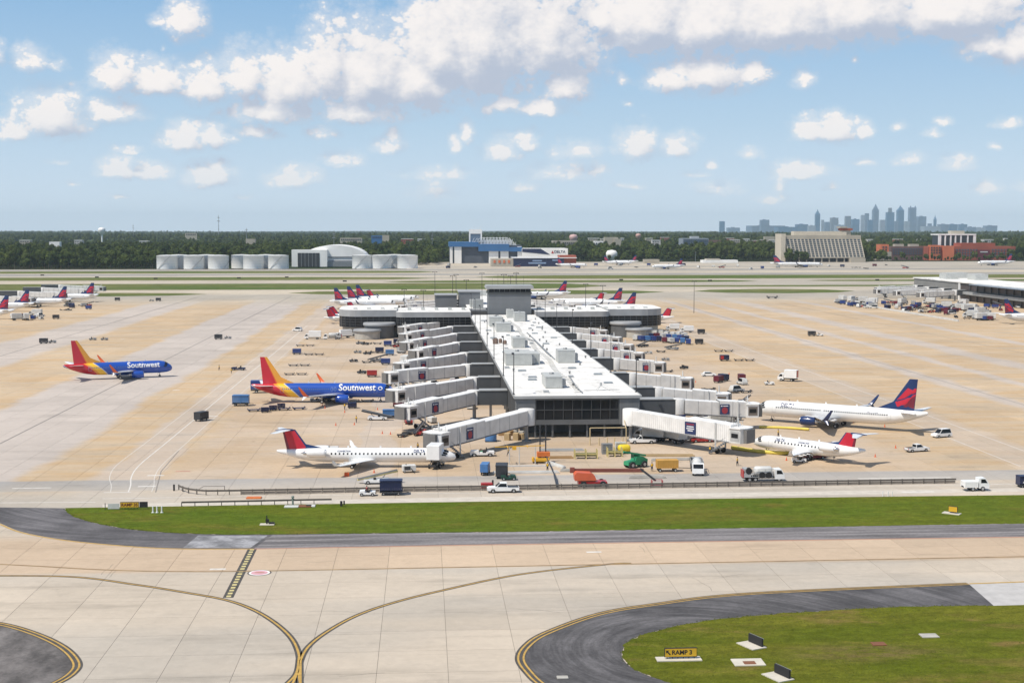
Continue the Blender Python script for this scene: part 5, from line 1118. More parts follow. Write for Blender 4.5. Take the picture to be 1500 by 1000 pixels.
o = W(820, 369, Y - 2.3); lettering('DELTA', 5.2, NAVY, t, tuple(o), (1, 0, 0), (0, 0, 1), 'hangar_sign', bold=.1)
o = W(809.5, 369, Y - 2.3); MB().add([(o.x - 2, o.y, o.z - 2), (o.x + 2, o.y, o.z - 2), (o.x, o.y, o.z + 2)], [(0, 1, 2)]).build('emblem', RED, t)
b = MB(); r0 = W(690, 359, Y + 10); r1 = W(756, 359, Y + 10); top = W(700, 348, Y + 20)
nn = 14
for k in range(nn + 1):
    x = r0.x + (r1.x - r0.x) * k / nn; e = min(1, (nn - k) / 2.5, (k + .3) / 3)
    for y in (Y + 10, Y + 40): b.bar((x, y, r0.z - 3), (x + 1, y, r0.z + (top.z - r0.z) * e + .5), .6)
    if k < nn:
        x2 = r0.x + (r1.x - r0.x) * (k + 1) / nn
        for f in (.15, .5, .95): b.bar((x, Y + 10, r0.z + (top.z - r0.z) * f * e), (x2, Y + 10, r0.z + (top.z - r0.z) * f * min(1, (nn - k - 1) / 2.5 + .1)), .5)
        b.bar((x, Y + 10, r0.z - 1), (x2, Y + 10, top.z * e + r0.z * (1 - e)), .45)
b.build('roof_truss', WHITE, t)
b = MB(); b.box(r0.x + 4, r1.x - 6, Y + 14, Y + 42, r0.z - 4, top.z - 3); b.build('roof_hood', mat('hood', (.45, .46, .45), .7), t)
b = MB(); a_ = W(688, 334.5, Y + 12); c_ = W(705, 353, Y + 12)
for x in (a_.x, c_.x): b.box(x - 1, x + 1, Y + 11, Y + 13, c_.z - 4, a_.z - 2)
b.box(a_.x - 1, c_.x + 1, Y + 10.9, Y + 13.1, a_.z - 7.5, a_.z - 1.5); 
for k in range(4): x = a_.x + 2 + k * 4; b.bar((x, Y + 12, a_.z - 1.5), (x + 1, Y + 12, a_.z + 1.2 + (k % 2) * 2), .4)
b.build('sign_tower', WHITE, t); MB().box(a_.x + 1, c_.x - 1, Y + 11.6, Y + 12.2, a_.z - 18, a_.z - 7.8).build('sign_panel', mat('sign_glass', (.12, .18, .26), .4), t)
t = thing('office_block', 'low navy banner-fronted building with brick end in front of the maintenance hangar', 'building', (0, 0, 0)); Y = 1735
b = MB(); slab(b, 752, 826, 378, None, Y, 40); b.build('banner_wall', NAVY, t)
b = MB(); slab(b, 820, 844, 374, None, Y + 2, 30); b.build('brick_wall', BRICK, t); b = MB(); slab(b, 720, 752, 379, None, Y + 1, 30); b.build('wall', CREAM, t)
b = MB(); slab(b, 751, 845, 377.2, 378.2, Y - 1, 42); b.build('roof', WHITE, t)
b = MB()
for k in range(4): slab(b, 723 + k * 7, 726 + k * 7, 381, 385, Y + .4, .5)
b.build('window', OBRICK, t)
b = MB()
for (a0, a1, y0, y1) in ((780, 794, 381, 382.8), (774, 800, 384.3, 386.3), (809, 821, 380, 382)): slab(b, a0, a1, y0, y1, Y - .4, .2)
b.build('banner_print', mat('banner_print', (.25, .35, .52), .6), t)
# slanted hotel
t = thing('hotel', 'cream slab hotel with a leaning grid of dark windows and a rooftop restaurant', 'hotel', (0, 0, 0)); Y = 1950
z0 = W(1200, 376.5, Y).z; z1 = W(1200, 350, Y).z; xa = W(1150.5, 350, Y).x; xb = W(1260, 350, Y).x; lean = 3.6; foot = 9
b = MB(); b.add([(xa, Y, z1), (xb, Y, z1), (xb + lean, Y - foot, z0), (xa + lean, Y - foot, z0), (xa, Y + 22, z1), (xb, Y + 22, z1), (xb + lean, Y + 30, z0), (xa + lean, Y + 30, z0)], [(0, 3, 2, 1), (4, 5, 6, 7), (1, 2, 6, 5), (0, 4, 7, 3), (0, 1, 5, 4), (3, 7, 6, 2)]); b.build('facade_backing', WIN, t)
nc, nr = 20, 9; fr = MB()
for i in range(nc + 1):
    x = xa + (xb - xa) * i / nc; fr.rings([[(x - .85, Y - .9, z1), (x + .85, Y - .9, z1), (x + .85, Y + .5, z1), (x - .85, Y + .5, z1)], [(x + lean - .85, Y - foot - .9, z0), (x + lean + .85, Y - foot - .9, z0), (x + lean + .85, Y - foot + .5, z0), (x + lean - .85, Y - foot + .5, z0)]], 0, False)
for j in range(nr + 1):
    f = j / nr; fr.box(xa + lean * f - .8, xb + lean * f + .8, Y - foot * f - .6, Y - foot * f + .6, z1 + (z0 - z1) * f - .45, z1 + (z0 - z1) * f + .45)
fr = fr.build('concrete_grid', CREAM, t)
wm_ = MB().box(-1.7, 1.7, -.1, .1, -.95, .95).mesh('window', WINB)
for i in range(nc):
    for j in range(nr):
        f = (j + .5) / nr; link('window', wm_, fr, (xa + (xb - xa) * (i + .5) / nc + lean * f, Y - foot * f - .25, z1 + (z0 - z1) * f - .3))
b = MB(); slab(b, 1150, 1261, 344.5, 350.2, Y - 1, 24, 0); b.build('attic', CREAM, t); b = MB(); slab(b, 1144.5, 1151, 342.5, None, Y - 6, 34); b.build('stair_tower', mat('pale_render', (.58, .52, .42), .8), t)
b = MB(); slab(b, 1163, 1240, 338.8, 344.6, Y + 4, 16); b.build('penthouse', mat('pale_render', (.6, .5, .4), .8), t)
b = MB(); slab(b, 1231, 1241, 332, 333.8, Y + 2, 18); slab(b, 1234, 1246, 333.9, 345, Y + 5, 14); b.build('restaurant', CREAM, t); b = MB(); slab(b, 1232.5, 1249, 334.5, 337.5, Y + 3.8, 16); b.build('restaurant_window', BRICK, t)
b = MB()
for k in range(9): x = xa + 18 + k * 11; b.box(x - .7, x + .7, Y - foot - 2, Y - foot, 0, z0)
b.box(xa + 2, xb + 4, Y - foot - 3, Y + 22, z0 - 1.2, z0); b.build('column', CREAM, t); MB().box(xa + 4, xb + 2, Y, Y + 20, 0, z0 - 1).build('lobby', WIN, t)
b = MB(); slab(b, 1247, 1268, 378.5, None, Y - 22, 16); b.build('annex', CREAM, t)
# brick office complex
def block(name, lab, cat, parts, extra=None):
    t = thing(name, lab, cat, (0, 0, 0))
    for (nm, px0, px1, pt, Y, dep, m) in parts: b = MB(); slab(b, px0, px1, pt, None, Y, dep); b.build(nm, m, t)
    if extra: extra(t)
    return t
def winrows(t, px0, px1, pt, pb, Y, nx, ny, m=WIN, fill=.6, fy=.55):
    a = W(px0, pt, Y); c = W(px1, pb, Y); sx = (c.x - a.x) / nx; sz = (a.z - c.z) / ny; me = MB().box(-sx * fill / 2, sx * fill / 2, -.25, .1, -sz * fy / 2, sz * fy / 2).mesh('window', m)
    for i in range(nx):
        for j in range(ny): link('window', me, t, (a.x + sx * (i + .5), Y, c.z + sz * (j + .5)))
block('brick_offices', 'long red brick office complex with dark glazed bays at far right', 'office building', [('wall', 1360, 1488, 361, 2040, 40, BRICK), ('bay', 1363, 1378, 359, 2036, 10, OBRICK), ('bay', 1382, 1398, 360, 2036, 10, OBRICK), ('wall', 1408, 1458, 356, 2044, 30, BRICK), ('sign_wall', 1433, 1450, 366, 2037, 4, MAROON)], lambda t: (winrows(t, 1400, 1432, 364, 376, 2039.6, 8, 3, WINB), winrows(t, 1452, 1486, 364, 376, 2039.6, 8, 3, WINB), winrows(t, 1363, 1378, 361, 372, 2035.6, 4, 3, WIN), MB().box(W(1436, 368, 2036.6).x, W(1447, 368, 2036.6).x, 2036.5, 2036.9, W(1436, 369, 2036).z - .8, W(1436, 369, 2036).z + .8).build('sign_print', OFFW, t)))
block('office_tower', 'white framed office block with dark bays rising above the brick complex', 'office building', [('wall', 1376, 1429, 344, 2090, 30, WIN), ('roof_box', 1393, 1413, 338, 2096, 12, CREAM)], lambda t: [(lambda b: (slab(b, px, px + (4 if k in (0, 6) else 2), 343, None, 2089, 2), b.build('pier', HW, t)))(MB()) for k, px in enumerate((1375, 1384, 1392, 1399, 1407, 1417, 1426))] + [(lambda b: (slab(b, 1375, 1430, 342.6, 344.6, 2088.6, 34), b.build('roof', HW, t)))(MB())])
block('brick_offices', 'lower purplish brick office block between the slanted hotel and the brick complex', 'office building', [('wall', 1305, 1353, 361, 2060, 30, mat('dull_brick', (.16, .09, .08), .85)), ('roof_box', 1311, 1324, 357.5, 2066, 10, CREAM), ('roof_box', 1333, 1346, 357.5, 2066, 10, CREAM)], lambda t: winrows(t, 1307, 1351, 363, 373, 2059.6, 12, 3, WINB))
block('brick_offices', 'small bright orange brick building right of the slanted hotel', 'office building', [('wall', 1290, 1302, 358, 2030, 20, OBRICK), ('annex', 1284, 1306, 369, 2024, 20, CREAM)], lambda t: winrows(t, 1292, 1300, 360, 368, 2029.7, 2, 2, WIN))
block('glass_offices', 'bluish striped office building in the woods left of the slanted hotel', 'office building', [('wall', 1000, 1038, 349, 2500, 40, mat('blue_concrete', (.26, .30, .34), .7)), ('roof_box', 1012, 1024, 346, 2510, 14, LGREY)], lambda t: winrows(t, 1001, 1037, 350, 366, 2499.6, 14, 6, WINB, .8))
block('low_brick_building', 'low reddish building beside the bluish office building', 'building', [('wall', 1038, 1056, 352, 2520, 40, mat('dull_brick', (.16, .09, .08), .85))])
block('beige_offices', 'beige office block in the trees behind the maintenance hangar', 'office building', [('wall', 810, 846, 352.5, 2450, 30, CREAM)], lambda t: winrows(t, 824, 845, 354, 362, 2449.6, 7, 2, WIN))
block('white_block', 'white apartment block among trees right of the beige offices', 'building', [('wall', 871, 884, 353, 2500, 20, HW), ('wall', 886, 905, 347.5, 2650, 20, CREAM), ('wall', 900, 910, 350, 2640, 20, CREAM)], lambda t: winrows(t, 872, 883, 355, 362, 2499.6, 3, 2, WIN))
block('low_terminal', 'low pale building on the ramp left of the far white airliner', 'building', [('wall', 1030, 1081, 381, 1900, 20, HW), ('roof_box', 1035, 1055, 379, 1902, 14, CREAM)])
block('low_terminal', 'small pale shed with a dark front between the ramp aircraft', 'building', [('wall', 944, 966, 380, 1880, 14, CREAM)])
block('ramp_shed', 'white shed roof showing above the trees left of the hangar', 'building', [('wall', 498, 530, 348.5, 2700, 20, CREAM)], lambda t: winrows(t, 499, 529, 349.3, 352.5, 2699.6, 10, 1, WIN))
block('ramp_shed', 'blue and white shed showing above the trees behind the arched hangar', 'building', [('wall', 544, 560, 345, 2800, 20, STEELB), ('wall', 560, 570, 344.5, 2800, 20, CREAM)], lambda t: winrows(t, 545, 559, 346, 349, 2799.6, 5, 1, WIN))
block('ramp_shed', 'white house roof far left among the trees', 'building', [('wall', 73, 86, 355, 2150, 10, CREAM), ('roof', 72, 87, 354.2, 2149, 12, HW)])
block('ramp_shed', 'pale low roof in the woods above the storage tanks', 'building', [('wall', 271, 288, 341.5, 4200, 10, CREAM)], lambda t: winrows(t, 272, 287, 342, 345, 4199.6, 6, 1, WIN))
block('ramp_shed', 'small pale roof in the woods above the middle storage tanks', 'building', [('wall', 360, 374, 350, 2500, 10, CREAM)])
block('ramp_shed', 'white roof among trees at the foot of the skyline', 'building', [('wall', 1120, 1135, 346.5, 2900, 10, CREAM)])
def watertower(lab, px, pt, Y, r, m):
    p = W(px, pt, Y); t = thing('water_tower', lab, 'water tower', (p.x, Y, 0)); MB().lathe([(r * .2, p.z - 2.1 * r), (r * .75, p.z - 1.6 * r), (r, p.z - .9 * r), (r, p.z - .5 * r), (r * .7, p.z - .12 * r), (.1, p.z)], 20).build('tank', m, t); MB().tube((0, 0, -.5), (0, 0, p.z - 2 * r), r * .22, n=8).build('column', m, t)
watertower('white bulb water tower on the left horizon', 149, 333, 3600, 9.5, WHITE); watertower('pale pink water tower behind the beige offices', 840, 343, 2600, 8, mat('pale_pink', (.55, .36, .34), .6)); watertower('reddish water tower above the trees right of the hangar', 935, 342, 3000, 6, mat('faded_pink', (.5, .3, .26), .6))
t = watertower('squat white tank on a short stem behind the ramp aircraft', 896, 366, 2010, 8.5, HW)
def mast(lab, px, pt, Y, w=.8):
    p = W(px, pt, Y); t = thing('radio_mast', lab, 'mast', (p.x, Y, 0)); b = MB(); b.tube((0, 0, -1), (0, 0, p.z), w, w * .3, 5); b.build('pole', GREY, t); MB().box(-w * 3, w * 3, -w, w, p.z * .78, p.z * .8).box(-w * 2, w * 2, -w, w, p.z * .9, p.z * .92).build('crossarm', GREY, t)
mast('tall lattice radio mast on the horizon above the storage tanks', 320, 315, 4500, 1.6); mast('thin radio mast on the left horizon', 195, 328, 4500, .9); mast('short dark mast on the horizon above the tank farm', 361, 334, 3500, 1.6); mast('white light tower behind the arched hangar', 489, 338, 1900, .8); mast('white light tower among trees left of the blue hangar', 633, 341, 2000, .7); mast('thin light mast beside the ribbed horizon left of the skyline', 1019, 368, 1990, .5)
# ------------------------------------------------------------------ city skyline
SKY1 = mat('hazed_glass_tower_blue', (.07, .17, .29), .4, var=.2, scale=.02); SKY2 = mat('hazed_stone_tower', (.14, .22, .32), .7, var=.2, scale=.02); SKY3 = mat('pale_tower', (.28, .35, .43), .7, var=.2, scale=.02)  # blue of far haze and reflected sky mixed into the tower colours
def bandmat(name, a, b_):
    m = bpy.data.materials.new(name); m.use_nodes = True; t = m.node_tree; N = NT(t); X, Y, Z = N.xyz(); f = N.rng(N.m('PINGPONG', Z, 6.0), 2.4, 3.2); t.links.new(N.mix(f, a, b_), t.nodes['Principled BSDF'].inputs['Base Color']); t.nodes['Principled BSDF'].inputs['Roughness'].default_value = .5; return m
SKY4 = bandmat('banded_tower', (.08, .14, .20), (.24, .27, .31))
CITY = [(1054.7,1063,324,0,0,'slim block tower standing apart at the left end of the skyline'),(1067,1084,332,1,0,'long low block beside the leftmost skyline tower'),(1115,1129,322,1,0,'flat topped wide tower left in the skyline'),(1102,1150,329,1,0,'broad low group below the flat topped tower'),(1168,1184,327,0,0,'low dark block left of the pointed tower'),(1195,1202.6,314,0,1,'pointed slim tower in the left part of the skyline'),(1204,1208,322,2,0,'narrow pale tower right of the pointed slim one'),(1209,1217,325,1,0,'short block in the left middle of the skyline'),(1218,1230,319,3,0,'broad banded tower in the left middle of the skyline'),(1239,1248,316.5,3,0,'upright banded tower right of the broad banded one'),(1249,1261,321,0,0,'medium dark tower before the tall group'),(1262,1268,315,2,0,'pale slim tower before the tall group'),(1268,1274,312.5,1,0,'stone slim tower next to the tallest spire'),(1279.5,1289,307,1,2,'tallest skyscraper with a stepped crown and spire'),(1290,1298,322,2,0,'pale block at the foot of the tallest spire'),(1300,1312,311,0,3,'dark square skyscraper with a small box crown'),(1315.5,1326,308,0,1,'dark skyscraper with a pyramid top'),(1333,1344,304,1,4,'skyscraper with twin corner pinnacles'),(1345.5,1359,317,1,0,'wide shorter tower right of the twin pinnacles'),(1360,1365,326,1,0,'low block right of the wide shorter tower'),(1369,1372.5,322,0,1,'thin dark tower with pointed top'),(1377,1390,327,1,0,'low wide tower in the right part of the skyline'),(1391,1403,327,0,0,'dark flat tower in the right part of the skyline'),(1406.6,1417,327,0,0,'rightmost squared dark tower of the skyline'),(1445,1461,329,1,0,'low cluster block at the right end of the skyline'),(1430,1443,332,2,0,'small pale block near the right end of the skyline'),(1225,1238,328,2,0,'low pale block in the middle of the skyline'),(1272,1280,322,0,0,'squat dark tower against the tallest spire'),(1326,1334,324,2,0,'short pale tower between two tall dark ones'),(1311,1317,324,1,0,'short stone tower in a gap between dark skyscrapers'),(1185,1195,329,2,0,'low pale block left of the pointed slim tower'),(1140,1168,331,0,0,'low dark row under the left skyline'),(1417,1430,331,1,0,'low stone row in the right skyline'),(1355,1378,330,2,0,'low pale row right of the tall group')]
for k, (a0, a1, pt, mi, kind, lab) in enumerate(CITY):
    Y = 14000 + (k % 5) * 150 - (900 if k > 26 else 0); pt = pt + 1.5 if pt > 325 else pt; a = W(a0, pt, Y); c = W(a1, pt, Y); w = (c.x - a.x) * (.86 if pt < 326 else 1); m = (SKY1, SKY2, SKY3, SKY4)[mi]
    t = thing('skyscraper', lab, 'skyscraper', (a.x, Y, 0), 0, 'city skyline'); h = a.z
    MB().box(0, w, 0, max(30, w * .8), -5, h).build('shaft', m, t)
    D_ = max(30, w * .8); e = W(a0, pt, Y).z
    if kind == 1: MB().rings([[(0, 0, h), (w, 0, h), (w, D_, h), (0, D_, h)], [(w * .38, D_ * .38, h + 34), (w * .62, D_ * .38, h + 34), (w * .62, D_ * .62, h + 34), (w * .38, D_ * .62, h + 34)], [(w * .48, D_ * .48, h + 52), (w * .52, D_ * .48, h + 52), (w * .52, D_ * .52, h + 52), (w * .48, D_ * .52, h + 52)]], 0, False).build('pyramid_top', m, t)
    if kind == 2:
        MB().box(w * .12, w * .88, D_ * .12, D_ * .88, h, h + 14).box(w * .22, w * .78, D_ * .22, D_ * .78, h + 14, h + 26).build('stepped_crown', m, t); MB().rings([[(w * .25, D_ * .25, h + 26), (w * .75, D_ * .25, h + 26), (w * .75, D_ * .75, h + 26), (w * .25, D_ * .75, h + 26)], [(w * .49, D_ * .49, h + 62), (w * .51, D_ * .49, h + 62), (w * .51, D_ * .51, h + 62), (w * .49, D_ * .51, h + 62)]], 0, False).build('spire', m, t)
    if kind == 3: MB().box(w * .25, w * .75, D_ * .2, D_ * .8, h, h + 8).box(w * .3, w * .7, D_ * .25, D_ * .75, h + 8, h + 46).build('crown', SKY4, t)
    if kind == 4:
        b = MB()
        for x in (w * .14, w * .86): b.rings([[(x - w * .12, 2, h), (x + w * .12, 2, h), (x + w * .12, D_ * .3, h), (x - w * .12, D_ * .3, h)], [(x - .5, D_ * .14, h + 22), (x + .5, D_ * .14, h + 22), (x + .5, D_ * .16, h + 22), (x - .5, D_ * .16, h + 22)]], 0, False)
        b.build('pinnacle', m, t)
    if kind == 0 and w > 60: MB().box(w * .3, w * .6, D_ * .3, D_ * .6, h, h + 6).build('roof_box', m, t)
# ------------------------------------------------------------------ neighbouring concourse, right
t = thing('neighbour_concourse', 'grey and brown neighbouring concourse at the right edge with white roof', 'concourse', (0, 0, 0))
MB().box(357, 392, 890, 975, 0, 11.6).build('blank_wall', mat('warm_grey_wall', (.22, .215, .205), .7, var=.1, scale=.1), t); MB().box(357.4, 392, 560, 890, 0, 11.2).build('wall', mat('brown_glass_wall', (.07, .05, .045), .5), t)
MB().box(356.4, 393, 560, 976, 11.6, 12.3).build('roof', ROOFM, t); MB().box(356.6, 357.5, 889, 891, 0, 11.6).build('corner_strip', WHITE, t)
b = MB()
for k in range(28): y = 575 + k * 11; b.box(356.6, 357.2, y - .3, y + .3, 0, 11.6)
b.box(356.5, 357.2, 560, 889, 3.6, 4.3); b.box(356.5, 357.2, 560, 889, 6.6, 7.0); b.build('wall_post', FRAME, t)
MB().box(354.5, 357.3, 640, 880, 4.5, 6.3).build('walkway_band', FASC, t); MB().box(351, 357.3, 700, 860, 11.3, 11.7).build('canopy', mat('blue_grey_canopy', (.2, .24, .29), .5), t)
for k, (y, x, w, d, h) in enumerate(((935, 365, 9, 12, 4.2), (915, 378, 9, 14, 4), (952, 380, 8, 10, 4))): MB().box(x, x + w, y, y + d, 12.3, 12.3 + h).build('rooftop_unit', HVM, t)
for k, (y, x, dx) in enumerate(((958, 352, 30), (930, 350, 38), (905, 351, 34), (880, 350, 26))): jetbridge(f'white jet bridge at the right edge terminal, {ORD[k]} from the far end', (357, y), (x, y), (x - dx, y - 6), poster=None, group='jet bridges of the right edge terminal')
for k, (y, x, dx) in enumerate(((846, -262, 30), (905, -262, 34), (960, -262, 36), (1005, -262, 36))): jetbridge(f'white jet bridge at the far left edge, {ORD[k]} counted towards the horizon', (-275, y), (x, y), (x + dx - 4, y - 6), poster=None, group='jet bridges at the far left edge')
# ------------------------------------------------------------------ trees
def leafmat(name, a, b_, c):
    m = bpy.data.materials.new(name); m.use_nodes = True; t = m.node_tree; bs = t.nodes['Principled BSDF']; bs.inputs['Roughness'].default_value = .75; bs.inputs['Specular IOR Level'].default_value = .05
    N = NT(t); oi = t.nodes.new('ShaderNodeObjectInfo'); r = t.nodes.new('ShaderNodeValToRGB'); t.links.new(oi.outputs['Random'], r.inputs[0]); e = r.color_ramp.elements; e[0].color = (*a, 1); e[1].color = (*b_, 1); k = e.new(.85); k.color = (*c, 1); e[1].position = 1
    col = N.mix(N.rng(N.noise(.02, 3), .35, .65, 0, .35), r.outputs[0], c); tone = N.rng(N.noise(.5, 4), .3, .7, .6, 1.35)
    v = t.nodes.new('ShaderNodeVectorMath'); v.operation = 'SCALE'; t.links.new(col, v.inputs[0]); t.links.new(tone, v.inputs['Scale']); t.links.new(v.outputs[0], bs.inputs['Base Color']); return m
LEAF = leafmat('foliage', (.010, .026, .008), (.030, .056, .012), (.075, .098, .022)); BARK = mat('bark', (.09, .07, .05), .9)
def crown_mesh(seed, h=16, r=5.5, nq=330):
    rn = random.Random(seed); b = MB(); lobes = []
    for k in range(8):
        a = rn.uniform(0, 6.28); d = rn.uniform(0, r * .55); lobes.append((d * math.cos(a), d * math.sin(a), h * rn.uniform(.42, .84), r * rn.uniform(.38, .62)))
    lobes.append((0, 0, h * .82, r * .5)); lobes.append((0, 0, h * .55, r * .75))
    for (x, y, z, q) in lobes:          # irregular inner masses
        rs = []
        for i in range(1, 5):
            ph = math.pi * i / 5; rs.append([(x + q * .82 * rn.uniform(.8, 1.1) * math.sin(ph) * math.cos(a), y + q * .82 * rn.uniform(.8, 1.1) * math.sin(ph) * math.sin(a), z - q * .8 * math.cos(ph)) for a in [6.283 * k / 7 for k in range(7)]])
        b.rings(rs, 0, False)
    for k in range(nq):
        x, y, z, q = rn.choice(lobes); d = Vector((rn.gauss(0, 1), rn.gauss(0, 1), rn.gauss(0, 1))).normalized(); p = Vector((x, y, z)) + d * q * rn.uniform(.82, 1.15); s = rn.uniform(.35, .95)
        u = Vector((rn.gauss(0, 1), rn.gauss(0, 1), rn.gauss(0, .6))).normalized(); v = d.cross(u).normalized() if d.cross(u).length > .1 else d.orthogonal(); u = (u + d * .3).normalized()
        b.add([tuple(p - u * s - v * s * .5), tuple(p + v * s * .8), tuple(p + u * s)], [(0, 1, 2)])
    return b.mesh('crown', LEAF)
CROWNS = [crown_mesh(k, h, r) for k, (h, r) in enumerate(((16, 5.5), (19, 6), (13, 5), (21, 5.2), (15, 6.5)))]
def trunk_mesh(h): 
    b = MB(); b.tube((0, 0, -.6), (0, 0, h * .62), .45, .18, 7)
    for a in (0, 2.2, 4.1): b.tube((0, 0, h * .3), (2.2 * math.cos(a), 2.2 * math.sin(a), h * .55), .16, .07, 5)
    return b.mesh('trunk', BARK)
TRUNKS = [trunk_mesh(h) for h in (16, 19, 13, 21, 15)]
random.seed(11)
TREES = []
for k in range(60): TREES.append((k * 3.9 + random.uniform(-1.5, 1.5) - 6, random.uniform(1672, 1700), 'dark broadleaf tree in the front row of the wood at far left', 'front row of the left wood', 1))
for k in range(16): TREES.append((1152 + k * 1.6 + (6 if k > 9 else 0), random.uniform(1918, 1932), 'tree standing before the left end of the slanted hotel', 'trees before the hotel', .95))
for k in range(14): TREES.append((1264 + k * 2.4, random.uniform(1960, 1990), 'tree between the slanted hotel and the brick offices', 'trees between hotel and offices', 1))
for k in range(44): TREES.append((1296 + k * 4.8 + random.uniform(-2, 2), random.uniform(1985, 2022), 'dark tree in the row before the brick offices', 'trees before the brick offices', .62))
for k in range(40): TREES.append((850 + k * 7.4 + random.uniform(-2, 2), random.uniform(1985, 2040), 'tree in the front row behind the far ramp', 'front row trees behind the ramp', .9))
for k in range(26): TREES.append((430 + k * 8.6, random.uniform(1880, 1980), 'tree showing behind the arched hangar and tanks', 'trees behind the tank farm', 1.1))
for (px, Y, lab, gr, sc) in TREES:
    i = random.randrange(5); x = atY(px, Y); T = thing('tree', lab, 'tree', (x, Y, terr(x, Y)), random.uniform(0, 6.28), gr); s = sc * random.uniform(.6, 1.25); T.scale = (s, s, s * random.uniform(.9, 1.1)); sz = 'small' if s < sc * .8 else 'tall' if s > sc * 1.08 else 'middling'
    if 'left wood' in gr: sec = ('at the left edge', 'below the white house roof', 'under the white water tower', 'just left of the storage tanks')[min(3, max(0, int(px / 58)))]; lab = f'{sz} dark tree of the left wood front, {sec}'
    elif 'brick' in gr: sec = ('below the purplish offices', 'before the orange bays', 'before the red sign wall', 'at the right end of the brick complex')[min(3, int((px - 1296) / 53))]; lab = f'{sz} dark tree in the row {sec}'
    elif 'ramp' in gr: sec = ('behind the white tank', 'behind the small pale shed', 'below the bluish offices', 'just left of the slanted hotel')[min(3, int((px - 850) / 74))]; lab = f'{sz} tree in the front row of the woods {sec}'
    elif 'tank farm' in gr: sec = ('behind the arched hangar', 'behind the right cluster of tanks', 'left of the blue hangar')[min(2, int((px - 430) / 75))]; lab = f'{sz} tree {sec}'
    elif 'before the hotel' in gr: lab = f'{sz} tree standing before the {"left end" if px < 1170 else "middle"} of the slanted hotel'
    else: lab = f'{sz} tree {"close to the slanted hotel" if px < 1282 else "near the orange brick building"} on the far ramp edge'
    T['label'] = lab; T['group'] = gr
    link('crown', CROWNS[i], T); link('trunk', TRUNKS[i], T)
# the wood that reads as one mass: a canopy plus scattered crowns
pts = []
random.seed(5)
FOOT = [(650, 850, 0, 1975), (1140, 1275, 0, 2010), (1285, 1495, 0, 2130), (995, 1062, 2440, 2560), (805, 850, 2400, 2490), (866, 914, 2440, 2680), (494, 574, 2680, 2830), (68, 90, 2140, 2170), (1115, 1140, 2890, 2915), (355, 378, 2490, 2515), (-200, 235, 0, 1700), (235, 640, 0, 1800), (640, 2000, 0, 2030), (425, 545, 0, 1870)]
def pxof(x, y): return 620 + x / y * 2000
D0 = 1690.0
while D0 < 13500:
    s = 10.5 * (D0 / 1900) ** 1.0; wdt = (.56 if D0 < 6000 else .5) * D0; x = -wdt * .62 - 60
    while x < wdt + 60:
        X_ = x + random.uniform(-s * .45, s * .45); Y_ = D0 + random.uniform(-s * .5, s * .5); px = pxof(X_, Y_); x += s
        if any(a < px < b_ and c < Y_ < d for a, b_, c, d in FOOT): continue
        pts.append((X_, Y_, terr(X_, Y_) - (.5 if D0 < 2600 else 1.5)))
    D0 += s * (.9 if D0 < 2600 else 1.6)
me = bpy.data.meshes.new('forest'); me.from_pydata(pts, [], []); fo = link('forest', me, kind='stuff')
ccol = bpy.data.collections.new('crowns')
for k, c in enumerate(CROWNS):
    co = bpy.data.objects.new('crown_source', c); ccol.objects.link(co)
ng = bpy.data.node_groups.new('forest', 'GeometryNodeTree'); ng.interface.new_socket('Geometry', in_out='INPUT', socket_type='NodeSocketGeometry'); ng.interface.new_socket('Geometry', in_out='OUTPUT', socket_type='NodeSocketGeometry')
gn = lambda t_: ng.nodes.new(t_)
gi, go_, ip, ci, rv, rs_, ri = gn('NodeGroupInput'), gn('NodeGroupOutput'), gn('GeometryNodeInstanceOnPoints'), gn('GeometryNodeCollectionInfo'), gn('FunctionNodeRandomValue'), gn('FunctionNodeRandomValue'), gn('FunctionNodeRandomValue')
ci.inputs['Collection'].default_value = ccol; ci.inputs['Separate Children'].default_value = True; ci.inputs['Reset Children'].default_value = True
ip.inputs['Pick Instance'].default_value = True; rv.data_type = 'FLOAT_VECTOR'; rv.inputs['Max'].default_value = (0, 0, 6.28); rs_.inputs[2].default_value = .55; rs_.inputs[3].default_value = 1.45; ri.data_type = 'INT'; ri.inputs[4].default_value = 0; ri.inputs[5].default_value = 4
ng.links.new(gi.outputs[0], ip.inputs['Points']); ng.links.new(ci.outputs[0], ip.inputs['Instance']); ng.links.new(rv.outputs[0], ip.inputs['Rotation']); ng.links.new(rs_.outputs[1], ip.inputs['Scale']); ng.links.new(ri.outputs[2], ip.inputs['Instance Index']); ng.links.new(ip.outputs[0], go_.inputs[0])
md = fo.modifiers.new('forest', 'NODES'); md.node_group = ng
b = MB(); NX, NY = 150, 90; vs = []
for j in range(NY + 1):
    Y_ = 2600 + (14500 - 2600) * (j / NY) ** 1.6
    for i in range(NX + 1):
        X_ = (-.42 + 1.02 * i / NX) * Y_; hgt = terr(X_, Y_) + 9 + 5 * mnoise.noise(Vector((X_ / 60, Y_ / 60, 0))) if 0 < i < NX and 0 < j < NY else -3
        vs.append((X_, Y_, hgt))
b.add(vs, [(j * (NX + 1) + i, j * (NX + 1) + i + 1, (j + 1) * (NX + 1) + i + 1, (j + 1) * (NX + 1) + i) for j in range(NY) for i in range(NX)], 0, True); b.build('forest_canopy', LEAF, kind='stuff')
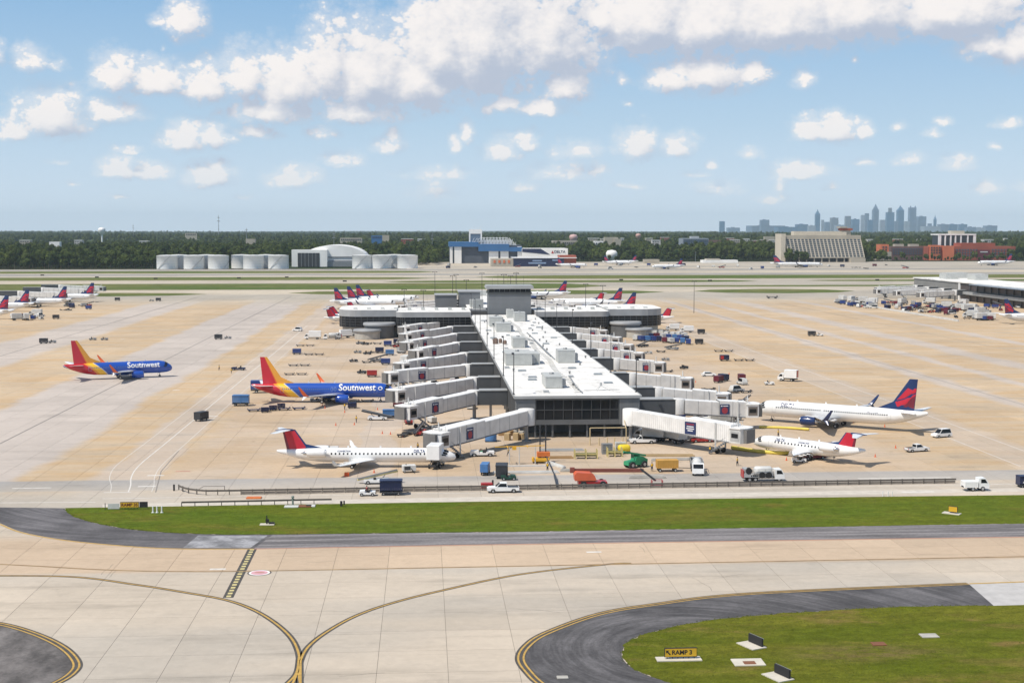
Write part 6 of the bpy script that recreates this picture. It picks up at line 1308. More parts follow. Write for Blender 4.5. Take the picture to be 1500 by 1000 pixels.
# ------------------------------------------------------------------ vehicles; each faces +x, stands on z = 0, centred
def wheels(T, xs, w, r, th=.25, dual=False):
    me = MB().tube((0, -th / 2, 0), (0, th / 2, 0), r, n=14).mesh('wheel', BLACK); hub = MB().tube((0, -th / 2 - .01, 0), (0, th / 2 + .01, 0), r * .5, n=10).mesh('rim', LGREY)
    for x in xs:
        for s in (-1, 1): o = link('wheel', me, T, (x, s * w, r)); link('rim', hub, o)
def pickup(label, crew=True, m=WHITE):
    T = thing('pickup_truck', label, 'pickup truck'); L = 2.85
    b = MB(); b.profile([(-2.85, .45), (-2.85, .98), (-.72, 1.0), (1.15, 1.08), (2.55, 1.0), (2.85, .85), (2.88, .45), (2.3, .40), (2.1, .75), (1.6, .75), (1.35, .38), (-1.35, .38), (-1.6, .75), (-2.1, .75), (-2.35, .42)], -.95, .95); b.build('body', m, T)
    xr = -.75 if crew else .1
    c = MB(); c.rings([[(xr, -.88, 1.02), (1.35, -.88, 1.06), (1.35, .88, 1.06), (xr, .88, 1.02)], [(xr + .12, -.76, 1.78), (.55, -.76, 1.80), (.55, .76, 1.80), (xr + .12, .76, 1.78)]], 0, False); c.build('cab', m, T)
    g = MB()
    for s in (-1, 1):
        a = [(xr + .12, s * .895, 1.12), (1.12, s * .895, 1.12), (.58, s * .785, 1.70), (xr + .2, s * .785, 1.70)]; g.add(a, [(0, 1, 2, 3) if s < 0 else (3, 2, 1, 0)])
    g.add([(1.37, -.8, 1.12), (1.37, .8, 1.12), (.64, .7, 1.75), (.64, -.7, 1.75)], [(0, 1, 2, 3)]); g.add([(xr - .02, -.75, 1.15), (xr - .02, .75, 1.15), (xr + .08, .68, 1.7), (xr + .08, -.68, 1.7)], [(3, 2, 1, 0)]); g.build('window', GLASS, T)
    MB().box(-2.75, xr - .12, -.78, .78, 1.0, 1.03).build('cargo_bed', DARK, T)
    h = MB().box(-.06, .06, -.16, .16, -.1, .1)
    for s in (-1, 1): link('headlight', h.mesh('headlight', OFFW), T, (2.84, s * .7, .82)); link('tail_light', MB().box(-.03, .03, -.08, .08, -.18, .18).mesh('tail_light', RED), T, (-2.86, s * .85, .8))
    [MB().box(q, q + .14, -.9, .9, .43, .6).build('bumper', GREY, T) for q in (2.8, -2.94)]; wheels(T, (1.85, -1.85), .85, .38); return T
def car(label, m=WHITE, h=1.5, van=False):
    T = thing('van' if van else 'car', label, 'van' if van else 'car'); L = 2.3
    prof = [(-2.3, .35), (-2.35, .95), (-1.9, 1.0 if not van else 1.5), (2.0, .92), (2.3, .7), (2.3, .35)]
    MB().profile([(-2.3, .32), (-2.35, .95), (1.2, .98), (2.15, .85), (2.35, .6), (2.3, .32)], -.9, .9).build('body', m, T)
    c = MB(); xr = -2.2 if van else -1.75; c.rings([[(xr, -.86, .95), (1.3, -.86, .97), (1.3, .86, .97), (xr, .86, .95)], [(xr + .35, -.72, h + (.35 if van else 0)), (.4, -.72, h + (.35 if van else 0)), (.4, .72, h + (.35 if van else 0)), (xr + .35, .72, h + (.35 if van else 0))]], 0, False); c.build('cabin', m, T)
    z1 = h + (.3 if van else -.08); g = MB()
    for s in (-1, 1): g.add([(xr + .15, s * .885, 1.03), (1.1, s * .885, 1.03), (.42, s * .765, z1), (xr + .42, s * .765, z1)], [(0, 1, 2, 3) if s < 0 else (3, 2, 1, 0)])
    g.add([(1.3, -.78, 1.03), (1.3, .78, 1.03), (.5, .66, z1), (.5, -.66, z1)], [(0, 1, 2, 3)]); g.build('window', GLASS, T); wheels(T, (1.45, -1.45), .8, .33); return T
def person_mesh(seed, vest):
    me = bpy.data.meshes.new('person'); rn = random.Random(seed); sw = rn.uniform(.08, .22)
    P = [((0, 0, .95), .15), ((0, 0, 1.15), .14), ((0, 0, 1.38), .17), ((0, 0, 1.52), .06), ((.02, 0, 1.62), .10), ((.02, 0, 1.75), .085), ((sw, .1, .52), .085), ((sw * .6, .11, .08), .055), ((sw * .6 + .13, .11, .04), .04), ((-sw, -.1, .52), .085), ((-sw * 1.6, -.11, .08), .055), ((-sw * 1.6 + .13, -.11, .04), .04), ((0, .21, 1.40), .06), ((-.05, .27, 1.12), .045), ((.12, .27, .90), .035), ((0, -.21, 1.40), .06), ((.08, -.27, 1.12), .045), ((.28, -.24, 1.02), .035)]
    E = [(0, 1), (1, 2), (2, 3), (3, 4), (4, 5), (0, 6), (6, 7), (7, 8), (0, 9), (9, 10), (10, 11), (2, 12), (12, 13), (13, 14), (2, 15), (15, 16), (16, 17)]
    me.from_pydata([p for p, _ in P], E, []); o = bpy.data.objects.new('person', me); COL.objects.link(o); m = o.modifiers.new('skin', 'SKIN'); sk = me.skin_vertices[0].data
    for i, (_, r) in enumerate(P): sk[i].radius = (r, r)
    sk[0].use_root = True; s = o.modifiers.new('sub', 'SUBSURF'); s.levels = 1; dg = bpy.context.evaluated_depsgraph_get(); out = bpy.data.meshes.new_from_object(o.evaluated_get(dg)); bpy.data.objects.remove(o)
    for mm in (mat('work_trousers', (.03, .035, .05), .8), mat('work_shirt', (.05, .06, .09), .8), SKIN): out.materials.append(mm)
    for p in out.polygons: z = p.center.z; p.material_index = 0 if z < 1.0 and abs(p.center.y) < .2 else (2 if z > 1.5 or (z < 1.08 and abs(p.center.y) > .2) else 1); p.use_smooth = True
    return out
def person(label, loc, rz, seed=1, vest=None, seated=False):
    T = link('person', person_mesh(seed, vest), None, loc, rz); tag(T, label, 'person')
    MB().lathe([(.10, -.06), (.115, 0), (.10, .07), (.05, .12), (.01, .13)], 10, 0, (.015, 0, 1.72)).build('hair', mat('hair', (.02, .015, .012), .8), T)
    v = MB(); rs = []
    for z, rx, ry in ((1.02, .155, .19), (1.2, .16, .20), (1.38, .17, .235), (1.48, .12, .17)): rs.append([(rx * math.cos(a), ry * math.sin(a), z) for a in [6.283 * k / 12 for k in range(12)]])
    v.rings(rs, 0, True).build('safety_vest', vest or mat('safety_vest', (.75, .45, .02), .7), T); return T
def tug(label, m=WHITE, driver=False):
    T = thing('baggage_tug', label, 'baggage tug')
    MB().profile([(-1.4, .3), (-1.45, .8), (-.5, .82), (-.45, .6), (.35, .6), (.4, 1.0), (1.3, .92), (1.45, .55), (1.4, .28)], -.72, .72).build('body', m, T)
    MB().box(-.5, -.1, -.6, .6, .6, .85).box(-.58, -.48, -.6, .6, .8, 1.35).build('seat', BLACK, T); MB().tube((.35, .3, .95), (.1, .3, 1.2), .03, n=5).lathe([(.16, 0), (.18, .02), (.16, .04)], 10, 0, (.1, .3, 1.2)).build('steering_wheel', BLACK, T)
    MB().box(-1.62, -1.4, -.12, .12, .38, .52).build('hitch', DARK, T); wheels(T, (.95, -.95), .66, .3, .22)
    if driver: d = MB(); 
    return T
def cart(label, body=NAVY, top=None, w=1.9, L=3.2, h=2.05, curtain=True):
    T = thing('baggage_cart', label, 'baggage cart')
    MB().box(-L / 2, L / 2, -w / 2, w / 2, .42, .56).build('deck', DARK, T); MB().box(-L / 2 - .03, L / 2 + .03, -w / 2 - .03, w / 2 + .03, h, h + .08).box(-L / 2 + .1, L / 2 - .1, -w / 2 + .1, w / 2 - .1, h + .08, h + .13).build('roof', top or body, T)
    for x in (-L / 2 + .04, L / 2 - .04): MB().box(x - .03, x + .03, -w / 2 + .02, w / 2 - .02, .56, h).build('end_panel', body, T)
    for y in (-w / 2 + .03, w / 2 - .03): MB().box(-.04, .04, y - .02, y + .02, .56, h).build('post', body, T)
    if curtain:
        for y in (-w / 2 + .06, w / 2 - .06): 
            n = 12; b = MB()
            for k in range(n): x0 = -L / 2 + .1 + (L - .2) * k / n; b.box(x0, x0 + (L - .2) / n - .02, y - .02 + .03 * (k % 2), y + .01 + .03 * (k % 2), .75, h - .04)
            b.build('curtain', body, T)
    MB().bar((L / 2, 0, .45), (L / 2 + .9, 0, .35), .07).build('drawbar', DARK, T); wheels(T, (L / 2 - .55, -L / 2 + .55), w / 2 - .25, .24, .16); return T
def dolly(label, m=DARK, n=2, load=False):
    T = thing('dolly_train', label, 'dolly')
    for k in range(n):
        x = (k - (n - 1) / 2) * 3.9; g = MB().box(x - 1.6, x + 1.6, -.8, .8, .42, .50).box(x - 1.6, x - 1.52, -.8, .8, .5, .8).box(x + 1.52, x + 1.6, -.8, .8, .5, .8)
        for q in range(6): g.tube((x - 1.35 + q * .54, -.75, .53), (x - 1.35 + q * .54, .75, .53), .05, n=6)
        g.bar((x + 1.6, 0, .42), (x + 2.35, 0, .36), .06); g.build('dolly_deck', m, T); wheels(T, (x - 1.1, x + 1.1), .65, .2, .14)
    return T
def box_truck(label, boxm=WHITE, cabm=WHITE, L=7.2, bh=3.6, bz=1.15, w=2.45, band=None, lift=0.0):
    T = thing('box_truck', label, 'truck'); x1 = L / 2; cx = x1 - 1.9
    MB().box(-L / 2, x1 - .3, -.55, .55, .65, .9).build('chassis', DARK, T)
    c = MB(); c.profile([(cx, .55), (cx, 2.35), (x1 - .75, 2.4), (x1 - .15, 1.55), (x1, 1.35), (x1, .5)], -w / 2 + .1, w / 2 - .1).build('cab', cabm, T)
    g = MB(); 
    for s in (-1, 1): y = s * (w / 2 - .09); g.add([(cx + .35, y, 1.5), (x1 - .35, y, 1.5), (x1 - .8, y, 2.2), (cx + .35, y, 2.2)], [(0, 1, 2, 3) if s < 0 else (3, 2, 1, 0)])
    g.add([(x1 - .17, -w / 2 + .25, 1.62), (x1 - .17, w / 2 - .25, 1.62), (x1 - .70, w / 2 - .25, 2.32), (x1 - .70, -w / 2 + .25, 2.32)], [(0, 1, 2, 3)]); g.build('window', GLASS, T)
    z0 = bz + lift; b = MB().bbox(-L / 2, cx - .15, -w / 2, w / 2, z0, z0 + bh - 1.1, .05)
    for k in range(7): x = -L / 2 + (L - 2.2) * k / 6.5 + .2; b.box(x - .03, x + .03, -w / 2 - .02, w / 2 + .02, z0 + .05, z0 + bh - 1.15)
    bx = b.build('box', boxm, T)
    if band: MB().box(-L / 2 + .3, cx - 1.6, -w / 2 - .04, -w / 2 - .02, z0 + .3, z0 + bh - 1.4).box(-L / 2 - .03, -L / 2 - .01, -w / 2 + .15, w / 2 - .15, z0 + .2, z0 + bh - 1.3).build('panel', band, bx)
    if lift > .3:
        s_ = MB()
        for y in (-.7, .7): s_.bar((-L / 2 + .6, y, .9), (cx - .8, y, z0), .14).bar((cx - .8, y, .9), (-L / 2 + .6, y, z0), .14)
        s_.build('scissor_lift', GREY, T)
    wheels(T, (x1 - 1.2, -x1 + 1.6), w / 2 - .25, .45, .3); return T
def fuel_truck(label):
    T = thing('hydrant_truck', label, 'service truck'); MB().box(-3.9, 3.6, -.55, .55, .6, .85).build('chassis', DARK, T)
    MB().profile([(2.1, .5), (2.1, 2.3), (3.3, 2.35), (3.85, 1.45), (3.95, .5)], -1.1, 1.1).build('cab', WHITE, T); g = MB()
    for s in (-1, 1): g.add([(2.4, s * 1.11, 1.45), (3.65, s * 1.11, 1.45), (3.25, s * 1.11, 2.15), (2.4, s * 1.11, 2.15)], [(0, 1, 2, 3) if s < 0 else (3, 2, 1, 0)])
    g.add([(3.86, -.95, 1.5), (3.86, .95, 1.5), (3.36, .95, 2.25), (3.36, -.95, 2.25)], [(0, 1, 2, 3)]); g.build('window', GLASS, T)
    MB().lathe([(.05, 0), (.75, .1), (.95, .35), (.95, 3.1), (.75, 3.35), (.05, 3.45)], 18, 0, (-1.7, 0, 1.85), 'x').build('tank', OFFW, T)
    b = MB()
    for x in (-3.3, -2.2, -1.0, .2, 1.4): b.tube((x, -1.15, .9), (x, -1.15, 2.4), .05, n=5).tube((x, 1.15, .9), (x, 1.15, 2.4), .05, n=5)
    for z in (.95, 1.7, 2.4): b.tube((-3.6, -1.15, z), (1.7, -1.15, z), .05, n=5).tube((-3.6, 1.15, z), (1.7, 1.15, z), .05, n=5)
    b.box(-3.8, -2.5, -1.2, 1.2, .9, 1.6).box(-3.7, -2.9, -1.0, 1.0, 1.6, 2.5).build('equipment_rack', LGREY, T)
    for k, (x, z) in enumerate(((-2.9, 2.1), (-.4, 1.3), (.9, 1.3))): MB().lathe([(.55, -.2), (.62, -.18), (.42, -.1), (.42, .1), (.62, .18), (.55, .2)], 16, 0, (x, -1.05, z), 'y').build('hose_reel', BLACK, T)
    MB().box(-3.95, -3.8, -1.1, 1.1, .8, 2.2).build('rear_panel', RED, T); wheels(T, (2.9, -1.6, -2.7), .9, .48, .32); return T
def belt_loader(label, m=WHITE, belt=None):
    T = thing('belt_loader', label, 'belt loader'); MB().profile([(-2.4, .35), (-2.4, .85), (.9, .85), (1.0, 1.05), (2.3, .95), (2.4, .35)], -.9, .9).build('body', m, T)
    b = MB(); b.bar((-3.6, .3, .7), (3.9, .3, 2.3), .75, .28); b.build('conveyor', belt or DARK, T); b = MB(); b.bar((-3.5, -.15, .95), (3.8, -.15, 2.6), .06, .3).bar((1, .3, .9), (1.6, .3, 1.7), .15).build('rail', GREY, T)
    MB().box(-.6, -.1, -.75, -.2, .85, 1.2).build('seat', BLACK, T); wheels(T, (1.6, -1.6), .8, .36); return T
def gpu(label, m=OFFW):
    T = thing('ground_power_unit', label, 'power cart'); MB().bbox(-1.3, 1.3, -.75, .75, .4, 1.5, .08).build('housing', m, T); MB().box(-1.0, .2, -.78, -.75, .6, 1.3).build('louvre', DARK, T); MB().bar((1.3, 0, .45), (2.2, 0, .3), .06).build('drawbar', ORANGE, T)
    MB().tube((-.6, -.3, 1.5), (-.6, -.3, 1.8), .06).tube((.3, -.8, .9), (.9, -1.5, .1), .07, n=6).build('cable', BLACK, T); wheels(T, (.9, -.9), .6, .24, .16); return T
def cone_mesh(): return MB().box(-.2, .2, -.2, .2, 0, .04).tube((0, 0, .04), (0, 0, .72), .15, .03, 10).mesh('traffic_cone', mat('cone_orange', (.75, .11, .02), .6))
def place(o, px, py, deg=0, label=None):
    g = G(px, py); o.location = (g.x, g.y, 0); o.rotation_euler = (0, 0, R(deg)); return o
PR_ = {}
def make(kind, fn, *a, **k):
    PR_[kind] = [fn, a, k, None]
def put_v(kind, px, py, deg, label, group=None, swap=None, scale=None):
    fn, a, k, o = PR_[kind]
    if o is None:
        o = fn(label, *a, **k); PR_[kind][3] = o
        for q in [o] + KIDSOF(o) + [e for c in KIDSOF(o) for e in KIDSOF(c)]: COL.objects.unlink(q)
    g = G(px, py); o = copy_tree(o, (g.x, g.y, 0), R(deg), label, group, swap=swap)
    if group: o['group'] = group
    if scale: o.scale = (scale,) * 3
    return o
for n_, f_, a_, k_ in (('crew', pickup, (), {}), ('cabp', pickup, (False,), {}), ('car', car, (), {}), ('van', car, (WHITE, 1.6, True), {}), ('tug', tug, (), {}), ('cart', cart, (), {}), ('bcart', cart, (BLUE, BLUE), {}), ('dolly', dolly, (), {}), ('dolly1', dolly, (DARK, 1), {}), ('dolly4', dolly, (NAVY, 4), {}), ('truck', box_truck, (), {}), ('cater', box_truck, (WHITE, WHITE), {'lift': .0}), ('fuel', fuel_truck, (), {}), ('belt', belt_loader, (), {}), ('gpu', gpu, (), {})): make(n_, f_, *a_, **k_)
# --- along the road in front
put_v('crew', 737, 720.5, 180, 'white crew-cab pickup driving on the road in front of the construction yard')
put_v('cabp', 941, 649, 180, 'white pickup with a short cab parked under the ribbed jet bridge')
put_v('tug', 538, 725.5, 180, 'white baggage tug with a driver in red on the road before the left jet'); d_ = G(538, 725.5); person('seated driver in a red shirt on the white baggage tug', (d_.x - .05, d_.y, .02), math.pi, 3, mat('red_vest', (.5, .04, .03), .7))
put_v('cart', 573, 724, 0, 'tall navy container cart towed behind the white tug on the road', scale=1.25)
put_v('belt', 552, 708, 0, 'long white belt loader with a pale conveyor standing by the barrier left', swap=[(DARK, PALEY)])
o = box_truck('white service truck on the road near the right end of the barrier', WHITE, WHITE, 4.6, 2.2, .7, 2.0, band=None); place(o, 1428, 718, 0)
MB_ = cart('dark blue cart cut by the right edge of the photograph', NAVY, NAVY); place(MB_, 1503, 713, 0)
MB().box(-1.0, 1.0, -1.02, -1.0, .9, 1.2).box(-.8, .9, -1.02, -1.0, 1.4, 1.8).build('print', OFFW, MB_)
# --- around the left regional jet
o = box_truck('white catering truck standing close to the nose of the left regional jet', WHITE, OFFW, 6.6, 3.9, 1.1, 2.6, lift=.9); place(o, 639, 684, 78)
put_v('gpu', 599, 691.5, 10, 'white ground power cart with orange drawbar before the left regional jet')
put_v('gpu', 487, 664, 0, 'pale ground power cart hidden behind the left regional jet tail')
o = tug('long low white aircraft tractor with green side near the nose of the left jet', WHITE); o.name = 'aircraft_tractor'; place(o, 706, 667.5, 180); o.scale = (1.75, 1.4, 1.25); MB().box(-1.3, .2, -.75, -.725, .35, .75).build('side_panel', GREEN, o)
put_v('cater', 711, 694, 80, 'blue-fronted curtain truck beside the dark one, left of the construction yard', swap=[(WHITE, LBLUE)], scale=.62)
put_v('cart', 735, 699, 85, 'dark covered cart right of the blue-fronted truck', swap=[(NAVY, DARK)], scale=1.2)
put_v('tug', 745, 702.5, 0, 'dark green tug in front of the dark covered cart', swap=[(WHITE, mat('dark_green', (.012, .06, .04), .5))])
# --- left gates
put_v('cater', 386, 575, 4, 'navy and white catering truck under the tail of the parked blue airliner', swap=[(WHITE, BLUE)])
o = put_v('bcart', 353, 594, 0, 'light blue covered cart standing alone left of the navy dolly train', swap=[(BLUE, LBLUE)], scale=1.35)
put_v('dolly4', 405, 601, 14, 'train of four navy dollies below the tail of the parked blue airliner')
put_v('bcart', 388, 604, 14, 'first navy cart of the train left of the parked blue airliner', swap=[(BLUE, NAVY)], scale=.62); put_v('bcart', 400, 601, 14, 'second navy cart of the train left of the parked blue airliner', swap=[(BLUE, NAVY)], scale=.62); put_v('bcart', 412, 598, 14, 'third navy cart of the train left of the parked blue airliner', swap=[(BLUE, NAVY)], scale=.62)
put_v('belt', 490, 587, 20, 'dark belt loader under the wing of the parked blue airliner', swap=[(WHITE, GREY)]); put_v('bcart', 516, 598, 8, 'navy cart before the engine of the parked blue airliner', swap=[(BLUE, NAVY)], scale=.72); put_v('dolly', 528, 589, 12, 'dark dolly pair beside the navy cart at the blue airliner')
put_v('tug', 462, 588, 190, 'grey tug beneath the rear body of the parked blue airliner', swap=[(WHITE, GREY)])
put_v('belt', 553, 615, 175, 'white and black striped belt loader between the left regional jet and the blue airliner'); put_v('bcart', 570, 612, 0, 'light blue covered cart beside the striped belt loader', swap=[(BLUE, LBLUE)])
put_v('cart', 295, 616, 60, 'dark cart standing alone on the service road at left', swap=[(NAVY, DARK)], scale=1.05)
o = tug('navy tug driving on the service road left of the blue airliner tail', NAVY); place(o, 349, 542, 175); o.scale = (1.6, 1.2, 1.1)
for px, py, c, l in ((64, 503, DARK, 'dark covered cart at far left above the taxiing airliner'), (320, 497, DARK, 'dark covered cart in the middle of the left apron'), (1189, 492, DARK, 'dark covered cart alone on the right apron'), (232, 441, DARK, 'small dark cart near the far grass strip at left')): put_v('cart', px, py, 0, l, swap=[(NAVY, c)])
for px, py, l in ((77, 502, 'small tug next to the dark cart at far left'), (136, 498, 'left one of two low tugs above the taxiing airliner'), (153, 498, 'right one of two low tugs above the taxiing airliner'), (334, 496, 'small tug right of the dark cart in the middle of the left apron'), (1201, 492, 'small white tug right of the lone dark cart on the right apron'), (222, 441, 'tiny tug beside the small dark cart near the far grass')): put_v('tug', px, py, 0, l, swap=[(WHITE, GREY)] if px != 1201 else None)
# dolly trains on the left ramp
for k, (px, py, dg, l) in enumerate(((447, 507, 0, 'top'), (460, 520, -4, 'second'), (438, 536, 0, 'third'), (433, 549, 2, 'lowest'))): put_v('dolly', px, py, dg, f'dark flat dolly train left of the white jet bridges, {l} of four')
for px, py, l, c in ((435, 519, 'blue container left of the second dolly train', BLUE), (568, 507, 'blue container by the fifth left jet bridge cab', BLUE), (571, 520.5, 'light blue container by the cabs of the left jet bridges', LBLUE), (565, 534, 'blue container by the fourth left jet bridge cab', BLUE), (582, 504, 'navy container tucked under the sixth left jet bridge', NAVY), (545, 552, 'red cart right of the dark tug above the blue airliner', RED), (556, 517, 'dark blue cart among tugs before the left jet bridges', NAVY)): put_v('bcart', px, py, 0, l, swap=[(BLUE, c)] if c != BLUE else None)
for k, (px, py) in enumerate(((527, 504), (546, 504), (524, 517), (538, 519), (549, 517), (518, 530), (545, 531), (530, 547), (553, 529), (535, 505))):
    kd = ('tug', 'dolly', 'tug', 'tug', 'dolly1', 'tug', 'dolly', 'tug', 'belt', 'tug')[k]; put_v(kd, px, py, random.uniform(-30, 30), f'{("grey", "dark")[k % 2]} {"tug" if kd == "tug" else "dolly" if "dolly" in kd else "loader"} in the rows of equipment before the left jet bridges', 'equipment rows before the left jet bridges', swap=[(WHITE, GREY if k % 2 == 0 else DARK)])
put_v('truck', 458, 497, 180, 'white box truck with black rear left of the rounded wing end', swap=None); 
put_v('van', 436, 485, 150, 'small pale van left of the white box truck'); put_v('fuel', 487, 497, 180, 'white and red tank truck at the foot of the left rounded wing'); put_v('truck', 503, 495, 200, 'white truck in front of the left rounded wing base'); put_v('gpu', 520, 493, 0, 'low pale cart between trucks at the left wing base')
# --- right side
put_v('car', 1038, 551, 0, 'white car standing alone near the third right jet bridge')
o = box_truck('white box truck with a red panel on the right apron', WHITE, WHITE, 6.0, 3.6, 1.1, 2.5, band=RED); place(o, 1154, 558, 150)
put_v('tug', 1127, 563.5, 0, 'white tug left of the box truck with the red panel'); put_v('dolly', 1060, 515, -3, 'dark dolly train farthest from the right jet bridges'); put_v('dolly', 1090, 528.5, -2, 'dark dolly train right of the navy and red container')
o = cart('navy and red container cart beside a dolly train on the right apron', NAVY, NAVY); place(o, 1061, 528.5, 0); MB().box(-1.55, -.4, -1.03, -.99, .7, 1.95).build('red_panel', RED, o)
put_v('van', 1379, 640, 200, 'white van close behind the tail of the right airliner'); put_v('crew', 1343, 661, 15, 'silvery pickup standing right of the small regional jet', scale=.92)
put_v('fuel', 1117, 704, 0, 'white hydrant fuel truck with reels parked by the barrier at right'); put_v('fuel', 1021, 692, 262, 'cluttered white hydrant truck seen end-on right of the yellow box trailer')
put_v('tug', 1170, 677, 170, 'white tug at the rear of the small regional jet'); put_v('belt', 1192, 672, 12, 'maroon belt loader raised towards the small regional jet', swap=[(WHITE, MAROON)])
put_v('car', 1008, 646, 180, 'white car half hidden beneath the ribbed jet bridge'); put_v('dolly1', 1131, 437, 0, 'dark flat trailer on the far right apron near the grass', scale=2.2)
for k, (px, py) in enumerate(((975, 528), (968, 516), (950, 518), (985, 512), (1002, 540), (978, 545), (960, 540), (942, 508))):
    put_v(('tug', 'dolly1', 'tug', 'belt')[k % 4], px, py, random.uniform(-40, 40), f'{("grey", "dark")[k % 2]} ramp equipment among the cabs of the right jet bridges', 'equipment at the right jet bridges', swap=[(WHITE, (GREY, DARK, LGREY)[k % 3])])
cols = [(LBLUE, 'light blue'), (BLUE, 'blue'), (NAVY, 'navy'), (MAROON, 'maroon'), (OFFW, 'white'), (BLUE, 'blue')]; random.seed(21)
for k in range(30):
    r_, c_ = divmod(k, 10); px = 925 + c_ * 8.6 + r_ * 3; py = 489 + r_ * 4.6 + c_ * .6 + random.uniform(-.8, .8); c = cols[(k * 7 + r_) % 6] if r_ else (OFFW, 'white')
    put_v('bcart', px, py, random.uniform(60, 110), f'{c[1]} covered cart in the crowd before the right rounded wing', f'{c[1]} carts before the right wing', swap=[(BLUE, c[0])], scale=1.05)
for px, py, dg, l in ((1006, 487, 180, 'white truck right of the crowd of carts by the right wing'), (985, 484, 180, 'white truck at the foot of the right rounded wing'), (950, 484, 180, 'white truck behind the crowd of carts')): put_v('truck', px, py, dg, l, scale=.85)
for px, py, l in ((1027, 489, 'dark cart right of the crowd by the right wing'), (1024, 504, 'dark cart with white cab below the crowd of carts')): put_v('cart', px, py, 0, l, swap=[(NAVY, DARK)])
# equipment crowd of the right edge terminal and far left, one look per kind
random.seed(33); kinds = [('bcart', BLUE, 'blue cart'), ('bcart', NAVY, 'navy cart'), ('truck', OFFW, 'white truck'), ('tug', GREY, 'grey tug'), ('bcart', MAROON, 'maroon cart'), ('dolly', DARK, 'dark dolly'), ('van', OFFW, 'white van'), ('gpu', OFFW, 'pale power cart'), ('belt', RED, 'red belt loader'), ('bcart', LGREY, 'grey cart')]
for k in range(150):
    u = random.random(); v = random.random(); px = 1226 + u * 270; py = 440 + u * 9 + v * (7 + u * 20); kd, c, nm = random.choice(kinds)
    if px > 1452 and py > 455: continue
    put_v(kd, px, py, random.uniform(0, 180), f'{nm} in the crowd at the right edge terminal, {("at its far left end", "under the white jet bridges", "behind the low white barrier", "before the brown glass wall")[min(3, int(u * 4))]}', f'{nm}s by the right edge terminal', swap=[(BLUE if kd == 'bcart' else WHITE, c)], scale=1.1)
for k in range(26):
    px = random.choice((random.uniform(20, 62), random.uniform(95, 130))); py = 464 + random.uniform(-2, 5) if px < 70 else 450 + random.uniform(-3, 5); kd, c, nm = random.choice(kinds)
    put_v(kd, px, py, random.uniform(0, 180), f'{nm} beside the airliners at the far left edge', f'{nm}s at the far left edge', swap=[(BLUE if kd == 'bcart' else WHITE, c)])
for px, py, l in ((82, 467, 'grey cart apart from the airliners at far left'), (172, 440.5, 'dark cart beyond the far left airliners')): put_v('cart', px, py, 0, l, swap=[(NAVY, DARK)])
for k in range(34):
    px = (850 + k * 19) + random.uniform(-8, 8) if k < 26 else random.uniform(640, 850); kd, c, nm = random.choice(kinds); put_v(kd, px, random.uniform(388.5, 395), random.uniform(0, 180), f'{nm} on the far ramp below the woods', f'{nm}s on the far ramp', swap=[(BLUE if kd == 'bcart' else WHITE, c)], scale=1.5)
tag(MB().ribbon([tuple(G(*p)[:2]) for p in ((1222, 442), (1300, 454), (1404, 471))], .8, .8).box(0, .01, 0, .01, 0, .01).build('barrier_wall', WHITE), 'x', 'barrier'); o = bpy.data.objects['barrier_wall']; bpy.data.objects.remove(o)
b = MB(); q = [G(*p) for p in ((1222, 442), (1262, 447.5), (1300, 454), (1404, 471))]
for a, c in zip(q, q[1:]): b.bar((a.x, a.y, .5), (c.x, c.y, .5), .6, .98)
tag(b.build('barrier_wall', OFFW), 'low white barrier edging the crowded ramp of the right edge terminal', 'barrier')
# under the left jet bridges
random.seed(8)
for k in range(46):
    px = random.uniform(575, 695); py = random.choice((634, 618, 600, 580, 562, 547, 532, 518, 505)) + random.uniform(-3, 4); kd, c, nm = random.choice(kinds)
    put_v(kd, px + (12 if py > 600 else 0), py, random.uniform(0, 180), f'{nm} standing under the left jet bridges', f'{nm}s under the left jet bridges', swap=[(BLUE if kd == 'bcart' else WHITE, c)])
for k in range(34):
    px = random.uniform(935, 1095); py = random.choice((648, 640, 614, 620, 592, 573, 560)) + random.uniform(-3, 3); kd, c, nm = random.choice(kinds)
    put_v(kd, px, py, random.uniform(0, 180), f'{nm} standing under the right jet bridges', f'{nm}s under the right jet bridges', swap=[(BLUE if kd == 'bcart' else WHITE, c)])
# ------------------------------------------------------------------ barriers, signs, construction yard
STEEL = mat('weathered_rail', (.13, .115, .10), .8, var=.3); PANEL = mat('weathered_panel', (.26, .225, .19), .85, var=.35, scale=1.2)
t = thing('road_barrier', 'long dark rail barrier with posts and panels between the apron and the road', 'barrier', (0, 0, 0))
path = catmull([tuple(G(*p)[:2]) for p in ((262, 717), (272, 721), (290, 723.8), (330, 724.5), (600, 719.8), (1000, 713.8), (1412, 707.3))], 12)
tot = 0; pp = [Vector(p) for p in path]; seg = []; acc_ = 0; last = pp[0]; step = 2.05; walk = [pp[0]]
for a, c in zip(pp, pp[1:]):
    L = (c - a).length; pos = 0
    while acc_ + (L - pos) >= step: pos += step - acc_; acc_ = 0; walk.append(a.lerp(c, pos / L))
    acc_ += L - pos
pm1 = MB().box(-.92, .92, -.05, .05, .08, .52).mesh('panel', PANEL); pm2 = MB().box(-.07, .07, -.09, .09, -.02, 1.0).mesh('post', STEEL); pm3 = MB().box(-1.04, 1.04, -.13, -.03, .62, .95).mesh('rail', STEEL)
for k, (a, c) in enumerate(zip(walk, walk[1:])):
    m = (a + c) / 2; ang = math.atan2(c.y - a.y, c.x - a.x); link('post', pm2, t, (a.x, a.y, 0), ang); link('rail', pm3, t, (m.x, m.y, 0), ang)
    if k > 6: link('panel', pm1, t, (m.x, m.y, 0), ang)
t = thing('guard_rail', 'dark guard rail on posts beside the grass at left', 'guard rail', (0, 0, 0)); q = [G(*p) for p in ((266, 741.5), (460, 737.5), (486, 737))]
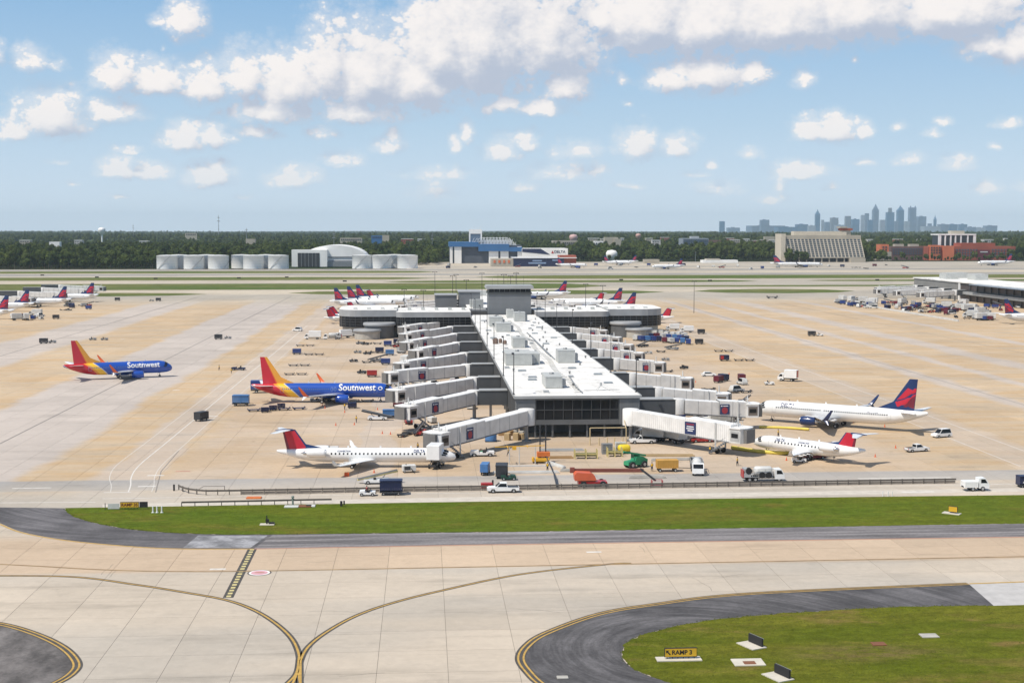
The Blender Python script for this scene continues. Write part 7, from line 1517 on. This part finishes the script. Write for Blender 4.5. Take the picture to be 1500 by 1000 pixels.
for a, c in zip(q, q[1:]):
    MB().bar((a.x, a.y, .72), (c.x, c.y, .72), .08, .3).build('rail', STEEL, t); n = int((c - a).length / 2.1)
    for k in range(n): p = a.lerp(c, k / n); MB().box(-.06, .06, -.08, .08, -.02, .7).build('post', STEEL, t, (p.x, p.y, 0))
def sign(label, px, py, w, h, txt, face=YELLOW, tcol=None, deg=0, arrow=False, base=True, size=None):
    g = G(px, py, .05); T = thing('airfield_sign', label, 'sign', (g.x, g.y, .05), R(deg))
    if base: MB().box(-w / 2 - .9, w / 2 + .45, -.75, .75, 0, .10).build('concrete_base', mat('sign_base', (.58, .54, .46), .9), T)
    b = MB()
    for k in range(6): x = -w / 2 + .3 + k * (w - .6) / 5; b.box(x - .04, x + .04, -.04, .04, .10, .3)
    b.build('sign_leg', DARK, T); MB().bbox(-w / 2, w / 2, -.12, .12, .3, .3 + h, .02).build('sign_case', BLACK, T)
    f = MB().box(-w / 2 + .06, w / 2 - .06, -.135, -.122, .36, .24 + h).build('sign_face', face, T)
    if txt: lettering(txt, size or h * .62, tcol or BLACK, f, (.12 if arrow else 0, -.145, .3 + h / 2), (1, 0, 0), (0, 0, 1), 'lettering', bold=.02)
    if arrow:
        x = -w / 2 + .42; z = .3 + h / 2; b = MB(); y = -.145
        b.add([(x - .26, y, z + .26), (x + .08, y, z + .26), (x - .26, y, z - .08)], [(0, 2, 1)]); b.add([(x - .16, y, z + .06), (x + .16, y, z - .28), (x + .26, y, z - .18), (x - .06, y, z + .16)], [(0, 1, 2, 3)]); b.build('arrow', BLACK, f)
    return T
sign('yellow taxiway sign reading RAMP 3 with an arrow on the near grass', 997, 965, 3.6, 1.0, 'RAMP 3', arrow=True, size=.68)
s2 = sign('yellow sign reading RAMP 3 S with a black panel on the far left grass edge', 190, 745.5, 3.1, .95, 'RAMP 3S', tcol=MAROON, size=.72, base=False); MB().bbox(1.65, 3.0, -.12, .12, .3, 1.25, .02).build('black_panel', BLACK, s2)
MB().box(-3.6, -1.7, -.05, .05, .1, 1.0).build('white_panel', OFFW, s2); MB().box(-4.1, -4.0, -.05, .05, 0, 1.1).build('post', DARK, s2)
sign('small tilted yellow sign on the grass at the right', 1396, 752, 1.5, .95, '', deg=-38); 
def cutsign(label, px, py, deg):
    g = G(px, py, .05); T = thing('airfield_sign', label, 'sign', (g.x, g.y, .05), R(deg)); MB().box(-1.5, 1.5, -1.6, .4, 0, .10).build('concrete_base', mat('sign_base', (.58, .54, .46), .9), T); MB().bbox(-1.25, 1.25, -.11, .11, .12, 1.05, .03).build('sign_case', BLACK, T); MB().box(-1.27, 1.27, .112, .13, .9, 1.06).build('edge_strip', LGREY, T)
cutsign('black edge-on sign on a concrete pad, upper of two on the near grass', 1107, 944, -66); cutsign('black edge-on sign on a concrete pad, lower of two at the bottom edge', 1146, 990, -66)
def pad(label, px, py, w, d, m, nm='concrete_pad', cat='pad', rz=0): g = G(px, py, .05); return tag(MB().bbox(-w / 2, w / 2, -d / 2, d / 2, 0, .12, .03).build(nm, m, None, (g.x, g.y, .05), rz), label, cat)
p_ = pad('cracked concrete drain pad with a brown grate on the near grass', 1096, 970, 3.4, 2.3, mat('sign_base', (.58, .54, .46), .9)); MB().box(-.6, .7, -.9, .1, .12, .16).build('grate', mat('rust', (.2, .08, .04), .9), p_)
pad('weathered drain cover lying in the middle of the right grass', 1361, 931, 2.0, 1.4, CONC); pad('brown drain cover in the right grass', 1287, 943, 1.6, 1.2, mat('rust', (.2, .08, .04), .9)); pad('flat manhole lid on the dark asphalt curve', 824, 992, 1.2, .8, CONC)
t = thing('wind_marker', 'small black marker standing on a pale slab in the middle grass', 'marker', tuple(G(391, 768, .05))); MB().bbox(-1.1, 1.2, -.6, .6, 0, .12, .03).build('slab', mat('sign_base', (.58, .54, .46), .9), t); MB().tube((0, 0, .1), (0, 0, 1.5), .12, .08, 8).box(-.2, .35, -.1, .1, .35, .9).box(.3, 1.2, -.2, .2, .12, .4).build('marker_post', BLACK, t)
for k, px in enumerate((224, 230, 237)): g = G(px, 750.5, .05); tag(MB().tube((0, 0, 0), (0, 0, 1.1), .13, .11, 8).tube((0, 0, 0), (0, 0, .08), .25, n=8).build('bollard', WHITE, None, tuple(g)), ('left', 'middle', 'right')[k] + ' of three white bollards on the grass by the yellow sign', 'bollard', 'white bollards')
for px, py, w, m, l in ((372, 729.5, 2.6, ORANGE, 'orange plate lying on the road between the two rails'), (427, 742.5, 2.4, OFFW, 'pale rubble slab at the end of the guard rail'), (447, 742, 2.2, mat('rust', (.2, .08, .04), .9), 'rusty slab at the end of the guard rail'), (455, 741.5, 1.6, OFFW, 'small pale slab right of the rusty one')): g = G(px, py); tag(MB().bbox(-w / 2, w / 2, -.7, .7, 0, .2, .04).build('ground_plate', m, None, (g.x, g.y, .03)), l, 'plate')
g = G(429, 741, 0); T = thing('hydrant_post', 'grey-green valve post rising at the guard rail', 'valve post', tuple(g)); MB().tube((0, 0, 0), (0, 0, 1.5), .16, n=8).tube((-.3, 0, 1.2), (.3, 0, 1.2), .1, n=6).tube((0, 0, 1.5), (0, 0, 1.75), .28, .2, 10).build('post', mat('grey_green', (.16, .21, .18), .6), T)
g = G(500, 741.5); T = tag(MB().box(-.2, .2, -.1, .1, 0, .95).box(.35, .6, -.1, .1, .3, 1.0).build('marker_board', BLACK, None, tuple(g)), 'small black marker board on the grass edge right of the guard rail', 'marker')
g = G(255, 718.5); tag(MB().box(-.15, .15, -.1, .1, 0, 1.15).build('marker_board', BLACK, None, tuple(g)), 'black upright marker at the left end of the barrier', 'marker')
for k, px in enumerate((1293, 1301, 1307)): g = G(px, 726.5, .05); tag(MB().tube((0, 0, 0), (0, 0, .9), .07, n=6).build('stake', WHITE, None, tuple(g)), ('left', 'middle', 'right')[k] + ' of three thin white stakes by the road at right', 'stake', 'white stakes by the road')
t = thing('barrier_gate', 'thin dark pipe gate lying above the left end of the barrier', 'gate', (0, 0, 0)); a, c, e = G(292, 713), G(300, 713), G(329, 719); b = MB(); q0, q1, q2 = G(290, 717), G(298, 712, .8), G(329, 711.5, .8); b.bar(tuple(q0), tuple(q1), .07).bar(tuple(q1), tuple(q2), .07).bar(tuple(q2), (q2.x, q2.y, 0), .1); b.build('pipe', STEEL, t)
# cones and workers
cm = cone_mesh(); CN = [(1312, 656), (1282, 669), (472, 594), (508, 590), (553, 600), (492, 623), (519, 622), (560, 635), (572, 636), (505, 604), (1068, 548), (1250, 619), (1268, 617), (1152, 674), (603, 676), (548, 692), (1084, 556), (1019, 560), (590, 640), (476, 598), (1161, 591), (1296, 625)]
for k, (px, py) in enumerate(CN): g = G(px, py); tag(link('traffic_cone', cm, None, (g.x, g.y, 0), k), ('orange cone on the right apron near the parked jets' if px > 900 else 'orange cone on the left apron near the parked jets'), 'cone', 'orange cones')
g = G(508, 697); tag(MB().bbox(-.45, .45, -.4, .4, 0, .7, .05).build('red_box', mat('cone_orange', (.75, .11, .02), .6), None, (g.x, g.y, 0)), 'small orange-red box alone before the left regional jet', 'box')
WK = [(321, 542, 'person standing left of the navy tug on the left apron'), (339, 547, 'person just in front of the navy tug on the left apron'), (473, 585, 'worker in a vest beside the rear wheels of the blue airliner'), (522, 619, 'worker in a vest between the blue airliner and the left regional jet'), (1156, 595, 'worker walking behind the cab at the right airliner nose'), (1222, 672, 'worker in a vest under the tail of the small regional jet'), (802, 690, 'worker in a vest inside the construction yard'), (1080, 682, 'worker near the hydrant truck at right'), (588, 605, 'worker at the cab of the first left jet bridge'), (612, 660, 'worker beside the left regional jet fuselage'), (850, 700, 'worker next to the orange-red boom lift'), (955, 690, 'worker at the tan yellow trailer'), (1140, 640, 'worker between the two right jets'), (505, 600, 'worker before the blue airliner engine'), (745, 668, 'worker under the yellow cable rack'), (1040, 665, 'worker under the ribbed jet bridge')]
for k, (px, py, l) in enumerate(WK): g = G(px, py); person(l, (g.x, g.y, 0), k * 1.3, k + 1)
# hoses
def hose(label, pts, r, m=None): 
    b = MB(); P = catmull([tuple(G(*p[:2])[:2]) + (p[2],) for p in pts], 4); nn = 8; rs = []
    for i, p in enumerate(P):
        a = Vector(P[max(i - 1, 0)]); c = Vector(P[min(i + 1, len(P) - 1)]); d = (c - a).normalized(); u = d.cross(Vector((0, 0, 1))).normalized(); v = u.cross(d); rr = r * (1.08 if i % 2 else .94); rs.append([tuple(Vector(p) + u * rr * math.cos(q) + v * rr * math.sin(q)) for q in [6.283 * k / nn for k in range(nn)]])
    tag(b.rings(rs, 0, True).build('air_hose', m or mat('hose_yellow', (.72, .58, .10), .6)), label, 'hose')
hose('thick pale yellow air hose lying on the ground before the small regional jet', [(1072, 658, .45), (1095, 661, .35), (1120, 664, .35), (1150, 666, .4), (1162, 664, .5), (1172, 655, 1.0)], .42)
hose('yellow air hose lying under the wing of the left regional jet', [(548, 675, .25), (575, 672, .3), (605, 669, .3), (640, 672, .35)], .28)
hose('pale yellow hose behind the engine of the right airliner', [(1112, 627, .3), (1150, 628, .3), (1185, 631, .4)], .3)
# construction yard
def boomlift(label, px, py, deg, m, scale=1.0, raised=False):
    T = thing('boom_lift', label, 'boom lift'); place(T, px, py, deg); T.scale = (scale,) * 3
    MB().profile([(-2.6, .55), (-2.6, 1.1), (2.4, 1.1), (2.6, .55)], -1.1, 1.1).build('chassis', m, T); MB().profile([(-3.2, 1.3), (-3.3, 2.3), (-2.9, 2.75), (-.4, 2.6), (.3, 2.1), (.6, 1.3)], -1.1, 1.1).build('turret', mat('lift_orange', (.62, .12, .05), .45) if m is MAROON or m is RED else m, T)
    wheels(T, (1.7, -1.7), 1.15, .62, .45); return T
T = boomlift('large orange-red boom lift with its long boom folded low behind it', 868, 713, 0, RED, 1.05)
b = MB(); b.bar((-3.4, 1.6, 2.7), (9.2, 1.6, 2.55), .55, .6).box(-3.8, -3.0, 1.2, 2.0, 2.3, 3.2).build('boom', mat('boom_brown', (.22, .07, .05), .6), T); MB().bar((8.6, 1.5, 2.9), (11.2, .4, .9), .3).build('jib', DARK, T); MB().box(10.4, 12.3, -.6, .8, .1, .25).bar((10.4, -.6, 1.1), (12.3, -.6, 1.1), .06).bar((10.4, .8, 1.1), (12.3, .8, 1.1), .06).box(10.38, 10.46, -.6, .8, .2, 1.1).box(12.24, 12.32, -.6, .8, .2, 1.1).build('basket', RED, T)
T = thing('rough_terrain_machine', 'green telescopic machine with big tyres in the construction yard', 'construction machine'); place(T, 931, 684, 205); MB().profile([(-2.2, .6), (-2.3, 1.6), (-1.2, 2.2), (.4, 2.2), (.6, 1.5), (2.2, 1.3), (2.3, .6)], -.9, .9).build('body', GREEN, T); MB().box(-.9, .5, -.95, .1, 1.4, 2.7).build('cab_frame', mat('dark_green', (.012, .06, .04), .5), T); MB().bar((-2.0, .5, 2.3), (3.2, .5, 3.4), .35).bar((-1.8, -.6, 2.2), (1.0, -.5, 2.9), .2).build('boom', GREEN, T); wheels(T, (1.4, -1.4), 1.0, .65, .45)
T = thing('mast_lift', 'yellow mast lift with two tall dark poles in the construction yard', 'lift'); place(T, 793, 677, 0)
MB().bbox(-1.9, 1.6, -1, 1, .3, 1.0, .08).build('base', mat('machine_yellow', (.72, .40, .03), .5), T); MB().bbox(-.9, 1.7, -.8, .8, 1.3, 2.2, .06).build('platform', ORANGE, T); MB().box(-.4, -.15, -.1, .1, 1, 7.6).box(.75, 1.0, -.1, .1, 1, 7.6).box(-.4, 1.0, -.08, .08, 4.2, 4.35).build('mast', DARK, T); wheels(T, (1.1, -1.2), .8, .35)
T = thing('box_trailer', 'tan yellow box trailer with a drawbar at the right of the construction yard', 'trailer'); place(T, 977, 690, 0); b = MB().bbox(-2.1, 2.1, -1, 1, .75, 2.35, .04)
for k in range(9): b.box(-2.0 + k * .5, -1.94 + k * .5, -1.03, -1, .8, 2.3)
b.build('box', mat('tan_yellow', (.55, .30, .06), .6), T); MB().bar((2.1, 0, .7), (4.6, 0, .6), .12).build('drawbar', DARK, T); wheels(T, (1.5, -1.5), .85, .36)
g = G(712, 716.5); T = thing('skip_box', 'bright red open box by the barrier below the carts', 'box', (G(713, 715).x, G(713, 715).y, 0)); MB().bbox(-1.05, 1.05, -.6, .6, .02, 1.05, .04).build('box', RED, T); MB().box(.95, 1.25, -.3, .3, .1, 1.5).build('handle', BLACK, T)
T = thing('tow_arm', 'dark articulated arm leaning down to the bright red box', 'arm'); T.location = (0, 0, 0); a, c, e = G(818, 688), G(802, 664, 1), G(812, 700, .5); q0 = G(800, 668, 1.6); q1 = G(812, 695, .8); q2 = G(816, 712, .6); MB().bar(tuple(q0), tuple(q1), .16).bar(tuple(q1), tuple(q2), .3).build('arm', DARK, T)
T = thing('cable_rack', 'yellow T-shaped rack on thin posts left of the mast lift', 'rack'); place(T, 765, 680, 0); b = MB(); b.bar((-5.5, 0, 3.6), (4.5, 0, 3.8), .16).bar((-3, -1.5, 3.6), (-3, 1.5, 3.6), .14).bar((1, -1.5, 3.7), (1, 1.5, 3.7), .14).box(-2, -1.2, -.3, .3, 3.0, 3.6).build('crossbar', mat('machine_yellow', (.72, .40, .03), .5), T)
b = MB()
for x, h in ((-2.6, 3.6), (-.6, 3.6), (2.6, 3.7)): b.tube((x, 0, 0), (x, 0, h), .09, n=6)
b.box(-3.2, 6.5, -2.6, -2.2, .0, .25).build('post', OFFW, T)
YP = mat('pale_yellow_paint', (.62, .52, .22), .5)
for k, (px, py, w, h, l) in enumerate(((858, 671, 4.6, 1.7, 'left'), (900, 668, 3.0, 1.7, 'right'))):
    T = thing('trench_frame', f'{l} pale yellow frame over the trench in the construction yard', 'frame'); place(T, px, py, 0); b = MB()
    for x in (-w / 2, 0, w / 2):
        for y in (-.8, .8): b.box(x - .1, x + .1, y - .1, y + .1, 0, h + .2)
    for y in (-.8, .8): b.box(-w / 2, w / 2, y - .06, y + .06, h * .55, h * .55 + .15)
    b.build('frame', YP, T); MB().box(-w / 2 + .2, w / 2 - .2, -.6, .6, .5, 1.1).build('deck_board', mat('olive', (.18, .17, .07), .7), T)
for k, (px, py, l) in enumerate(((889, 664, 'left dark wire cage among the yellow frames'), (909, 662, 'right white covered cage among the yellow frames'))):
    T = thing('gas_cage', l, 'cage'); place(T, px, py, 0); b = MB()
    for i in range(8): b.box(-1.1 + i * .3, -1.06 + i * .3, -1.0, -.96, 0, 2.3)
    for z in (0.05, 1.1, 2.25): b.box(-1.15, 1.15, -1.02, -.94, z, z + .06)
    b.build('bars', LGREY, T); MB().box(-1.1, 1.1, -.9, .9, .05, 2.1).build('contents', GREY if k == 0 else OFFW, T)
T = thing('compressor', 'bright yellow round compressor in the construction yard', 'compressor'); place(T, 914, 664, 15); MB().lathe([(.05, -1.3), (.7, -1.2), (.85, -.8), (.85, .8), (.7, 1.2), (.05, 1.3)], 14, 0, (0, 0, 1.1), 'x').build('drum', mat('bright_yellow', (.8, .6, .03), .5), T); MB().box(-1.2, 1.2, -.6, .6, .2, .5).build('skid', DARK, T); wheels(T, (.6, -.6), .7, .28)
for k, (px, py, L, dg, m, l) in enumerate(((823, 660, 9.5, 0, LGREY, 'pale long beam lying behind the yellow mast lift'), (822, 671, 5, 0, WOOD, 'wooden boards stacked left of the yellow frames'), (975, 668, 12, -4, mat('tan_board', (.45, .33, .18), .8), 'stack of tan boards behind the box trailer'), (985, 674, 9, 3, CONC, 'pale planks behind the box trailer'), (770, 693, 13, 0, OFFW, 'long white kerb bar on the ground left of the yard'), (812, 681, 9, -68, OFFW, 'white edge beam running toward the barrier in the yard'), (850, 690, 8, 0, CONC, 'flat pale slab in the middle of the yard'), (948, 700, 7, 0, CONC, 'concrete curb block before the box trailer'))):
    T = thing('material_stack', l, 'materials'); place(T, px, py, dg)
    for i in range(3): MB().box(-L / 2 + i * .2, L / 2 - i * .3, -.55 + i * .38, -.2 + i * .38, .02, .35 + (i % 2) * .15).build('beam', m, T)
T = thing('pipe_frame', 'tall pale yellow pipe frame with bollards before the dark end of the concourse', 'frame'); place(T, 900, 650, 0); b = MB()
for x in (-5.4, 2.6): b.tube((x, 0, 0), (x, 0, 3.6), .11, n=6)
b.tube((-5.4, 0, 3.6), (2.6, 0, 3.6), .1, n=6).tube((2.6, 0, 3.2), (2.6, 3, 4.8), .1, n=6); b.build('pipe', mat('cream_pipe', (.6, .48, .28), .6), T)
for x in (-5.6, -3.6, -1.8, -.2, 1.6): MB().tube((x, -1.6, 0), (x, -1.6, 1.7), .14, n=8).build('bollard', mat('cream_pipe', (.6, .48, .28), .6), T)
T = thing('lay_down_tank', 'large blue round tank under the front left jet bridge', 'tank'); place(T, 719, 646, 0); MB().lathe([(.05, 0), (1.25, .02), (1.3, .3), (1.3, 2.1), (1.1, 2.3), (.05, 2.35)], 18).build('tank', LBLUE, T); MB().box(-1.3, 1.3, -1.3, 1.3, 0, .12).build('skid', DARK, T)
random.seed(4)
for k in range(9): T = thing('supply_crate', ('tan', 'beige', 'brown')[k % 3] + ' crate in the pile under the front left corner of the concourse', 'crate', group='crates at the front left corner'); place(T, 735 + k * 4.2, 641 + random.uniform(-6, 4), random.uniform(0, 90)); MB().bbox(-.8, .8, -.6, .6, 0, random.uniform(.8, 1.8), .04).build('box', (WOOD, CONC, mat('tan_board', (.45, .33, .18), .8))[k % 3], T)
for px, l in ((965, 'left'), (972, 'right')): g = G(px, 634); tag(MB().tube((0, 0, 0), (0, 0, 2.0), .3, n=10).build('bollard', ORANGE, None, (g.x, g.y, 0)), f'{l} orange column under the ribbed jet bridge', 'bollard')
# light masts behind the tower
for k, (px, pt, Y) in enumerate(((637, 398, 760), (668, 402, 740), (663, 404, 700), (683, 410, 690), (706, 400, 720), (738, 402, 640), (748, 404, 660), (756, 400, 650), (1017, 412, 760), (883, 418, 640), (858, 416, 700), (620, 425, 670), (592, 424, 690))):
    d = ray(px, pt); z = CAM_H + d.z * Y / d.y; x = d.x * Y / d.y; T = thing('floodlight_mast', f'thin tall floodlight mast rising {"left" if px < 712 else "right" if px > 778 else "behind"} of the ramp tower', 'light mast', (x, Y, 0), 0, 'floodlight masts behind the tower'); MB().tube((0, 0, 0), (0, 0, z), .18, .1, 6).build('pole', DARK, T); MB().bar((-1.3, 0, z), (1.3, 0, z), .18).box(-1.4, -.8, -.2, .2, z - .3, z).box(.8, 1.4, -.2, .2, z - .3, z).build('floodlight', DARK, T)
# airfield lights and small markers on the far field
for k, (px, py) in enumerate(((420, 407), (1040, 412), (228, 409), (142, 407), (350, 408), (1285, 411), (62, 404), (505, 413), (910, 411))): g = G(px, py); tag(MB().box(-1.8, 1.8, -.15, .15, .3, 1.4).box(-1.5, -1.3, -.1, .1, 0, .3).box(1.3, 1.5, -.1, .1, 0, .3).build('airfield_sign', BLACK, None, (g.x, g.y, 0)), 'tiny dark sign board between the far runways', 'sign', 'far runway signs')

for q in [o for o in bpy.data.objects if o.name not in scene.objects and o.name not in ccol.objects]: bpy.data.objects.remove(q)
hz = bpy.data.materials.new('haze'); hz.use_nodes = True; ht = hz.node_tree; ht.nodes.clear()
ho = ht.nodes.new('ShaderNodeOutputMaterial'); hv = ht.nodes.new('ShaderNodeVolumePrincipled'); ht.links.new(hv.outputs[0], ho.inputs['Volume'])
hv.inputs['Color'].default_value = (.70, .86, 1.0, 1); hv.inputs['Density'].default_value = 3.2e-5; hv.inputs['Anisotropy'].default_value = 0.0
HB = MB().box(-26500, 26500, -26500, 26500, -40, 345); HB.build('haze', hz, kind='stuff')
